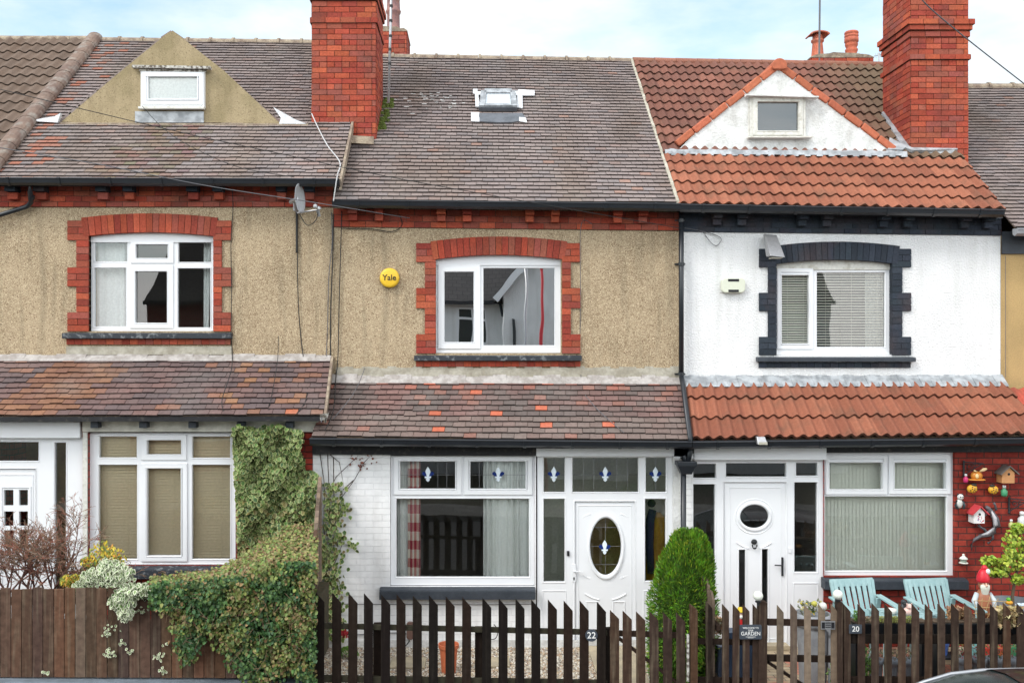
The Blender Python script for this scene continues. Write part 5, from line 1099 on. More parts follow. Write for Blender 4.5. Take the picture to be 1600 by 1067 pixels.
b = MB(); b.tube([e_ + Vector((.03, 0, .03)), e_ + Vector((.0, .03, .0)), e_ + Vector((.02, .04, -.09))], [.03, .026, .02], 10); b.ball(e_ + Vector((-.03, 0, .05)), .03, 10, 7); b.build('receiver', 'dish', sd, smooth=True)
b = MB(); b.box(U(459, DW), U(466, DW), Y(DW) - .05, Y(DW) - .005, V(330, DW), V(316, DW)); b.build('wall_bracket', 'metal', sd)
def cable(pts, r, m, label, grp=None, sag=0, cat='cable', sub=10):
    """pts: (px,py,d); interpolated smoothly"""
    w_ = [P(*p) for p in pts]; out = []
    if sag:
        a_, c_ = w_[0], w_[-1]; n = 24; out = [a_.lerp(c_, k / n) - Vector((0, 0, sag * 4 * (k / n) * (1 - k / n))) for k in range(n + 1)]
    else:
        for k in range(len(w_) - 1):
            p0 = w_[max(k - 1, 0)]; p1 = w_[k]; p2 = w_[k + 1]; p3 = w_[min(k + 2, len(w_) - 1)]
            for j_ in range(sub): t = j_ / sub; out.append(.5 * ((2 * p1) + (p2 - p0) * t + (2 * p0 - 5 * p1 + 4 * p2 - p3) * t * t + (3 * p1 - p0 - 3 * p2 + p3) * t ** 3))
        out.append(w_[-1])
    b = MB(); b.tube(out, r, 5); return tag(b.build('cable', m, smooth=True), label, cat, grp)
Wd = DW - .03
cable([(363, 295, Wd), (364, 330, Wd), (361, 380, Wd), (362, 450, Wd), (361, 520, Wd), (363, 552, Wd), (361, 580, 13.3), (347, 625, 12.8), (352, 648, 12.65)], .006, 'cable', 'black cable down the buff wall just right of the upper left window')
cable([(464, 330, Wd), (464, 395, Wd)], .018, 'cable', 'thick black cable bundle below the satellite dish')
cable([(465, 395, Wd), (465, 430, Wd), (467, 490, Wd), (473, 552, Wd), (480, 590, 13.3), (478, 625, 12.85), (462, 648, 12.6)], .007, 'cable', 'black cable from the satellite dish down over the left lean-to roof')
cable([(497, 332, DW - .45), (493, 345, DW - .4), (480, 352, DW - .3), (468, 335, DW - .2)], .006, 'cable', 'looped black cable between the satellite dish and its receiver')
cable([(518, 332, Wd), (519, 380, Wd), (514, 430, Wd), (512, 500, Wd), (510, 555, Wd), (508, 600, 13.25), (502, 660, 12.5)], .006, 'cable_g', 'leftmost thin cable at the joint of left and middle walls')
cable([(521, 335, Wd), (520, 400, Wd), (517, 480, Wd), (516, 560, Wd), (514, 610, 13.25), (508, 660, 12.55)], .009, 'cable', 'thick dark cable at the joint of left and middle walls')
cable([(534, 330, Wd), (532, 400, Wd), (530, 470, Wd), (528, 560, Wd), (525, 588, 13.6), (521, 640, 12.9), (508, 672, 12.55)], .007, 'cable', 'rightmost dark cable at the joint, running over the middle lean-to')
cable([(533, 357, Wd), (580, 358, Wd), (612, 362, Wd), (628, 352, Wd), (624, 335, Wd - .05)], .006, 'cable', 'black cable along the bottom of the middle brick band')
cable([(570, 575, Wd), (560, 600, 13.45), (545, 625, 13.1), (520, 655, 12.8)], .005, 'cable_g', 'thin cable crossing the left end of the middle lean-to roof')
cable([(925, 350, Wd), (908, 352, Wd), (907, 450, Wd), (908, 590, Wd), (925, 630, 13.1), (975, 676, 12.7)], .005, 'cable_g', 'thin cable right of the upper middle window')
cable([(1066, 356, Wd), (1100, 362, Wd), (1126, 372, Wd), (1120, 384, Wd), (1110, 378, Wd), (1098, 362, Wd)], .005, 'cable_g', 'thin looped cable at the top left of the white wall')
cable([(435, 525, Wd), (434, 560, 13.5), (428, 600, 13.1), (420, 640, 12.7)], .005, 'cable', 'short thin cable hanging over the left lean-to roof')
cable([(487, 178, 14.7), (497, 200, 14.5), (512, 228, 14.0), (531, 254, 13.55), (527, 275, 13.3), (521, 315, 13.3)], .009, 'cable_w', 'pale cable from the left chimney foot down the roof verge')
cable([(0, 140, 12.0), (150, 176, 12.3), (300, 211, 12.6), (450, 243, 12.9), (600, 275, 13.05), (816, 314, 13.25), (1064, 357, 13.5)], .0052, 'cable', 'black overhead wire crossing the left and middle roofs')
cable([(-40, 220, 12.2), (0, 231, 12.3), (165, 259, 12.6), (320, 290, 12.9), (480, 315, 13.15), (640, 341, 13.55)], .006, 'cable_g', 'grey overhead wire passing just under the left gutter')
cable([(222, 166, 14.6), (260, 205, 14.2), (310, 235, 13.8), (375, 262, 13.45), (460, 277, 13.28)], .005, 'cable', 'thin wire from the buff dormer window down the left roof')
cable([(1440, -20, 10.0), (1452, 12, 10.1), (1600, 131, 10.8), (1700, 205, 11.2)], .007, 'cable_g', 'overhead wire crossing the top of the right chimney')
# aerial masts
am = thing('aerial_mast', 'silver aerial mast with black ties beside the left chimney', 'mast', P(607, 157, 14.7))
b = MB(); b.tube([P(607, 160, 14.75), P(612.5, -60, 14.75)], .021, 10); b.build('pole', 'metal', am, smooth=True)
for py in (10, 33, 57, 78, 100): b = MB(); b.tube([P(611.6 - (py) * .028, py - 2, 14.75), P(611.6 - py * .028, py + 2, 14.75)], .027, 10); b.build('tie', 'cable', am)
am = thing('aerial_mast', 'thin dark aerial mast rising from the far orange-potted chimney', 'mast', P(1280, 88, 19.3)); b = MB(); b.tube([P(1280, 98, 19.2), P(1281.5, -50, 19.2)], .02, 8); b.build('pole', 'cable_g', am)
am = thing('tv_aerial', 'tiny television aerial just left of the right chimney', 'aerial', P(1374, 105, 22)); b = MB(); b.tube([P(1374, 125, 22), P(1373, 83, 22)], .018, 6)
b.tube([P(1366, 88, 22), P(1384, 84, 22)], .01, 5)
for k in range(5): b.tube([P(1368 + 3.4 * k, 84 - .5 * k, 22), P(1369 + 3.4 * k, 91 - .5 * k, 22)], .007, 4)
b.build('aerial_rods', 'metal', am)
# ------------------------------------------------------------------ fences
DK = [(.011, .008, .007), (.014, .010, .008), (.010, .008, .007), (.019, .012, .009)]
BR = [(.06, .034, .023), (.05, .031, .023), (.075, .045, .031), (.042, .026, .019), (.068, .036, .021)]
WE = [(.17, .125, .09), (.13, .095, .07), (.2, .15, .11)]
def picket(par, px, pt, pb, d, cols, w=.1, th=.022, slant=.115, m='wood_dark', lean=0):
    x0 = U(px, d); z1 = V(pt, d); z0 = V(pb, d) if pb else -.08; b = MB(); b.col = jit(random.choice(cols), .15); y = Y(d); l_ = ru(-.006, .006) + lean
    b.hexa([(x0, y, z0), (x0 + w, y, z0), (x0 + w, y + th, z0), (x0, y + th, z0), (x0 + l_, y, z1), (x0 + w + l_, y, z1 - slant), (x0 + w + l_, y + th, z1 - slant), (x0 + l_, y + th, z1)])
    return b.build('picket', m, par, bevel=.003)
# middle fence
fm = thing('picket_fence', 'black slant-topped picket fence in front of the middle garden', 'fence', P(720, 1067, DFr))
xs = [491.8, 518.6, 543.5, 568.3, 594.7, 619.6, 644.8, 669.8, 695.7, 721.5, 753, 779, 805, 830.5, 855.5, 880.5, 905.8, 932.3]
for i, x in enumerate(xs): picket(fm, x, 924.5 + (x - 491.8) * .033 + ru(-.8, .8), None, DFr, DK)
def rail(par, pa, pb, d, h, t, cols, m='wood_dark'): b = MB(); b.col = random.choice(cols); b.prismx([(0, -h / 2), (t, -h / 2), (t, h / 2), (0, h / 2)], P(pa[0], pa[1], d), P(pb[0], pb[1], d)); return b.build('rail', m, par, bevel=.003)
RL = [(.04, .036, .024)]
rail(fm, (484, 977.5), (949, 988.5), DFr + .03, .055, .045, RL); rail(fm, (484, 1060), (949, 1068), DFr + .03, .07, .045, RL)
for x, tp in ((583, 975), (742, 981)): b = MB(); b.col = DK[3]; p = P(x, tp, DFr + .08); b.box(p.x, p.x + .09, p.y, p.y + .09, -.1, p.z); b.build('post', 'wood_dark', fm, bevel=.004)
p = P(946, 985, DFr + .04); b = MB(); b.col = DK[1]; b.box(p.x, p.x + .075, p.y, p.y + .09, -.1, p.z + .02); b.build('post', 'wood_dark', fm, bevel=.004)
hn = thing('house_number', 'round black plate with the white number 22 on the middle fence', 'number plate', P(924, 992, DFr - .02))
b = MB(); c = P(924, 992, DFr - .012); b.prism([(x, z) for x, z in ell(c.x, c.z, .067, .067, 28)][::1], c.y - .01, c.y + .008); b.build('disc', 'slate', hn, bevel=.002); text("22", .098, (c.x, c.y - .0125, c.z), 'paint_w', 'number', hn, bold=.0005)
# gate of 22
g2 = thing('garden_gate', 'brown picket gate in front of the clipped conifer', 'gate', P(1010, 1067, DFr))
for i, x in enumerate([953.5, 973, 994.5, 1015.5, 1036.5, 1057.5]): picket(g2, x, 953.5 + i * .6 + ru(-1, 1), 1085, DFr, BR if i < 3 else [BR[3], BR[1]], w=.1, slant=.1, m='wood')
rail(g2, (952, 989), (1071, 993), DFr + .03, .06, .04, [BR[3]]); rail(g2, (952, 1072), (1071, 1075), DFr + .03, .06, .04, [BR[3]])
b = MB(); b.col = BR[3]; b.bar(P(965, 995, DFr + .06), P(1066, 1072, DFr + .06), .03, .07, (0, -1, 0)); b.build('brace', 'wood_dark', g2)
b = MB(); b.col = (.6, .6, .58); b.box(U(1073, DFr), U(1076.5, DFr), Y(DFr) - .01, Y(DFr) + .005, V(1064, DFr), V(990, DFr)); b.build('paint_strip', 'rotten', g2)
def post(label, px0, px1, pt, d, cols=BR, m='wood', slant=.03):
    t = thing('gate_post', label, 'post', P((px0 + px1) / 2, 1075, d), 'posts of the garden gates'); b = MB(); b.col = random.choice(cols); x0, x1 = U(px0, d), U(px1, d); y = Y(d); z = V(pt, d)
    b.hexa([(x0, y, -.1), (x1, y, -.1), (x1, y + .09, -.1), (x0, y + .09, -.1), (x0, y, z), (x1, y, z - slant), (x1, y + .09, z - slant), (x0, y + .09, z)]); b.build('shaft', m, t, bevel=.005); return t
post('brown slant-topped gate post in front of the right edge of the conifer', 1079.5, 1090.5, 945, DFr - .02, slant=.06)
# side fence between the middle and right gardens
sf = thing('side_fence', 'weathered fence running back between the conifer and the white door', 'fence', P(1112, 1067, 10.8))
for k in range(9):
    d = 10.5 + k * .27; x = 2.62 + .012 * k; z = V(927 - 3 * k * 0, 10.5) + .03 * math.sin(k * 2) - (.0 if k else .06)
    b = MB(); b.col = random.choice(WE if k < 3 else BR); y = Y(d); b.hexa([(x, y, -.05), (x + .03, y, -.05), (x + .03, y + .11, -.05), (x, y + .11, -.05), (x, y, z), (x + .03, y, z - .02), (x + .03, y + .11, z + .06), (x, y + .11, z + .08)]); b.build('picket', 'wood', sf, bevel=.003)
for z in (.35, .95): b = MB(); b.col = BR[3]; b.box(2.655, 2.7, Y(10.45), Y(12.8), z, z + .06); b.build('rail', 'wood_dark', sf)
# fence of the white house
fr = thing('picket_fence', 'brown picket fence carrying a slate sign right of the conifer', 'fence', P(1145, 1067, DFr))
for i, (x, pt) in enumerate([(1103.5, 938), (1128.5, 943), (1144.5, 943), (1161, 943), (1176, 943.5)]): picket(fr, x, pt, 1100, DFr, [BR[3], BR[1], DK[3]], w=.075, slant=.085, m='wood')
rail(fr, (1090, 1002), (1188, 1004), DFr + .03, .06, .04, [DK[3]]); rail(fr, (1090, 1062), (1188, 1064), DFr + .03, .06, .04, [DK[3]])
post('left post of the weathered gate with a glass globe on top', 1186, 1199, 938, DFr - .02, slant=.02)
g3 = thing('garden_gate', 'weathered grey-brown picket gate in front of the white door', 'gate', P(1255, 1067, DFr))
for i, x in enumerate([1214, 1235.5, 1257.5, 1278.5, 1299]): picket(g3, x, 944 + ru(-1.5, 1.5), 1100, DFr, WE, w=.072, slant=.085, m='wood')
rail(g3, (1200, 972), (1310, 974), DFr + .03, .07, .04, [BR[3]]); rail(g3, (1200, 1028), (1310, 1030), DFr + .03, .07, .04, [DK[3]])
b = MB(); b.col = DK[3]; b.bar(P(1200, 1034, DFr + .06), P(1290, 1092, DFr + .06), .03, .07, (0, -1, 0)); b.build('brace', 'wood_dark', g3)
post('right post of the weathered gate with a glass globe on top', 1309, 1317.5, 938, DFr - .02, slant=.02)
f4 = thing('picket_fence', 'brown picket fence with planters behind it in front of the blue chairs', 'fence', P(1480, 1067, DFr))
x4 = [1318.5, 1341, 1362, 1382.5, 1404, 1425, 1445.5, 1466, 1487, 1507.5, 1528, 1548, 1568.5, 1589.5] + [1610 + 20.7 * k for k in range(14)]
for i, x in enumerate(x4): picket(f4, x, 942.5 + ru(-1.2, 1.2), 1100, DFr, BR, w=.08, slant=.09, m='wood')
rail(f4, (1318, 998), (1900, 1000), DFr + .03, .1, .04, [DK[1]]); rail(f4, (1318, 1062), (1900, 1064), DFr + .03, .07, .04, [DK[3]])
# board fence on the left, on its coping
gw = thing('garden_wall', 'low dark stone wall with grey coping under the left board fence', 'wall', (-5, Y(10.4), -.13))
b = MB(); b.box(-9.6, -1.93, Y(10.34), Y(10.54), -.27, .395); b.build('stonework', 'stone_wall', gw)
b = MB(); b.prismx([(-.08, -.075), (.2, -.075), (.2, 0), (-.08, 0)], Vector((-9.6, Y(10.36), .475)), Vector((-1.93, Y(10.36), .415))); b.build('coping', 'coping', gw, bevel=.008)
bf = thing('board_fence', 'reddish brown close-boarded fence on the left garden wall', 'fence', P(230, 1055, DFr))
b = MB(); x = -9.5; i = 0
while x < -1.98:
    w_ = .118 + ru(-.003, .003); t = (x + 5.25) / 3.3; top = V(918 + 5 * t, DFr) + ru(-.022, .02); b = MB(); b.col = jit(random.choice([(.09, .052, .038), (.07, .042, .032), (.12, .06, .036), (.115, .08, .06), (.06, .038, .03), (.1, .055, .036), (.075, .045, .03)]), .12); y = Y(DFr) + ru(0, .008); g_ = ru(-.003, .003)
    if x > -5.9:
        b.hexa([(x, y, .455 - .012 * t), (x + w_ - .006, y, .455 - .012 * t), (x + w_ - .006, y + .018, .455), (x, y + .018, .455), (x + g_, y, top), (x + w_ - .006 + g_, y, top + ru(-.004, .004)), (x + w_ - .006 + g_, y + .018, top), (x + g_, y + .018, top)]); b.build('board', 'wood', bf, bevel=.003)
    x += w_
b = MB(); b.col = BR[3]; b.box(-9.5, -5.9, Y(DFr), Y(DFr) + .02, .46, 1.42); b.build('board_panel', 'wood', bf)
for z in (.6, 1.25): b = MB(); b.col = BR[3]; b.box(-9.5, -1.98, Y(DFr) + .028, Y(DFr) + .08, z, z + .07); b.build('rail', 'wood_dark', bf)
# side fence between left and middle gardens, stepping up to the house
sb = thing('side_fence', 'tall narrow weathered fence between the ivy and the middle garden', 'fence', P(490, 1067, 10.8))
a_ = Vector((U(487, 10.5), Y(10.5), 0)); c_ = Vector((U(500, 12.5), Y(12.5), 0)); n = 16
for k in range(n):
    p, q = a_.lerp(c_, k / n), a_.lerp(c_, (k + .96) / n); z0_, z1_ = 1.38 + 1.0 * (k / n) ** .8, 1.38 + 1.0 * ((k + .96) / n) ** .8; b = MB(); b.col = jit(random.choice(WE if k > 6 else BR), .15); sx = Vector((.024, 0, 0))
    b.hexa([p - sx, p + sx, q + sx, q - sx, p - sx + Vector((0, 0, z0_)), p + sx + Vector((0, 0, z0_)), q + sx + Vector((0, 0, z1_)), q - sx + Vector((0, 0, z1_))]); b.build('board', 'wood', sb, bevel=.003)
b = MB(); b.col = DK[1]; b.box(U(478, 10.38), U(489, 10.38), Y(10.38), Y(10.38) + .08, -.1, V(985, 10.38)); b.build('post', 'wood_dark', sb, bevel=.003)
# signs
sg = thing('garden_sign', 'dark slate sign reading GARDEN on the picket fence', 'sign', P(1172, 985, DFr - .02))
c = P(1172.5, 986.5, DFr - .02); k = c_k = DFr / F; b = MB(); b.prism(rrect(c.x, c.z, 34.5 * k, 22.5 * k, .015), c.y - .012, c.y); b.build('plate', 'slate', sg, bevel=.002)
text("GARDEN", .058, (c.x, c.y - .013, c.z - .018), 'paint_w', 'lettering', sg, sx=.92)
text("WELCOME TO", .027, (c.x, c.y - .013, c.z + .045), 'paint_w', 'lettering', sg); text("OUR", .027, (c.x, c.y - .013, c.z + .018), 'paint_w', 'lettering', sg)
b = MB(); b.box(c.x - .055, c.x + .055, c.y - .013, c.y - .011, c.z - .054, c.z - .05); b.box(c.x - .03, c.x + .03, c.y - .013, c.y - .011, c.z - .064, c.z - .061); b.build('underline', 'paint_w', sg)
hn = thing('house_number', 'square slate plate with the white number 20 on the right fence', 'number plate', P(1336, 982, DFr - .02)); c = P(1336.3, 982, DFr - .02); b = MB(); b.prism(rrect(c.x, c.z, 20 * k, 14 * k, .008), c.y - .01, c.y); b.build('plate', 'slate', hn, bevel=.002); text("20", .082, (c.x, c.y - .0115, c.z), 'paint_w', 'number', hn)
sg = thing('gate_sign', 'small black and silver warning sign at the right gate post', 'sign', P(1293, 976, DFr - .02)); c = P(1293.5, 976, DFr - .02)
b = MB(); w_, h_ = 11 * k, 6.5 * k; b.prism([(c.x - w_, c.z + h_), (c.x - w_, c.z - h_), (c.x - w_ * .3, c.z - h_), (c.x + w_ * .05, c.z - h_ * 1.75), (c.x + w_ * .35, c.z - h_ * 1.6), (c.x + w_ * .3, c.z - h_), (c.x + w_, c.z - h_), (c.x + w_, c.z + h_)], c.y - .008, c.y); b.build('plate', 'metal', sg)
b = MB(); b.box(c.x - w_ * .9, c.x - w_ * .45, c.y - .0095, c.y - .0075, c.z - h_ * .75, c.z + h_ * .7); b.box(c.x + w_ * .45, c.x + w_ * .9, c.y - .0095, c.y - .0075, c.z - h_ * .75, c.z + h_ * .7)
for q in range(3): b.box(c.x - w_ * .38, c.x + w_ * .38, c.y - .0095, c.y - .0075, c.z + h_ * (.55 - .5 * q) - .005, c.z + h_ * (.55 - .5 * q) + .006)
b.build('markings', 'ink', sg)
# globes
for px, py, lb, d in ((1184.5, 930.5, 'white globe lamp on the left gate post before the white door', DFr - .02), (1309, 928.5, 'white globe lamp on the right gate post by the brick wall', DFr - .0)):
    t = thing('globe_lamp', lb, 'lamp', P(px, py + 8, d), 'globe lamps on the gate posts'); b = MB(); c = P(px, py, d); b.ball(c, 7.6 * d / F, 18, 12); b.build('globe', 'globe', t, smooth=True); b = MB(); b.lathe([(.03, 0), (.034, .012), (.02, .02)], (c.x, c.y, c.z - 10 * d / F), 12); b.tube([(c.x, c.y, c.z - 15 * d / F), (c.x, c.y, c.z - 8 * d / F)], .012, 8); b.build('stem', 'iron', t)
# ------------------------------------------------------------------ middle garden
tp = thing('flower_pot', 'tall empty terracotta pot on the gravel', 'pot', P(701, 1050, 11.9)); d = 1475 * 4.07 / (1049 - 545); c = P(701, 1049, d); k = d / F
b = MB(); H_ = 44 * k; b.lathe([(11 * k, 0), (14 * k, H_ * .85), (16 * k, H_ * .86), (16.3 * k, H_), (14.5 * k, H_), (13.2 * k, H_ * .8), (.01, H_ * .78)], (c.x, c.y, 0), 28); b.build('pot', 'terracotta', tp, smooth=False, bevel=.004)
b = MB(); b.lathe([(12.6 * k, H_ * .8), (12.6 * k, H_ * .84), (.01, H_ * .85)], (c.x, c.y, 0), 20); b.build('soil', 'soil', tp)
b = MB(); cd = P(641, 985, DL - .04); b.prism(rrect(cd.x, cd.z, .1, .24, .04), Y(DL) - .05, Y(DL)); tag(b.build('meter_cover', 'brown_box', bevel=.01), 'small brown round-cornered cover low on the white brick wall', 'cover')
for q, (a_, c_, z_) in enumerate(((531, 838, 943.5), (500, 620, 990))):
    pass
cable([(500, 943, DL - .02), (620, 943.5, DL - .02), (760, 944, DL - .02), (838, 943, DL - .02)], .005, 'cable_g', 'thin cable along the white brick wall under the middle sill')
cable([(500, 987, DL - .02), (560, 991, DL - .02), (610, 988, DL - .02), (640, 990, DL - .03)], .006, 'cable_g', 'cable low on the white brick wall left of the brown cover')
cable([(640, 1000, DL - .03), (634, 1008, DL - .05), (620, 1013, DL - .08)], .008, 'cable', 'short black cable hanging below the brown cover')
cable([(772, 975, DL - .03), (778, 985, DL - .03), (774, 997, DL - .03), (764, 998, DL - .03)], .006, 'cable', 'short curled cable low on the wall right of the terracotta pot')
for px in (614, 773):
    b = MB(); 
    for j_ in range(4): b.box(U(px - 6 + j_ * 3.6, DL), U(px - 4 + j_ * 3.6, DL), Y(DL) - .004, Y(DL) + .01, V(1012.5, DL), V(1009, DL))
    b.build('air_vent', 'ink', HM)
b = MB(); b.box(XM0 - .15, U(1050, DL), Y(DL) - .012, Y(DL) - .001, .0, .1); b.build('plinth', 'old_white', HM)
# ------------------------------------------------------------------ plants
G_IVY = [(.07, .13, .03), (.1, .17, .04), (.14, .2, .06), (.05, .1, .03)]
G_DK = [(.03, .075, .022), (.045, .1, .03), (.065, .14, .035), (.035, .085, .03), (.09, .16, .045)]
G_YB = [(.18, .21, .05), (.22, .19, .07), (.12, .15, .04), (.22, .14, .06), (.12, .16, .04), (.16, .2, .05)]
def leaves(name, m, par, n, posf, nrmf, size, cols, droop=(0, 0, -1), wd=1.0):
    b = MB(); k = 0
    while k < n:
        p = posf()
        if p is None: continue
        b.col = jit(random.choice(cols) if not callable(cols) else cols(p), .22, .08); dr_ = None if droop is None else (droop[0] + ru(-.7, .7), droop[1] + ru(-.3, .3), droop[2] + ru(-.5, .5))
        b.leaf(p, nrmf(p), ru(size[0], size[1]), dr_, wd); k += 1
    return b.build(name, m, par)
def nf(base, s=.6):
    def f(p): return (base[0] + ru(-s, s), base[1] + ru(-s, s), base[2] + ru(-s, s))
    return f
# ivy on the wall of the left house
iv = thing('wall_ivy', 'yellow-green variegated ivy covering the wall beside the lower left window', 'ivy', P(430, 900, DL - .1))
poly = [(362, 672), (372, 664), (400, 668), (432, 663), (455, 672), (470, 670), (474, 690), (468, 706), (474, 715), (476, 735), (494, 738), (500, 752), (490, 775), (497, 800), (502, 830), (510, 850), (505, 900), (470, 960), (440, 900), (380, 912), (372, 880), (371, 800), (366, 740), (366, 700)]
def pf():
    x, y = ru(352, 515), ru(660, 960)
    if not inpoly(x, y, poly): return None
    thick = .17 + .16 * math.sin(x * .09) * math.sin(y * .07); return P(x, y, DL - ru(.02, thick + .06))
leaves('foliage', 'leaf_ivy', iv, 7000, pf, nf((0, -1, .45), .8), (.035, .082), lambda p: random.choice(G_IVY + ([(.2, .17, .06)] if p.z < 2.0 else [])), wd=1.05)
for k in range(26):
    x = ru(375, 490); pts = [P(x, 905, DL - .03)]; y = 905
    while y > 690 and inpoly(x, y - 12, poly): y -= 14; x += ru(-7, 7); pts.append(P(x, y, DL - .03))
    if len(pts) > 2: b = MB(); b.col = (.06, .04, .025); b.tube(pts, .008, 4); b.build('stem', 'twig', iv)
# thin ivy and stems on the white brick
iw = thing('wall_ivy', 'straggling ivy stems with few leaves on the white brick wall', 'ivy', P(515, 1000, DL - .1))
b = MB(); b.col = (.05, .035, .03)
for pts in ([(500, 705), (508, 760), (505, 820), (512, 880), (508, 940)], [(512, 700), (514, 780), (516, 860), (514, 950)], [(521, 715), (522, 800), (520, 900), (518, 960)], [(516, 800), (535, 775), (553, 750), (570, 722), (578, 712)], [(516, 830), (532, 800), (545, 798)], [(520, 890), (535, 850), (552, 852)], [(514, 770), (525, 745), (540, 730), (560, 712)], [(516, 710), (530, 722), (537, 760)], [(553, 750), (535, 765), (533, 790)]):
    b = MB(); b.col = (.05, .035, .03); b.tube([P(x + ru(-1, 1), y, DL - .03) for x, y in pts], [.008] + [.005] * (len(pts) - 2) + [.002], 5); b.build('stem', 'twig', iw)
def pf():
    x, y = random.gauss(519, 10), ru(755, 1000)
    if x < 505 or x > 548: return None
    return P(x, y, DL - ru(.03, .14))
leaves('foliage', 'leaf_ivy', iw, 520, pf, nf((0, -1, .3), .7), (.045, .075), G_IVY + [(.14, .11, .05)])
cl = [(536, 795), (545, 848), (552, 853), (533, 845), (541, 790), (530, 800), (575, 713), (563, 728), (550, 712), (540, 700)]
def pf(): q = random.choice(cl[:6]); return P(q[0] + random.gauss(0, 4), q[1] + random.gauss(0, 3), DL - ru(.03, .08))
leaves('side_leaves', 'leaf_ivy', iw, 60, pf, nf((0, -1, .3), .7), (.04, .065), G_IVY)
def pf(): q = random.choice(cl[6:]); return P(q[0] + random.gauss(0, 7), q[1] + random.gauss(0, 8), DL - ru(.01, .03))
leaves('dry_leaves', 'leaf', iw, 36, pf, nf((0, -1, .3), .7), (.02, .04), [(.25, .06, .03), (.18, .06, .04)])
# ivy hedge draped over the board fence
ih = thing('ivy_hedge', 'dense green and bronze ivy hedge hanging over the left board fence', 'hedge', P(380, 1050, DFr - .1))
front = [(232, 925), (250, 912), (300, 912), (372, 905), (410, 892), (440, 876), (486, 868), (492, 950), (488, 1066), (470, 1062), (452, 1030), (440, 1052), (420, 1066), (390, 1066), (375, 1050), (352, 1022), (335, 995), (318, 978), (306, 1020), (288, 1036), (278, 1020), (280, 985), (268, 960), (240, 945)]
def pf():
    x, y = ru(230, 495), ru(878, 1067)
    if not inpoly(x + random.gauss(0, 7) + 4 * math.sin(y * .2), y + random.gauss(0, 5), front): return None
    if y > 1000 and x < 400 and R() < .25: return None
    return P(x, y, DFr - ru(.03, .24 + .06 * math.sin(x * .13) * math.sin(y * .1)))
def ihc(p):
    q = .5 + .5 * math.sin(p.x * 7 + p.z * 5) * math.sin(p.z * 9 - p.x * 2) + ru(-.35, .35); return random.choice(G_DK if q > .52 or p.z > 1.25 and R() < .6 and p.x < -2.7 else G_YB + [(.1, .14, .04)])
leaves('hanging_foliage', 'leaf', ih, 12500, pf, nf((0, -1, .35), .85), (.022, .052), ihc)
def topz(px): return 4.07 - (PY * 0) - 0
def pf():   # sloping top, going back and up towards the wall
    x, t = ru(235, 496), ru(0, 1); d = DFr - .1 + t * 1.5
    yt = 918 - .1 * (x - 235) * (1 if x < 370 else 1.0)
    rise = max(0, min(1, (x - 330) / 130)); z = V(yt, DFr) + rise * t * .26 + ru(-.07, .05)
    if t > .3 + .7 * rise + ru(-.1, .1): return None
    return Vector((U(x, d), Y(d), z))
leaves('top_foliage', 'leaf', ih, 8500, pf, nf((0, -.55, 1), .8), (.025, .05), lambda p: random.choice(G_YB + [(.24, .24, .08), (.28, .22, .1), (.22, .14, .07), (.18, .23, .06), (.14, .2, .05)]))
b = MB()
for k in range(260):
    b.col = jit((.2, .11, .06), .3); p = None
    while p is None: p = pf()
    q = p + Vector((ru(-.16, .16), ru(-.12, .05), ru(-.05, .09))); b.tube([p, p.lerp(q, .5) + Vector((0, 0, ru(-.02, .03))), q], .0035, 3)
for k in range(160):
    b.col = jit((.16, .1, .06), .3); x, y = ru(250, 488), ru(925, 1050)
    if inpoly(x, y, front): p = P(x, y, DFr - .24); b.tube([p, p + Vector((ru(-.1, .1), -.01, ru(-.14, .02)))], .003, 3)
b.build('stems', 'twig', ih)
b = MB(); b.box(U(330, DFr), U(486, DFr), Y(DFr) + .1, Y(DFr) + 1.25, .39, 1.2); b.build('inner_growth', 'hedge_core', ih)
# trailing sprigs on the boards
tr = thing('trailing_ivy', 'few pale ivy sprigs trailing down the brown board fence', 'ivy', P(170, 990, DFr - .03))
def pf(): q = random.choice([(170, 983, 5), (178, 978, 5), (166, 990, 4), (171, 1018, 4), (175, 1022, 4), (166, 1024, 3), (192, 1003, 3), (256, 1008, 6), (248, 1025, 5), (70, 1050, 4), (76, 1052, 3), (205, 1015, 3), (222, 953, 5), (258, 1048, 4)]); return P(q[0] + random.gauss(0, q[2]), q[1] + random.gauss(0, q[2] * .6), DFr - ru(.01, .05))
leaves('foliage', 'leaf_white', tr, 110, pf, nf((0, -1, .3), .6), (.025, .04), [(.14, .2, .07), (.2, .26, .1)])
b = MB(); b.col = (.12, .08, .04); b.tube([P(173, 940, DFr - .02), P(176, 965, DFr - .02), P(169, 990, DFr - .02), P(172, 1022, DFr - .02)], .003, 4); b.build('stem', 'twig', tr)
# variegated shrub
vs_ = thing('variegated_shrub', 'white-edged variegated shrub spilling over the board fence', 'shrub', P(175, 945, 10.6))
def blob(cs):
    def f():
        c = random.choice(cs); t, u_ = ru(0, 2 * math.pi), ru(-1, 1); r_ = (R() ** .35); s_ = math.sqrt(1 - u_ * u_); d = c[3] + c[4] * r_ * s_ * math.sin(t); return P(c[0] + c[2] * r_ * s_ * math.cos(t), c[1] - (c[5] if len(c) > 5 else c[2]) * r_ * u_, d)
    return f
leaves('foliage', 'leaf_white', vs_, 2300, blob([(150, 903, 26, 10.65, .3, 18), (185, 905, 28, 10.6, .3, 26), (205, 925, 26, 10.45, .28, 16), (222, 925, 20, 10.45, .2, 14), (190, 940, 22, 10.3, .15, 14), (196, 958, 12, 10.25, .1, 12), (170, 885, 18, 10.8, .25, 14), (125, 920, 14, 10.7, .2, 12)]), nf((0, -.9, .5), .9), (.035, .07), [(.12, .2, .06), (.17, .25, .09), (.09, .15, .05)], wd=.75)
ys = thing('golden_shrub', 'golden yellow shrub between the bare bush and the window', 'shrub', P(160, 930, 11.2))
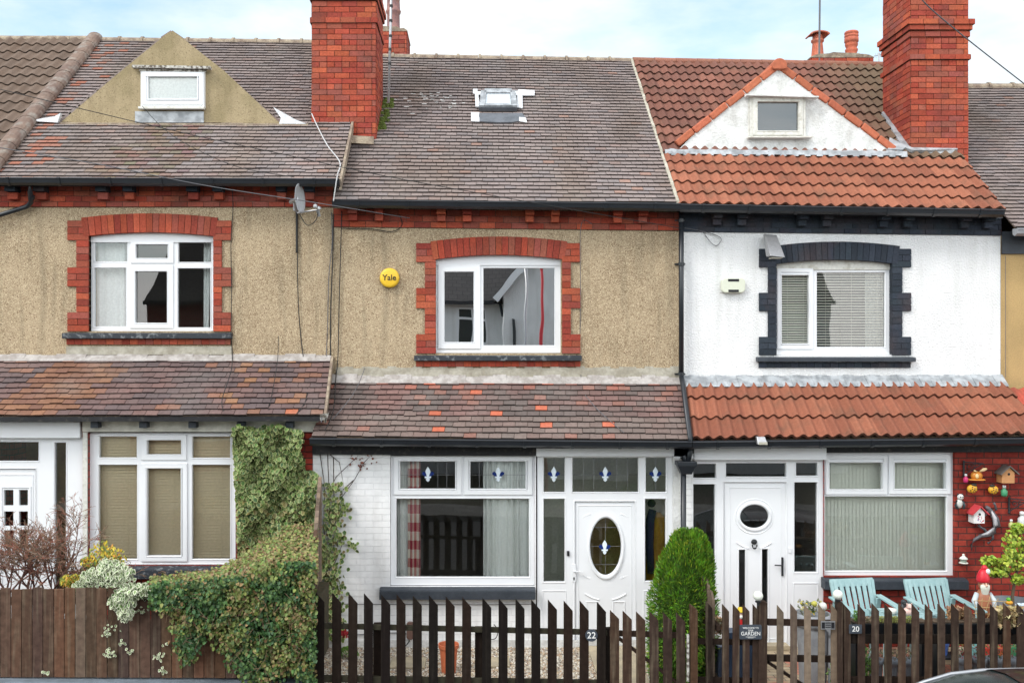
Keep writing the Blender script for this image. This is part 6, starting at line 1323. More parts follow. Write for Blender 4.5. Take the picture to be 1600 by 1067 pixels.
leaves('foliage', 'leaf', ys, 1100, blob([(160, 862, 22, 11.2, .25, 18), (178, 872, 20, 11.15, .25, 18), (140, 880, 16, 11.2, .2, 12), (120, 905, 14, 11.1, .2, 10), (105, 908, 12, 11.0, .2, 10)]), nf((0, -.7, .7), .9), (.025, .05), [(.5, .36, .02), (.55, .42, .05), (.28, .3, .04), (.14, .2, .04), (.45, .22, .03)], wd=.6)
b = MB(); b.col = (.1, .06, .03)
for k in range(24): x = ru(105, 190); b.tube([P(140 + (x - 150) * .3, 960, 11.2), P(x, 905, 11.2 + ru(-.1, .1)), P(x + ru(-8, 8), 862 + ru(0, 30), 11.2 + ru(-.15, .15))], [.012, .006, .003], 4)
b.build('branches', 'twig', ys)
# bare twiggy bush
bb = thing('bare_bush', 'leafless reddish twiggy bush in front of the left white door', 'bush', P(70, 950, 11.4))
b = MB(); rg = random.Random(12)
def twig(p, dv, ln, r, dep):
    n = 4; pts = [p]; q = p; d_ = dv.normalized()
    for k in range(n):
        d_ = (d_ + Vector((rg.uniform(-.28, .28), rg.uniform(-.2, .2), rg.uniform(-.18, .14)))).normalized(); q = q + d_ * (ln / n); pts.append(q)
    b.col = jit((.15, .07, .055) if dep < 2 else random.choice([(.25, .14, .09), (.2, .14, .1), (.3, .17, .11), (.15, .11, .08), (.3, .1, .07)]), .2); r = max(r, .003); b.tube(pts, [r, r * .9, r * .8, r * .7, r * .6], 4 if dep < 3 else 3)
    if dep < 5:
        for k in range(rg.choice([3, 4, 4]) if dep < 3 else 2):
            t = rg.uniform(.3, 1); i_ = min(n - 1, int(t * n)); s_ = pts[i_].lerp(pts[i_ + 1], t * n - i_) if i_ < n else pts[-1]
            dd = (d_ + Vector((rg.uniform(-1.0, 1.0), rg.uniform(-.5, .4), rg.uniform(-.5, .6)))).normalized(); twig(s_, dd, ln * rg.uniform(.5, .75), r * .58, dep + 1)
for px, dx, ln in ((5, .2, .55), (50, .3, .55), (120, .7, .42), (130, .2, .38), (18, -.3, .5), (22, .35, .6), (75, -.3, .6), (82, .25, .65), (95, .7, .55), (60, -.7, .55), (30, .6, .6), (90, -.5, .6), (0, .4, .6), (68, .4, .55), (110, .5, .5), (40, .1, .5)): twig(P(px, 945, 11.35 + rg.uniform(-.15, .15)), Vector((dx, rg.uniform(-.1, .1), 1)), ln, .014, 0)
b.build('twigs', 'twig', bb)
# conifer
cf = thing('conifer', 'clipped bright green rounded conifer behind the middle gate', 'conifer', P(1060, 1067, 11.0))
cx, cy, ztop = U(1063, 11.1), Y(11.1), V(832, 11.1); Hc = ztop + .02; Rm = .375
def crad(t): return Rm * min(1.0, (1 - t) ** .3 * 1.25) * (.82 + .18 * min(1, t * 4)) if t > .0 else Rm
b = MB()
for k in range(23000):
    t = 1 - R() ** .8 if R() < .25 else R(); t = min(t, .995); an = ru(0, 2 * math.pi); lump = 1 + .08 * math.sin(an * 5 + t * 9) + .07 * math.sin(an * 9 - t * 21); r_ = crad(t) * lump * (.72 + .3 * R() ** .5); x = cx + r_ * math.cos(an) + .11 * t * t; y = cy + r_ * math.sin(an) * .95; z = Hc * t
    o_ = Vector((math.cos(an), math.sin(an), .25 + t * 1.1)).normalized(); up = (o_ * .55 + Vector((ru(-.25, .25), ru(-.25, .25), -.5 + max(0, t - .45) * 2.1 + ru(-.3, .4)))).normalized()
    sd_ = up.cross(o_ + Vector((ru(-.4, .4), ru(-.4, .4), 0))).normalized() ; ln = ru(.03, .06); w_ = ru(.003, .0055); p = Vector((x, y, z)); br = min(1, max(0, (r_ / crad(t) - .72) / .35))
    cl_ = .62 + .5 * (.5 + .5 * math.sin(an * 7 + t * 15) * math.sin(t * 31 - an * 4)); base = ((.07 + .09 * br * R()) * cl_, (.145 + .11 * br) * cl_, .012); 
    if R() < .06: base = (.3, .36, .03)
    b.col = jit(base, .2); i0 = len(b.v); b.v += [tuple(p - sd_ * w_), tuple(p + sd_ * w_), tuple(p + up * ln * .6 + sd_ * w_ * 1.4), tuple(p + up * ln), tuple(p + up * ln * .6 - sd_ * w_ * 1.4)]; b.face([i0, i0 + 1, i0 + 2, i0 + 3, i0 + 4])
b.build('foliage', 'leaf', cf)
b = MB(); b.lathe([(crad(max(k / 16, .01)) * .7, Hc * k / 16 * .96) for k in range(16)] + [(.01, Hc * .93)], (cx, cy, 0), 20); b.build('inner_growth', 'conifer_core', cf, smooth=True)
b = MB(); b.col = (.07, .045, .03); b.tube([(cx, cy, -.02), (cx, cy, Hc * .8)], [.05, .02], 8); b.build('trunk', 'twig', cf)
b = MB(); q_ = thing('cushion_plant', 'low bright green cushion plant at the foot of the white brick wall', 'plant', P(540, 1018, 12.6))
leaves('foliage', 'leaf', q_, 700, lambda: (lambda t, u_: Vector((U(543, 12.45) + .15 * t, Y(12.45) + .08 * u_, .01 + .13 * max(0, 1 - t * t - u_ * u_) ** .5 + ru(-.01, .01))) if t * t + u_ * u_ < 1 else None)(ru(-1, 1), ru(-1, 1)), nf((0, -.3, 1), .8), (.012, .025), [(.1, .22, .02), (.14, .28, .03), (.06, .14, .02)])
b = MB(); fl = thing('red_flowers', 'small spray of red leaves against the white brick wall by the ivy', 'plant', P(537, 990, 12.2)); leaves('foliage', 'leaf', fl, 40, lambda: P(537 + random.gauss(0, 3.5), 989 + random.gauss(0, 3), 12.2 + ru(-.05, .05)), nf((0, -1, .3), .6), (.03, .05), [(.3, .015, .02), (.4, .02, .03)])
b = MB(); b.col = (.08, .1, .03); b.tube([P(525, 1015, 12.3), P(530, 998, 12.25), P(537, 988, 12.2)], .004, 4); b.build('stem', 'twig', fl)
# small tree at the right
st = thing('small_tree', 'small yellow-green leafed tree in a pot by the brick wall', 'tree', P(1585, 960, 12.0))
dT = 12.1
b = MB(); b.col = (.11, .08, .05); b.tube([P(1583, 965, dT), P(1582, 930, dT), P(1586, 905, dT), P(1592, 880, dT), P(1603, 850, dT)], [.022, .02, .018, .014, .01], 6); b.tube([P(1585, 908, dT), P(1572, 890, dT), P(1556, 880, dT), P(1540, 872, dT)], [.013, .01, .008, .004], 5); b.tube([P(1590, 885, dT), P(1578, 860, dT), P(1572, 840, dT)], [.012, .008, .004], 5); b.tube([P(1592, 880, dT), P(1612, 870, dT), P(1640, 850, dT)], [.012, .008, .004], 5); b.build('trunk', 'twig', st)
leaves('crown', 'leaf', st, 1500, blob([(1583, 850, 20, dT, .22, 24), (1600, 870, 24, dT, .25, 26), (1575, 880, 20, dT, .2, 14), (1545, 876, 14, dT, .14, 8), (1560, 893, 18, dT, .16, 8), (1590, 825, 10, dT, .12, 8), (1620, 850, 25, dT, .25, 28), (1640, 880, 22, dT, .25, 22), (1590, 905, 10, dT, .15, 8)]), nf((0, -.6, .8), .8), (.035, .065), [(.3, .38, .03), (.38, .44, .06), (.16, .26, .03), (.22, .32, .03)], wd=.9)
# ------------------------------------------------------------------ right garden
def chair(px, lb):
    t = thing('garden_chair', lb, 'chair', (0, 0, 0), 'pale blue garden chairs'); b = MB()
    def add(nm, f): b = MB(); f(b); b.build(nm, 'teal', t, local=True, bevel=.004)
    # local: x across, front towards -y, back leaning to +y; width .58
    def back(b):
        z0, z1, y0, y1 = .66, 1.06, .0, .16
        for k in range(7): x = -.24 + k * .08; b.bar((x * .93, y0, z0), (x, y1, z1), .052, .018, (0, -1, .3))
        b.bar((-.3, y1 + .0, z1 - .03), (.3, y1 + .0, z1 - .03), .03, .1, (0, .3, 1)); b.bar((-.27, y0 - .01, z0 + .02), (.27, y0 - .01, z0 + .02), .03, .09, (0, .3, 1))
        for s in (-1, 1): b.bar((s * .27, y0, z0 - .1), (s * .29, y1, z1), .04, .03, (0, -1, .3))
    def seat(b):
        for k in range(6): y = -.48 + k * .09; b.box(-.27, .27, y, y + .07, .60, .62)
        b.box(-.27, .27, -.5, -.485, .53, .62)
    add('backrest', back); add('seat', seat)
    for s in (-1, 1):
        add('armrest', lambda b: (b.hexa([(s * .33 - .05, -.52, .80), (s * .33 + .05, -.52, .80), (s * .33 + .04, .08, .86), (s * .33 - .04, .08, .86), (s * .33 - .05, -.52, .822), (s * .33 + .05, -.52, .822), (s * .33 + .04, .08, .882), (s * .33 - .04, .08, .882)])))
        add('leg', lambda b: b.bar((s * .31, -.44, .0), (s * .31, -.44, .8), .06, .03)); add('leg', lambda b: b.bar((s * .3, .2, .0), (s * .3, .02, .85), .06, .03))
    d = 12.15; t.location = (U(px, d), Y(d), 0); t.rotation_euler = (0, 0, rad(9)); WM[t] = Matrix.Translation(t.location); return t
chair(1341, 'pale blue slatted garden chair nearer the weathered gate'); chair(1458, 'pale blue slatted garden chair nearer the garden gnome')
tb = thing('side_table', 'pale blue slatted table between the two garden chairs', 'table', (U(1402, 11.6), Y(11.6), 0)); b = MB(); c = Vector((U(1405, 11.55), Y(11.55), 0))
for k in range(5): b.box(c.x - .3, c.x + .3, c.y - .25 + k * .1, c.y - .17 + k * .1, .82, .84)
b.build('table_top', 'teal', tb, bevel=.003)
for sx in (-1, 1):
    for sy in (-1, 1): b = MB(); b.bar((c.x + sx * .25, c.y + sy * .2, 0), (c.x + sx * .25, c.y + sy * .2, .82), .045, .045); b.build('leg', 'teal', tb)
def orn(name, lb, cat, px, py, d, grp=None): return thing(name, lb, cat, P(px, py, d), grp)
def pc(nm, par, f, c, m='col', sm=True, bevel=0): b = MB(); b.col = c; f(b); return b.build(nm, m, par, smooth=sm, bevel=bevel)
# bowl and figures on the table
dT2 = 11.5
t = orn('bowl', 'white bowl on the pale blue table', 'bowl', 1390, 946, dT2); c = P(1391, 945.5, dT2); pc('bowl_body', t, lambda b: b.lathe([(.03, 0), (.065, .02), (.075, .06), (.07, .062), (.055, .03), (.01, .02)], (c.x, c.y, .842), 20), (.7, .68, .62))
t = orn('figurine', 'black bird figurine on the pale blue table', 'figurine', 1412, 946, dT2, 'figurines on the table'); c = P(1411, 945, dT2); z = .842
pc('bird_body', t, lambda b: (b.lathe([(.035, 0), (.05, .03), (.045, .08), (.025, .115), (.02, .13)], (c.x, c.y, z), 16), b.ball((c.x + .005, c.y - .005, z + .15), .03, 14, 9), b.tube([(c.x + .03, c.y - .02, z + .15), (c.x + .06, c.y - .03, z + .145)], [.01, .003], 6)), (.03, .035, .04))
t = orn('figurine', 'pink and white pig figurine on the pale blue table', 'figurine', 1418, 946, dT2, 'figurines on the table'); c = P(1418.5, 945, dT2 - .05)
pc('pig_body', t, lambda b: (b.ball((c.x, c.y, z + .05), .05, 16, 10, (1.15, 1, 1)), b.ball((c.x + .005, c.y - .03, z + .115), .033, 14, 9), b.ball((c.x + .005, c.y - .06, z + .11), .014, 10, 6), b.tube([(c.x - .02, c.y - .03, z + .135), (c.x - .026, c.y - .03, z + .158)], [.012, .003], 6), b.tube([(c.x + .03, c.y - .03, z + .135), (c.x + .036, c.y - .03, z + .158)], [.012, .003], 6)), (.75, .5, .44))
pc('dark_cap', t, lambda b: b.ball((c.x - .03, c.y, z + .14), .02, 10, 7), (.02, .02, .02))
# gnome
dN = 11.9; gx = U(1536, dN); gy = Y(dN); gz = V(962, dN)
t = thing('garden_gnome', 'bearded garden gnome with a red cap near the brick wall', 'garden gnome', (gx, gy, 0))
pc('plinth', t, lambda b: b.box(gx - .16, gx + .16, gy - .13, gy + .13, 0, gz), (.16, .08, .05), sm=False)
pc('body', t, lambda b: (b.lathe([(.1, 0), (.13, .05), (.125, .16), (.1, .26), (.07, .32), (.04, .34)], (gx, gy, gz), 20), b.ball((gx, gy - .01, gz + .4), .075, 16, 11)), (.32, .12, .06))
pc('face', t, lambda b: (b.ball((gx, gy - .045, gz + .405), .055, 14, 9), b.ball((gx, gy - .1, gz + .4), .018, 10, 7)), (.62, .38, .28))
for s in (-1, 1):
    pc('arm', t, lambda b: b.tube([(gx + s * .09, gy, gz + .28), (gx + s * .15, gy - .03, gz + .2), (gx + s * .13, gy - .09, gz + .12)], [.04, .042, .035], 10), (.5, .55, .58)); pc('hand', t, lambda b: b.ball((gx + s * .13, gy - .1, gz + .1), .028, 10, 7), (.6, .45, .36)); pc('eye', t, lambda b: b.ball((gx + s * .022, gy - .093, gz + .425), .008, 8, 5), (.01, .01, .01))
pc('beard', t, lambda b: b.lathe([(.012, -.17), (.045, -.1), (.07, -.02), (.072, .02), (.05, .03)], (gx, gy - .06, gz + .38), 14, 1, .6), (.6, .6, .52))
pc('cap', t, lambda b: (b.lathe([(.092, 0), (.096, .03), (.09, .07), (.068, .12), (.04, .16)], (gx, gy, gz + .43), 18), b.ball((gx + .02, gy, gz + .6), .045, 12, 8)), (.55, .015, .03)); pc('cap_patch', t, lambda b: b.ball((gx + .05, gy - .05, gz + .57), .035, 10, 7, (1, .7, 1)), (.7, .7, .7))
b = MB()
for q in range(5): b.tube([(gx - .14 + .01 * q, gy - .17, gz - .1), (gx - .2 + .1 * q, gy - .17, gz + .3 - .03 * abs(q - 2))], .004, 4)
for q in range(4): b.tube([(gx - .21, gy - .175, gz + .0 + .08 * q), (gx + .2, gy - .175, gz - .01 + .08 * q)], .004, 4)
t.scale = (.82, .82, 1)
ob = b.build('wire_trellis', 'ochre', None); tag(ob, 'thin ochre wire trellis in front of the gnome', 'trellis')
# planters along the right fence
def plants(nm, lb, cx0, cx1, pyt, d, n, cols, size=(.02, .045), h=.12, cat='plant'):
    t = thing(nm, lb, cat, P((cx0 + cx1) / 2, pyt + 8, d)); leaves('foliage', 'leaf', t, n, lambda: P(ru(cx0, cx1), pyt + ru(-h * 70, 6), d + ru(-.09, .09)), nf((0, -.5, .8), .9), size, cols, droop=(0, 0, 1), wd=.5); return t
for i, (a_, c_, lb) in enumerate(((1326, 1448, 'long black trough planter behind the right fence, left of two'), (1452, 1640, 'long black trough planter behind the right fence, right of two'))):
    t = thing('trough_planter', lb, 'planter', P((a_ + c_) / 2, 993, 10.62), 'black trough planters'); b = MB(); d = 10.62; x0, x1 = U(a_, d), U(c_, d); b.plate(x0, x1, Y(d) - .09, Y(d) + .09, 0, 1, []) if 0 else None
    zt, zb = V(970, d), V(992, d); b.hexa([(x0 + .02, Y(d) - .08, zb), (x1 - .02, Y(d) - .08, zb), (x1 - .02, Y(d) + .08, zb), (x0 + .02, Y(d) + .08, zb), (x0, Y(d) - .1, zt), (x1, Y(d) - .1, zt), (x1, Y(d) + .1, zt), (x0, Y(d) + .1, zt)]); b.build('trough', 'planter', t, bevel=.006); b = MB(); b.box(x0 + .015, x1 - .015, Y(d) - .085, Y(d) + .085, zt, zt + .012); b.build('soil', 'soil', t)
    for xx in (x0 + .05, x1 - .09): b = MB(); b.box(xx, xx + .04, Y(d) - .07, Y(d) + .07, -.01, zb); b.build('leg', 'planter', t)
plants('trough_plant', 'small leafy green plant at the left end of the left trough', 1334, 1346, 965, 10.6, 90, [(.08, .2, .03), (.12, .26, .04)], h=.16)
plants('moss_plant', 'mossy yellow-green plants in the left trough', 1372, 1424, 967, 10.6, 900, [(.26, .28, .05), (.2, .24, .04), (.3, .3, .1)], size=(.012, .025), h=.07)
plants('trough_plant', 'low pale flowers beside the leafy plant in the left trough', 1352, 1368, 967, 10.6, 120, [(.2, .14, .1), (.3, .22, .15), (.1, .12, .04)], size=(.015, .03), h=.06)
plants('dry_grass_plant', 'dry straw-coloured plant between the chairs and the gnome', 1480, 1512, 968, 10.7, 380, [(.3, .17, .09), (.4, .25, .12), (.22, .12, .06)], size=(.03, .08), h=.28)
plants('dry_grass_plant', 'dry straw-coloured grass at the right end of the fence', 1560, 1596, 972, 10.5, 420, [(.42, .33, .16), (.5, .4, .22), (.3, .22, .1)], size=(.05, .12), h=.3)
def ribbed(px, w_, pyt, pyb, d, lb, grp='grey ribbed pots', col='planter_g', n=22):
    t = thing('garden_pot', lb, 'pot', P(px, pyb, d), grp); b = MB(); k = d / F; c = Vector((U(px, d), Y(d), 0)); zt = V(pyt, d); r1 = w_ / 2 * k; i0 = 0
    N_ = 48; pr = [(r1 * .72, 0.0), (r1 * .9, zt * .8), (r1 * .92, zt * .84), (r1 * 1.02, zt * .85), (r1 * 1.04, zt), (r1 * .94, zt), (r1 * .9, zt * .86), (.005, zt * .86)]
    i0 = len(b.v)
    for q, (r_, z_) in enumerate(pr):
        for j_ in range(N_): t_ = 2 * math.pi * j_ / N_; rr = r_ * (1 + (.035 * math.cos(t_ * 16) if q < 3 else 0)); b.v.append((c.x + rr * math.cos(t_), c.y + rr * math.sin(t_), z_))
    for g in range(len(pr) - 1):
        for j_ in range(N_): a_ = i0 + g * N_ + j_; c_ = i0 + g * N_ + (j_ + 1) % N_; b.face([a_, c_, c_ + N_, a_ + N_])
    b.build('pot', col, t, smooth=True); return t, c, zt, r1
lbs = ['first', 'second', 'third', 'fourth', 'fifth']
for i, px in enumerate((1345, 1368, 1392, 1416, 1440)):
    t, c, zt, r1 = ribbed(px, 22, 1028, 1070, 11.05, 'pale grey ribbed pot behind the right fence, %s from the gate' % lbs[i]); leaves('plant', 'leaf', t, 90, lambda: Vector((c.x + ru(-.07, .07), c.y + ru(-.07, .07), zt + ru(-.02, .12))), nf((0, -.4, .9), .8), (.02, .04), [(.1, .07, .04), (.07, .11, .04), (.15, .1, .07)], droop=(0, 0, 1), wd=.5)
for i, px in enumerate((1506, 1530, 1554, 1578)):
    t, c, zt, r1 = ribbed(px, 22, 1026, 1070, 11.05, 'pale grey ribbed pot behind the far right pickets, %s from the left' % lbs[i]); leaves('plant', 'leaf', t, 70, lambda: Vector((c.x + ru(-.07, .07), c.y + ru(-.07, .07), zt + ru(-.02, .12))), nf((0, -.4, .9), .8), (.02, .04), [(.12, .05, .04), (.06, .1, .03), (.3, .04, .04)], droop=(0, 0, 1), wd=.5)
t, c, zt, r1 = ribbed(1270, 52, 957, 1030, 11.3, 'large grey pot with white flowers behind the weathered gate', 'large grey pots', 'grey_plastic')
leaves('plant', 'leaf', t, 160, lambda: Vector((c.x + ru(-.15, .15), c.y + ru(-.12, .12), zt + ru(-.02, .13))), nf((0, -.4, .9), .8), (.03, .06), [(.12, .13, .07), (.25, .24, .2), (.07, .11, .03), (.45, .38, .05)], droop=(0, 0, 1), wd=.7)
for dx_, dz_, r_, m_ in ((.09, .1, .05, (.6, .6, .56)), (-.01, .13, .035, (.45, .42, .08)), (.04, .06, .035, (.5, .5, .46))): pc('flower_head', t, lambda b: b.ball((c.x + dx_, c.y - .08, zt + dz_), r_, 10, 7), m_)
t, c, zt, r1 = ribbed(1306, 30, 975, 1020, 11.2, 'narrow grey pot behind the right gate post', 'large grey pots', 'grey_plastic')
dP = 12.1
t = thing('garden_pot', 'wide dark grey pot holding the small tree', 'pot', P(1590, 965, dT)); c = P(1588, 940, dT); k = dT / F; b = MB(); b.lathe([(.2, 0), (.3, c.z - .06), (.33, c.z - .05), (.33, c.z), (.29, c.z), (.28, c.z - .06), (.01, c.z - .07)], (c.x, c.y, 0), 28); b.build('pot', 'planter_g', t); 
t = orn('figurine', 'orange and green duck figurine in the tree pot', 'figurine', 1577, 940, dT - .15); c2 = P(1577, 941, dT - .2); pc('duck_body', t, lambda b: (b.ball((c2.x, c2.y, c2.z), .035, 12, 8, (1.3, .9, .8)),), (.65, .3, .02)); pc('duck_head', t, lambda b: b.ball((c2.x - .01, c2.y, c2.z + .04), .026, 12, 8), (.1, .35, .03))
t = orn('figurine', 'pale blue and orange shell ornament in the tree pot', 'figurine', 1592, 945, dT - .15); c2 = P(1592, 945, dT - .25); pc('shell', t, lambda b: (b.ball((c2.x, c2.y, c2.z), .035, 12, 8, (1.3, .9, .8)), b.ball((c2.x + .06, c2.y, c2.z), .035, 12, 8, (1.3, .9, .8))), (.5, .6, .7))
# ornaments behind the slate sign
t = orn('figurine', 'small figure in a red coat and yellow hat behind the garden sign', 'figurine', 1157, 975, 10.75); c2 = P(1157, 974, 10.75)
pc('coat', t, lambda b: b.lathe([(.045, -.08), (.05, 0), (.035, .07), (.02, .09)], tuple(c2), 14), (.55, .02, .02)); pc('head', t, lambda b: b.ball((c2.x, c2.y - .01, c2.z + .115), .032, 12, 8), (.7, .5, .4)); pc('hat', t, lambda b: (b.lathe([(.055, 0), (.055, .008), (.035, .01), (.03, .045), (.005, .05)], (c2.x, c2.y, c2.z + .14), 14)), (.6, .42, .02)); pc('beard', t, lambda b: b.ball((c2.x, c2.y - .03, c2.z + .085), .026, 10, 7), (.75, .75, .7))
pc('stand', t, lambda b: b.box(c2.x - .15, c2.x + .15, c2.y - .08, c2.y + .12, 0, c2.z - .08), (.05, .08, .14), sm=False)
plants('basket_plant', 'straw-coloured plant hanging right of the conifer', 1118, 1134, 985, 10.7, 200, [(.3, .17, .08), (.14, .12, .04), (.4, .25, .15)], size=(.03, .06), h=.3)
t = orn('storage_box', 'blue-grey upright box between the conifer and the garden sign', 'box', 1136, 1060, 10.9); pc('box_body', t, lambda b: (b.box(U(1122, 10.9), U(1146, 10.9), Y(10.9), Y(10.9) + .2, .0, V(1012, 10.9))), (.1, .13, .2), sm=False, bevel=.01)
pc('lid', t, lambda b: b.box(U(1121, 10.9), U(1147, 10.9), Y(10.9) - .01, Y(10.9) + .21, V(1012, 10.9) + .001, V(1009, 10.9)), (.13, .16, .24), sm=False, bevel=.004)
# ------------------------------------------------------------------ ornaments on the brick wall
dB = DL - .03; yw = Y(DL)
def bracket(px, py, lb, s=1):
    t = orn('wall_bracket', lb, 'bracket', px, py, dB, 'scrolled iron wall brackets'); b = MB(); k = DL / F; x = U(px, DL); z = V(py, DL); y = yw - .03
    b.bar((x, y, z - .19), (x, y, z + .02), .02, .02); b.bar((x, y, z), (x + .21, y - .12, z - .01), .018, .014); b.bar((x + .01, y, z - .17), (x + .19, y - .11, z - .015), .014, .012)
    b.tube([(x + .06 + .03 * math.cos(a_), y - .03, z - .06 + .03 * math.sin(a_)) for a_ in [k_ * .6 for k_ in range(11)]], .006, 5); b.tube([(x + .11 + .02 * math.cos(a_), y - .06, z - .045 + .02 * math.sin(a_)) for a_ in [k_ * .6 for k_ in range(11)]], .005, 5); b.ball((x, y, z - .19), .018, 8, 6); b.build('iron_scroll', 'iron', t); return t
bracket(1504, 721, 'black scrolled bracket nearest the window, above the orange ornament'); bracket(1574.5, 778, 'black scrolled bracket above the small tree')
# helicopter-hat ornament
t = orn('wall_ornament', 'orange beetle-like ornament with pale wings on the brick wall', 'ornament', 1525, 750, dB); c = P(1526, 743, dB - .06)
pc('shell', t, lambda b: b.ball(tuple(c), .075, 16, 10, (1.05, .7, .85)), (.6, .22, .03)); pc('rim', t, lambda b: b.lathe([(.1, 0), (.105, .008), (.09, .016)], (c.x, c.y, c.z - .06), 20, 1.15, .6), (.65, .26, .04))
pc('wing', t, lambda b: b.tube([(c.x + .02, c.y - .04, c.z + .06), (c.x + .07, c.y - .05, c.z + .09), (c.x + .11, c.y - .05, c.z + .1)], [.008, .026, .012], 8), (.75, .55, .3)); pc('wing', t, lambda b: b.tube([(c.x - .02, c.y - .04, c.z + .06), (c.x - .06, c.y - .05, c.z + .075)], [.008, .012], 8), (.75, .55, .3)); pc('belly_spot', t, lambda b: b.ball((c.x - .02, c.y - .05, c.z - .0), .03, 12, 8, (.8, .4, 1.1)), (.8, .6, .3))
for px, py, lb, s in ((1519, 763.5, 'yellow spotted ladybird ornament under the orange beetle', 1), (1552, 765, 'yellow spotted ladybird ornament under the wooden birdhouse', -1)):
    t = orn('ladybird_ornament', lb, 'ornament', px, py, dB, 'ladybird ornaments'); c = P(px, py, dB - .04); pc('body', t, lambda b: b.ball(tuple(c), .066, 18, 12, (1.05, .6, .9)), (.68, .36, .03)); pc('head', t, lambda b: b.ball((c.x + .02 * s, c.y - .01, c.z + .055), .035, 12, 8, (1.1, .7, .7)), (.03, .025, .02))
    for q in range(9): a_ = q * 2.4; r_ = .012 + .0045 * q; xx, zz = r_ * math.cos(a_) * 1.2, r_ * math.sin(a_) - .01; pc('spot', t, lambda b: b.ball((c.x + xx, c.y - .036 * math.sqrt(max(.05, 1 - (xx / .07) ** 2 - (zz / .06) ** 2)), c.z + zz), .009, 8, 6), (.03, .02, .015))
def birdhouse(px, py, lb, wall, roofc, w_=.15, h_=.17, roofw=.04, tilt=0, m='col', dots=False):
    t = orn('birdhouse', lb, 'birdhouse', px, py, dB, 'birdhouses'); c = P(px, py, DL); y0, y1 = yw - .15, yw - .005; x0, x1 = c.x - w_ / 2, c.x + w_ / 2; z0 = c.z - h_ / 2; z1 = c.z + h_ * .22; zp = c.z + h_ / 2 + .02
    pc('box', t, lambda b: b.prism([(x0, z0), (x1, z0), (x1, z1), (c.x + .01, zp), (x0, z1)], y0, y1), wall, sm=False, bevel=.003)
    for s in (-1, 1): pc('roof', t, lambda b: b.hexa([(c.x + .01, y0 - .03, zp + .003), (c.x + .01 + s * (w_ / 2 + roofw), y0 - .03, z1 - .03), (c.x + .01 + s * (w_ / 2 + roofw), y1, z1 - .03), (c.x + .01, y1, zp + .003), (c.x + .01, y0 - .03, zp + .02), (c.x + .01 + s * (w_ / 2 + roofw), y0 - .03, z1 - .013), (c.x + .01 + s * (w_ / 2 + roofw), y1, z1 - .013), (c.x + .01, y1, zp + .02)][::1]), roofc, sm=False)
    pc('entrance', t, lambda b: b.prism(ell(c.x + .005, c.z + h_ * .12, .017, .017, 16), y0 - .004, y0 - .001), (.01, .01, .01), sm=False)
    if dots:
        for q in range(16): xx, zz = ru(-.42, .42) * w_, ru(-.42, .0) * h_; pc('painted_spot', t, lambda b: b.ball((c.x + xx, y0, c.z + zz), .007, 6, 4, (1, .3, 1)), random.choice([(.5, .02, .05), (.05, .05, .3)]))
    return t
birdhouse(1566, 741, 'wooden birdhouse with a grey roof above the spotted ladybird', (.5, .24, .1), (.12, .11, .1), .17, .2)
birdhouse(1521, 803, 'white spotted birdhouse with a red roof beside the lizard', (.75, .73, .72), (.55, .06, .07), .15, .2, dots=True)
# lizard
t = orn('lizard_ornament', 'grey and silver lizard climbing the brick wall', 'ornament', 1545, 820, dB); y = yw - .04
def sp(pts, rr, n=8): return lambda b: b.tube([(U(px, DL), y + (.0 if i_ else 0), V(py, DL)) for i_, (px, py) in enumerate(pts)], rr, n)
pc('body', t, sp([(1538, 790), (1541, 793), (1547, 800), (1553, 810), (1555, 820), (1550, 829), (1541, 834), (1530, 836), (1520, 842), (1515, 850), (1516, 860)], [.02, .03, .035, .045, .05, .045, .035, .025, .02, .013, .003], 10), (.1, .1, .11))
pc('silver_back', t, lambda b: b.tube([(U(px, DL), y - .022, V(py, DL)) for px, py in [(1545, 797), (1550, 807), (1552, 818), (1547, 827), (1538, 832), (1530, 834)]], [.012, .027, .032, .028, .02, .008], 8), (.5, .5, .52))
for pts in ([(1542, 797), (1537, 803), (1533, 806), (1531, 803)], [(1549, 800), (1554, 795), (1552, 787), (1550, 785)], [(1541, 834), (1536, 826), (1530, 823), (1526, 819)], [(1548, 832), (1549, 840), (1543, 847), (1541, 847)]): pc('leg', t, sp(pts, [.016, .017, .014, .018], 7), (.1, .1, .11))
# panda-like bear: plain black and white bear ornament
t = orn('bear_ornament', 'small black and white bear ornament at the window edge', 'ornament', 1499, 785, dB); c = P(1499, 784, dB - .03)
pc('body', t, lambda b: b.ball((c.x, c.y, c.z - .02), .048, 14, 10, (.9, .7, 1.35)), (.6, .6, .56)); pc('head', t, lambda b: b.ball((c.x + .01, c.y - .01, c.z + .07), .04, 14, 9), (.65, .65, .62))
for s in (-1, 1): pc('arm', t, lambda b: b.tube([(c.x + s * .035, c.y, c.z + .02), (c.x + s * .06, c.y - .02, c.z - .04), (c.x + s * .04, c.y - .03, c.z - .09)], [.018, .02, .018], 8), (.03, .04, .045)); pc('ear', t, lambda b: b.ball((c.x + .01 + s * .03, c.y, c.z + .105), .013, 8, 6), (.03, .03, .03)); pc('eye', t, lambda b: b.ball((c.x + .01 + s * .014, c.y - .045, c.z + .075), .009, 8, 5), (.02, .02, .02))
def bottle(px, py, lb, col, s=1, lid=(.7, .7, .7)):
    t = orn('hanging_feeder', lb, 'bird feeder', px, py, dB, 'bottle feeders on the brick wall'); c = P(px, py, dB - .04); pc('bottle', t, lambda b: b.lathe([(.022 * s, -.05 * s), (.032 * s, -.03 * s), (.032 * s, .01 * s), (.014 * s, .03 * s), (.014 * s, .04 * s)], tuple(c), 14), col, m='col'); pc('cap', t, lambda b: b.lathe([(.018 * s, 0), (.018 * s, .025 * s), (.005, .03 * s)], (c.x, c.y, c.z + .04 * s), 12), lid)
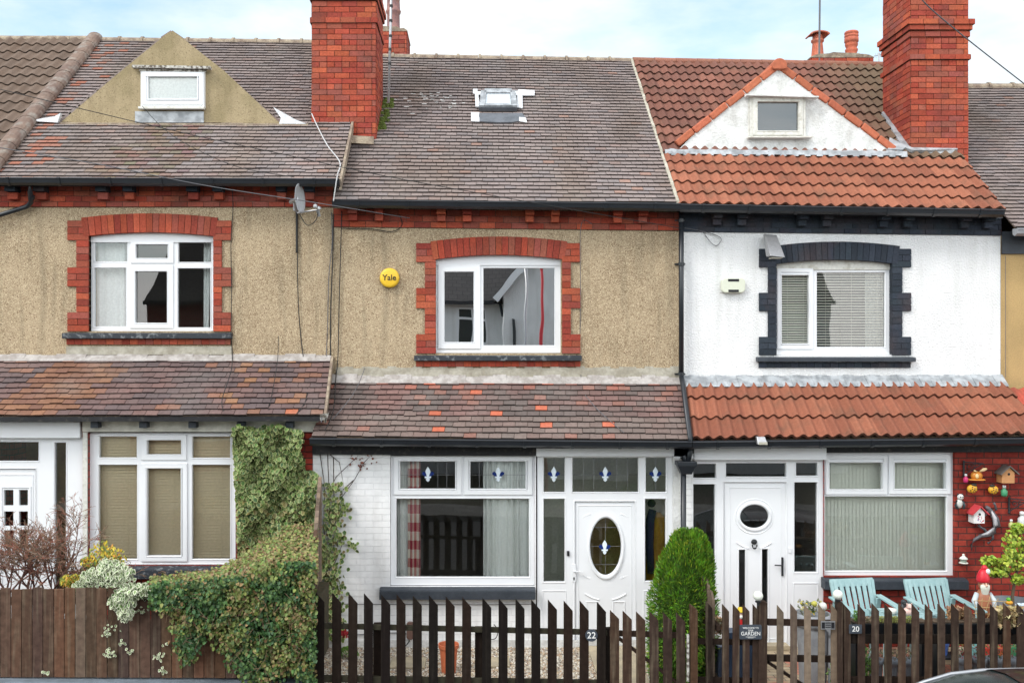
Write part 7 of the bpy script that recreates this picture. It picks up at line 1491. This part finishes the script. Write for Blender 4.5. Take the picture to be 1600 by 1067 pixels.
bottle(1509, 748, 'pink bottle feeder left of the orange beetle ornament', (.6, .04, .16)); bottle(1569, 768, 'green glass feeder right of the spotted ladybird', (.06, .28, .14), 1.3); bottle(1580, 819, 'pale yellow bottle above the small tree', (.5, .5, .2)); bottle(1597, 812, 'white frosted jar above the small tree', (.6, .62, .62), 1.7)
t = orn('wall_lantern', 'small white pagoda-shaped lantern on the brick wall under the lizard', 'lantern', 1505, 873, dB); c = P(1505.5, 873, dB - .05)
pc('roof', t, lambda b: b.lathe([(.055, 0), (.05, .012), (.02, .04), (.012, .05), (.02, .062), (.004, .072)], tuple(c), 16), (.7, .72, .64)); pc('body', t, lambda b: b.lathe([(.03, -.045), (.04, -.03), (.035, 0)], tuple(c), 14), (.3, .36, .3)); pc('base', t, lambda b: b.lathe([(.03, -.06), (.06, -.055), (.055, -.045), (.02, -.043)], tuple(c), 16), (.7, .7, .64))

# small things among the planters
def smallpot(px, py, d, r, h, col, lb, nm='small_pot', cat='pot'):
    t = thing(nm, lb, cat, P(px, py, d), 'small pots and jars behind the right fence'); c = P(px, py, d); pc('pot', t, lambda b: b.lathe([(r * .7, 0), (r * .95, h * .8), (r * 1.05, h * .82), (r * 1.05, h), (r * .9, h), (r * .85, h * .85), (.003, h * .84)], tuple(c), 16), col, sm=False); return t, c
tb_ = thing('plant_shelf', 'low dark shelf holding small pots behind the right fence', 'shelf', P(1520, 1020, 11.6)); b = MB(); zS = V(1022, 11.6); b.box(U(1440, 11.6), U(1640, 11.6), Y(11.6) - .12, Y(11.6) + .12, zS - .03, zS); b.build('board', 'planter', tb_)
for px in (1445, 1535, 1630): b = MB(); b.box(U(px, 11.6) - .02, U(px, 11.6) + .02, Y(11.6) - .1, Y(11.6) + .1, 0, zS - .031); b.build('leg', 'planter', tb_)
for px, col, h, lb in ((1454, (.55, .6, .62), .14, 'pale jar at the left end of the plant shelf'), (1474, (.06, .12, .35), .15, 'blue pot on the plant shelf'), (1497, (.5, .42, .32), .09, 'buff pot on the plant shelf beside the blue pot'), (1519, (.2, .42, .42), .12, 'turquoise pot in the middle of the plant shelf'), (1541, (.5, .06, .04), .1, 'red pot on the plant shelf right of the turquoise pot'), (1562, (.5, .12, .05), .1, 'rust orange pot on the plant shelf'), (1582, (.05, .22, .1), .11, 'green pot at the right end of the plant shelf')):
    t, c = smallpot(px, 1022, 11.6, .06, h, col, lb); leaves('plant', 'leaf', t, 30, lambda: Vector((c.x + ru(-.05, .05), c.y + ru(-.05, .05), c.z + h + ru(-.01, .06))), nf((0, -.4, .9), .8), (.02, .035), [(.08, .14, .03), (.3, .05, .05), (.2, .2, .06)], droop=(0, 0, 1), wd=.6)
t = orn('pumpkin_ornament', 'small orange pumpkin ornament between the two black troughs', 'ornament', 1457, 984, 10.75); c = P(1457, 982, 10.72); pc('pumpkin', t, lambda b: b.ball(tuple(c), .045, 14, 9, (1.2, 1, .8)), (.6, .28, .05)); pc('stalk', t, lambda b: b.tube([(c.x, c.y, c.z + .03), (c.x + .005, c.y, c.z + .055)], [.008, .005], 6), (.1, .15, .03)); pc('stand', t, lambda b: b.box(c.x - .03, c.x + .03, c.y - .03, c.y + .03, 0, c.z - .034), (.02, .02, .02), sm=False)
for px, py, lb in ((1352, 1040, 'leafy weeds growing by the first pale pots'), (1450, 1048, 'tall green weeds between the two groups of pale pots'), (1310, 1052, 'green plant at the foot of the right gate post')):
    t = thing('weed', lb, 'plant', P(px, py, 10.9)); leaves('foliage', 'leaf', t, 170, lambda: P(px + random.gauss(0, 6), py + random.gauss(0, 14), 10.85 + ru(-.08, .08)), nf((0, -.6, .7), .8), (.03, .06), [(.1, .2, .03), (.14, .26, .05), (.07, .12, .03)], droop=(0, 0, 1), wd=.6)
# ------------------------------------------------------------------ parked car
car = thing('parked_car', 'dark plum car parked at the kerb in front of the right fence', 'car', (4.8, -5.35, -.26))
zr = -.26; KZ = .93
# side profile (x, z) of the lower body and of the cabin; the car points to -x
bodyp = [(0, .32), (.05, .55), (.15, .68), (.9, .88), (1.25, .92), (3.3, .95), (3.95, .93), (4.1, .7), (4.12, .35), (3.9, .25), (.2, .22)]
def loft(prof, hw, taper, name, m, zc=None, seg=9, rnd=.12):
    b = MB(); n = len(prof); i0 = 0
    ys = [-1, -.97, -.88, -.6, 0, .6, .88, .97, 1]; 
    for k, s in enumerate(ys):
        e_ = 1 - rnd * abs(s) ** 6
        cxm = 2.05; czm = zc if zc else .55
        for x, z in prof: b.v.append((car.location.x - 2.05 + cxm + (x - cxm) * (1 - .04 * abs(s) ** 5), car.location.y + s * hw * (1 - taper * max(0, z - czm)), zr + (czm + (z - czm) * e_) * KZ))
    for k in range(len(ys) - 1):
        for j_ in range(n): a_ = k * n + j_; c_ = k * n + (j_ + 1) % n; b.face([a_, c_, c_ + n, a_ + n])
    b.face([j_ for j_ in reversed(range(n))]); b.face([(len(ys) - 1) * n + j_ for j_ in range(n)]); return b.build(name, m, car, smooth=True)
loft(bodyp, .87, .0, 'body', 'carpaint')
cab = [(.95, .86), (1.2, 1.03), (1.55, 1.27), (1.8, 1.385), (2.1, 1.435), (2.6, 1.45), (3.1, 1.42), (3.6, 1.33), (3.9, 1.12), (4.05, .88)]
def cabin(prof, hw, name, m, x0=None, x1=None, lift=0, ss=(-1, -.96, -.85, -.5, 0, .5, .85, .96, 1)):
    b = MB(); n = len(prof)
    for s in ss:
        for x, z in prof:
            drop = (.10 * abs(s) ** 4) * (z - .86) / .6; b.v.append((car.location.x - 2.05 + x, car.location.y + s * hw * (1 - .30 * (z - .86)) , zr + (z - drop) * KZ + lift))
    for k in range(len(ss) - 1):
        for j_ in range(n - 1): a_ = k * n + j_; b.face([a_, a_ + 1, a_ + 1 + n, a_ + n])
    if ss[0] == -1: b.face([j_ for j_ in reversed(range(n))]); b.face([(len(ss) - 1) * n + j_ for j_ in range(n)])
    return b.build(name, m, car, smooth=True)
cabin(cab, .83, 'windows', 'carglass')
rf = [(2.12, 1.437), (2.35, 1.447), (2.6, 1.452), (3.1, 1.422), (3.55, 1.345)]
cabin(rf, .832, 'roof', 'carpaint', lift=.012, ss=(-1.01, -.96, -.85, -.5, 0, .5, .85, .96, 1.01))
for s in (-1, 1):
    b = MB(); pts = []
    for x, z in cab: pts.append((car.location.x - 2.05 + x, car.location.y + s * .845 * (1 - .30 * (z - .86)), zr + (z - .1 * (z - .86) / .6) * KZ + .005))
    b.tube(pts, .022, 6); b.build('roof_rail', 'chrome', car, smooth=True)
    b = MB(); p = (car.location.x - 2.05 + 2.4, car.location.y + s * .81, zr); b.bar((p[0], car.location.y + s * .845, zr + .86), (p[0] + .02, car.location.y + s * .70, zr + 1.22), .09, .02, (0, 1, 0)); b.build('door_pillar', 'carpaint', car)
    b = MB(); b.ball((car.location.x - 2.05 + 1.25, car.location.y + s * .97, zr + .9), .09, 12, 8, (.6, 1, .8)); b.build('wing_mirror', 'carpaint', car, smooth=True)
    for x in (.75, 3.35):
        cx_, cy_ = car.location.x - 2.05 + x, car.location.y + s * .8; w_ = part_empty('wheel', car); b = MB()
        pr = [(.2, -.1), (.3, -.1), (.32, -.07), (.32, .07), (.3, .1), (.2, .1)]; n = 28; i0 = 0
        for r_, y_ in pr:
            for q in range(n): t_ = 2 * math.pi * q / n; b.v.append((cx_ + r_ * math.cos(t_), cy_ + y_, zr + .32 + r_ * math.sin(t_)))
        for g in range(5):
            for q in range(n): a_ = g * n + q; c_ = g * n + (q + 1) % n; b.face([a_, c_, c_ + n, a_ + n])
        b.build('tyre', 'rubber', w_, smooth=True); b = MB(); b.prism(ell(cx_, zr + .32, .205, .205, 24), cy_ - .085, cy_ + .085); b.build('rim', 'chrome', w_, bevel=.01)
    b = MB(); b.ball((car.location.x - 2.05 + .2, car.location.y + s * .62, zr + .62), .13, 14, 9, (.8, 1.2, .6)); b.build('headlight', 'lamp_rim', car, smooth=True)
# ------------------------------------------------------------------ houses across the road (seen only in the window reflections)
def opp(label, x0, x1, y, m='white_render', gable=None, wins=(), ew=6.0):
    t = thing('terraced_house', label, 'house', ((x0 + x1) / 2, y, 0), 'houses across the road'); b = MB(); b.box(x0 + .01, x1 - .01, y - 7, y, -.27, ew); b.build('wall', m, t)
    b = MB(); i0 = len(b.v); pts = [(y + .35, ew - .25), (y - 3.5, ew + 2.8), (y - 7.3, ew - .25)]; b.v += [(x0, p, q) for p, q in pts] + [(x1, p, q) for p, q in pts]; b.face([0, 1, 2]); b.face([5, 4, 3])
    for k in range(3): j_ = (k + 1) % 3; b.face([k, 3 + k, 3 + j_, j_])
    b.build('roof', 'slates', t)
    b = MB(); b.box(x0, x1, y + .33, y + .45, ew - .32, ew - .2); b.build('gutter', 'gutter', t)
    for cx, cz, w_, h_ in wins:
        b = MB(); b.plate(cx - w_ / 2, cx + w_ / 2, cz, cz + h_, y + .01, y + .05, [(cx - w_ / 2 + .08, cx - .04, cz + .08, cz + h_ * .65), (cx + .04, cx + w_ / 2 - .08, cz + .08, cz + h_ * .65), (cx - w_ / 2 + .08, cx - .04, cz + h_ * .72, cz + h_ - .08), (cx + .04, cx + w_ / 2 - .08, cz + h_ * .72, cz + h_ - .08)]); fo = b.build('window', 'upvc', t); b = MB(); b.box(cx - w_ / 2 + .04, cx + w_ / 2 - .04, y + .015, y + .02, cz + .04, cz + h_ - .04); b.build('pane', 'carglass', fo)
    if gable:
        g0, g1, yg = gable; gm = (g0 + g1) / 2; b = MB(); b.v = []; P3 = [(g0, -.27), (g1, -.27), (g1, ew), (gm, ew + 2.3), (g0, ew)]; b.prism(P3, y - .5, yg); b.build('gable_wall', m, t)
        for s in (-1, 1):
            e0 = Vector((gm + s * (g1 - g0 + .6) / 2, 0, ew - .28)); ap = Vector((gm, 0, ew + 2.34)); b = MB(); b.hexa([Vector((q.x, yy, q.z + dz)) for dz in (0, .16) for q, yy in ((e0, y - 3), (e0, yg + .25), (ap, yg + .25), (ap, y - 3))]); b.build('gable_roof', 'slates', t)
            b = MB(); b.bar((e0.x, yg + .27, e0.z), (ap.x, yg + .27, ap.z), .04, .22, (0, 0, 1)); b.build('barge_board', 'upvc', t)
        b = MB(); b.tube([(g0 - .1, y + .4, ew - .3), (g0 - .02, y + .6, ew - .7), (g0 + .35, yg + .08, ew - .9), (g0 + .35, yg + .08, 0)], .05, 8); b.build('down_pipe', 'gutter', t)
    return t
opp('white rendered gabled house opposite the middle house', -3.2, 5.2, -20.6, gable=(1.0, 5.0, -18.8), wins=[(-.1, 4.2, 1.1, 1.4), (-2.0, 4.2, 1.1, 1.4), (-1.2, .9, 1.6, 1.6)])
opp('brick house opposite the left house', -12, -3.2, -20.6, 'brickwall', wins=[(-5, 4.1, 1.5, 1.3), (-9, 4.1, 1.5, 1.3), (-5, .9, 1.8, 1.5), (-9.2, .9, 1.8, 1.5)])
opp('white house opposite the white rendered house', 5.2, 13, -20.6, 'white_render', wins=[(7, 4.1, 1.5, 1.3), (10.5, 4.1, 1.5, 1.3), (7, .9, 1.8, 1.5)])

t = thing('street_pole', 'red pole in the front yard across the road', 'pole', (2.02, -15.2, -.13)); b = MB(); b.tube([(2.02, -15.2, -.13), (2.02, -15.2, 6.5)], .05, 10); b.build('shaft', 'red_paint', t, smooth=True); b = MB(); b.ball((2.02, -15.2, 6.52), .06, 10, 7); b.build('cap', 'red_paint', t)
t = thing('street_pole', 'grey pole in the front yard across the road', 'pole', (1.57, -15.4, -.13)); b = MB(); b.tube([(1.57, -15.4, -.13), (1.57, -15.4, 6.8)], .04, 10); b.build('shaft', 'metal', t, smooth=True); b = MB(); b.ball((1.57, -15.4, 6.82), .05, 10, 7); b.build('cap', 'metal', t)
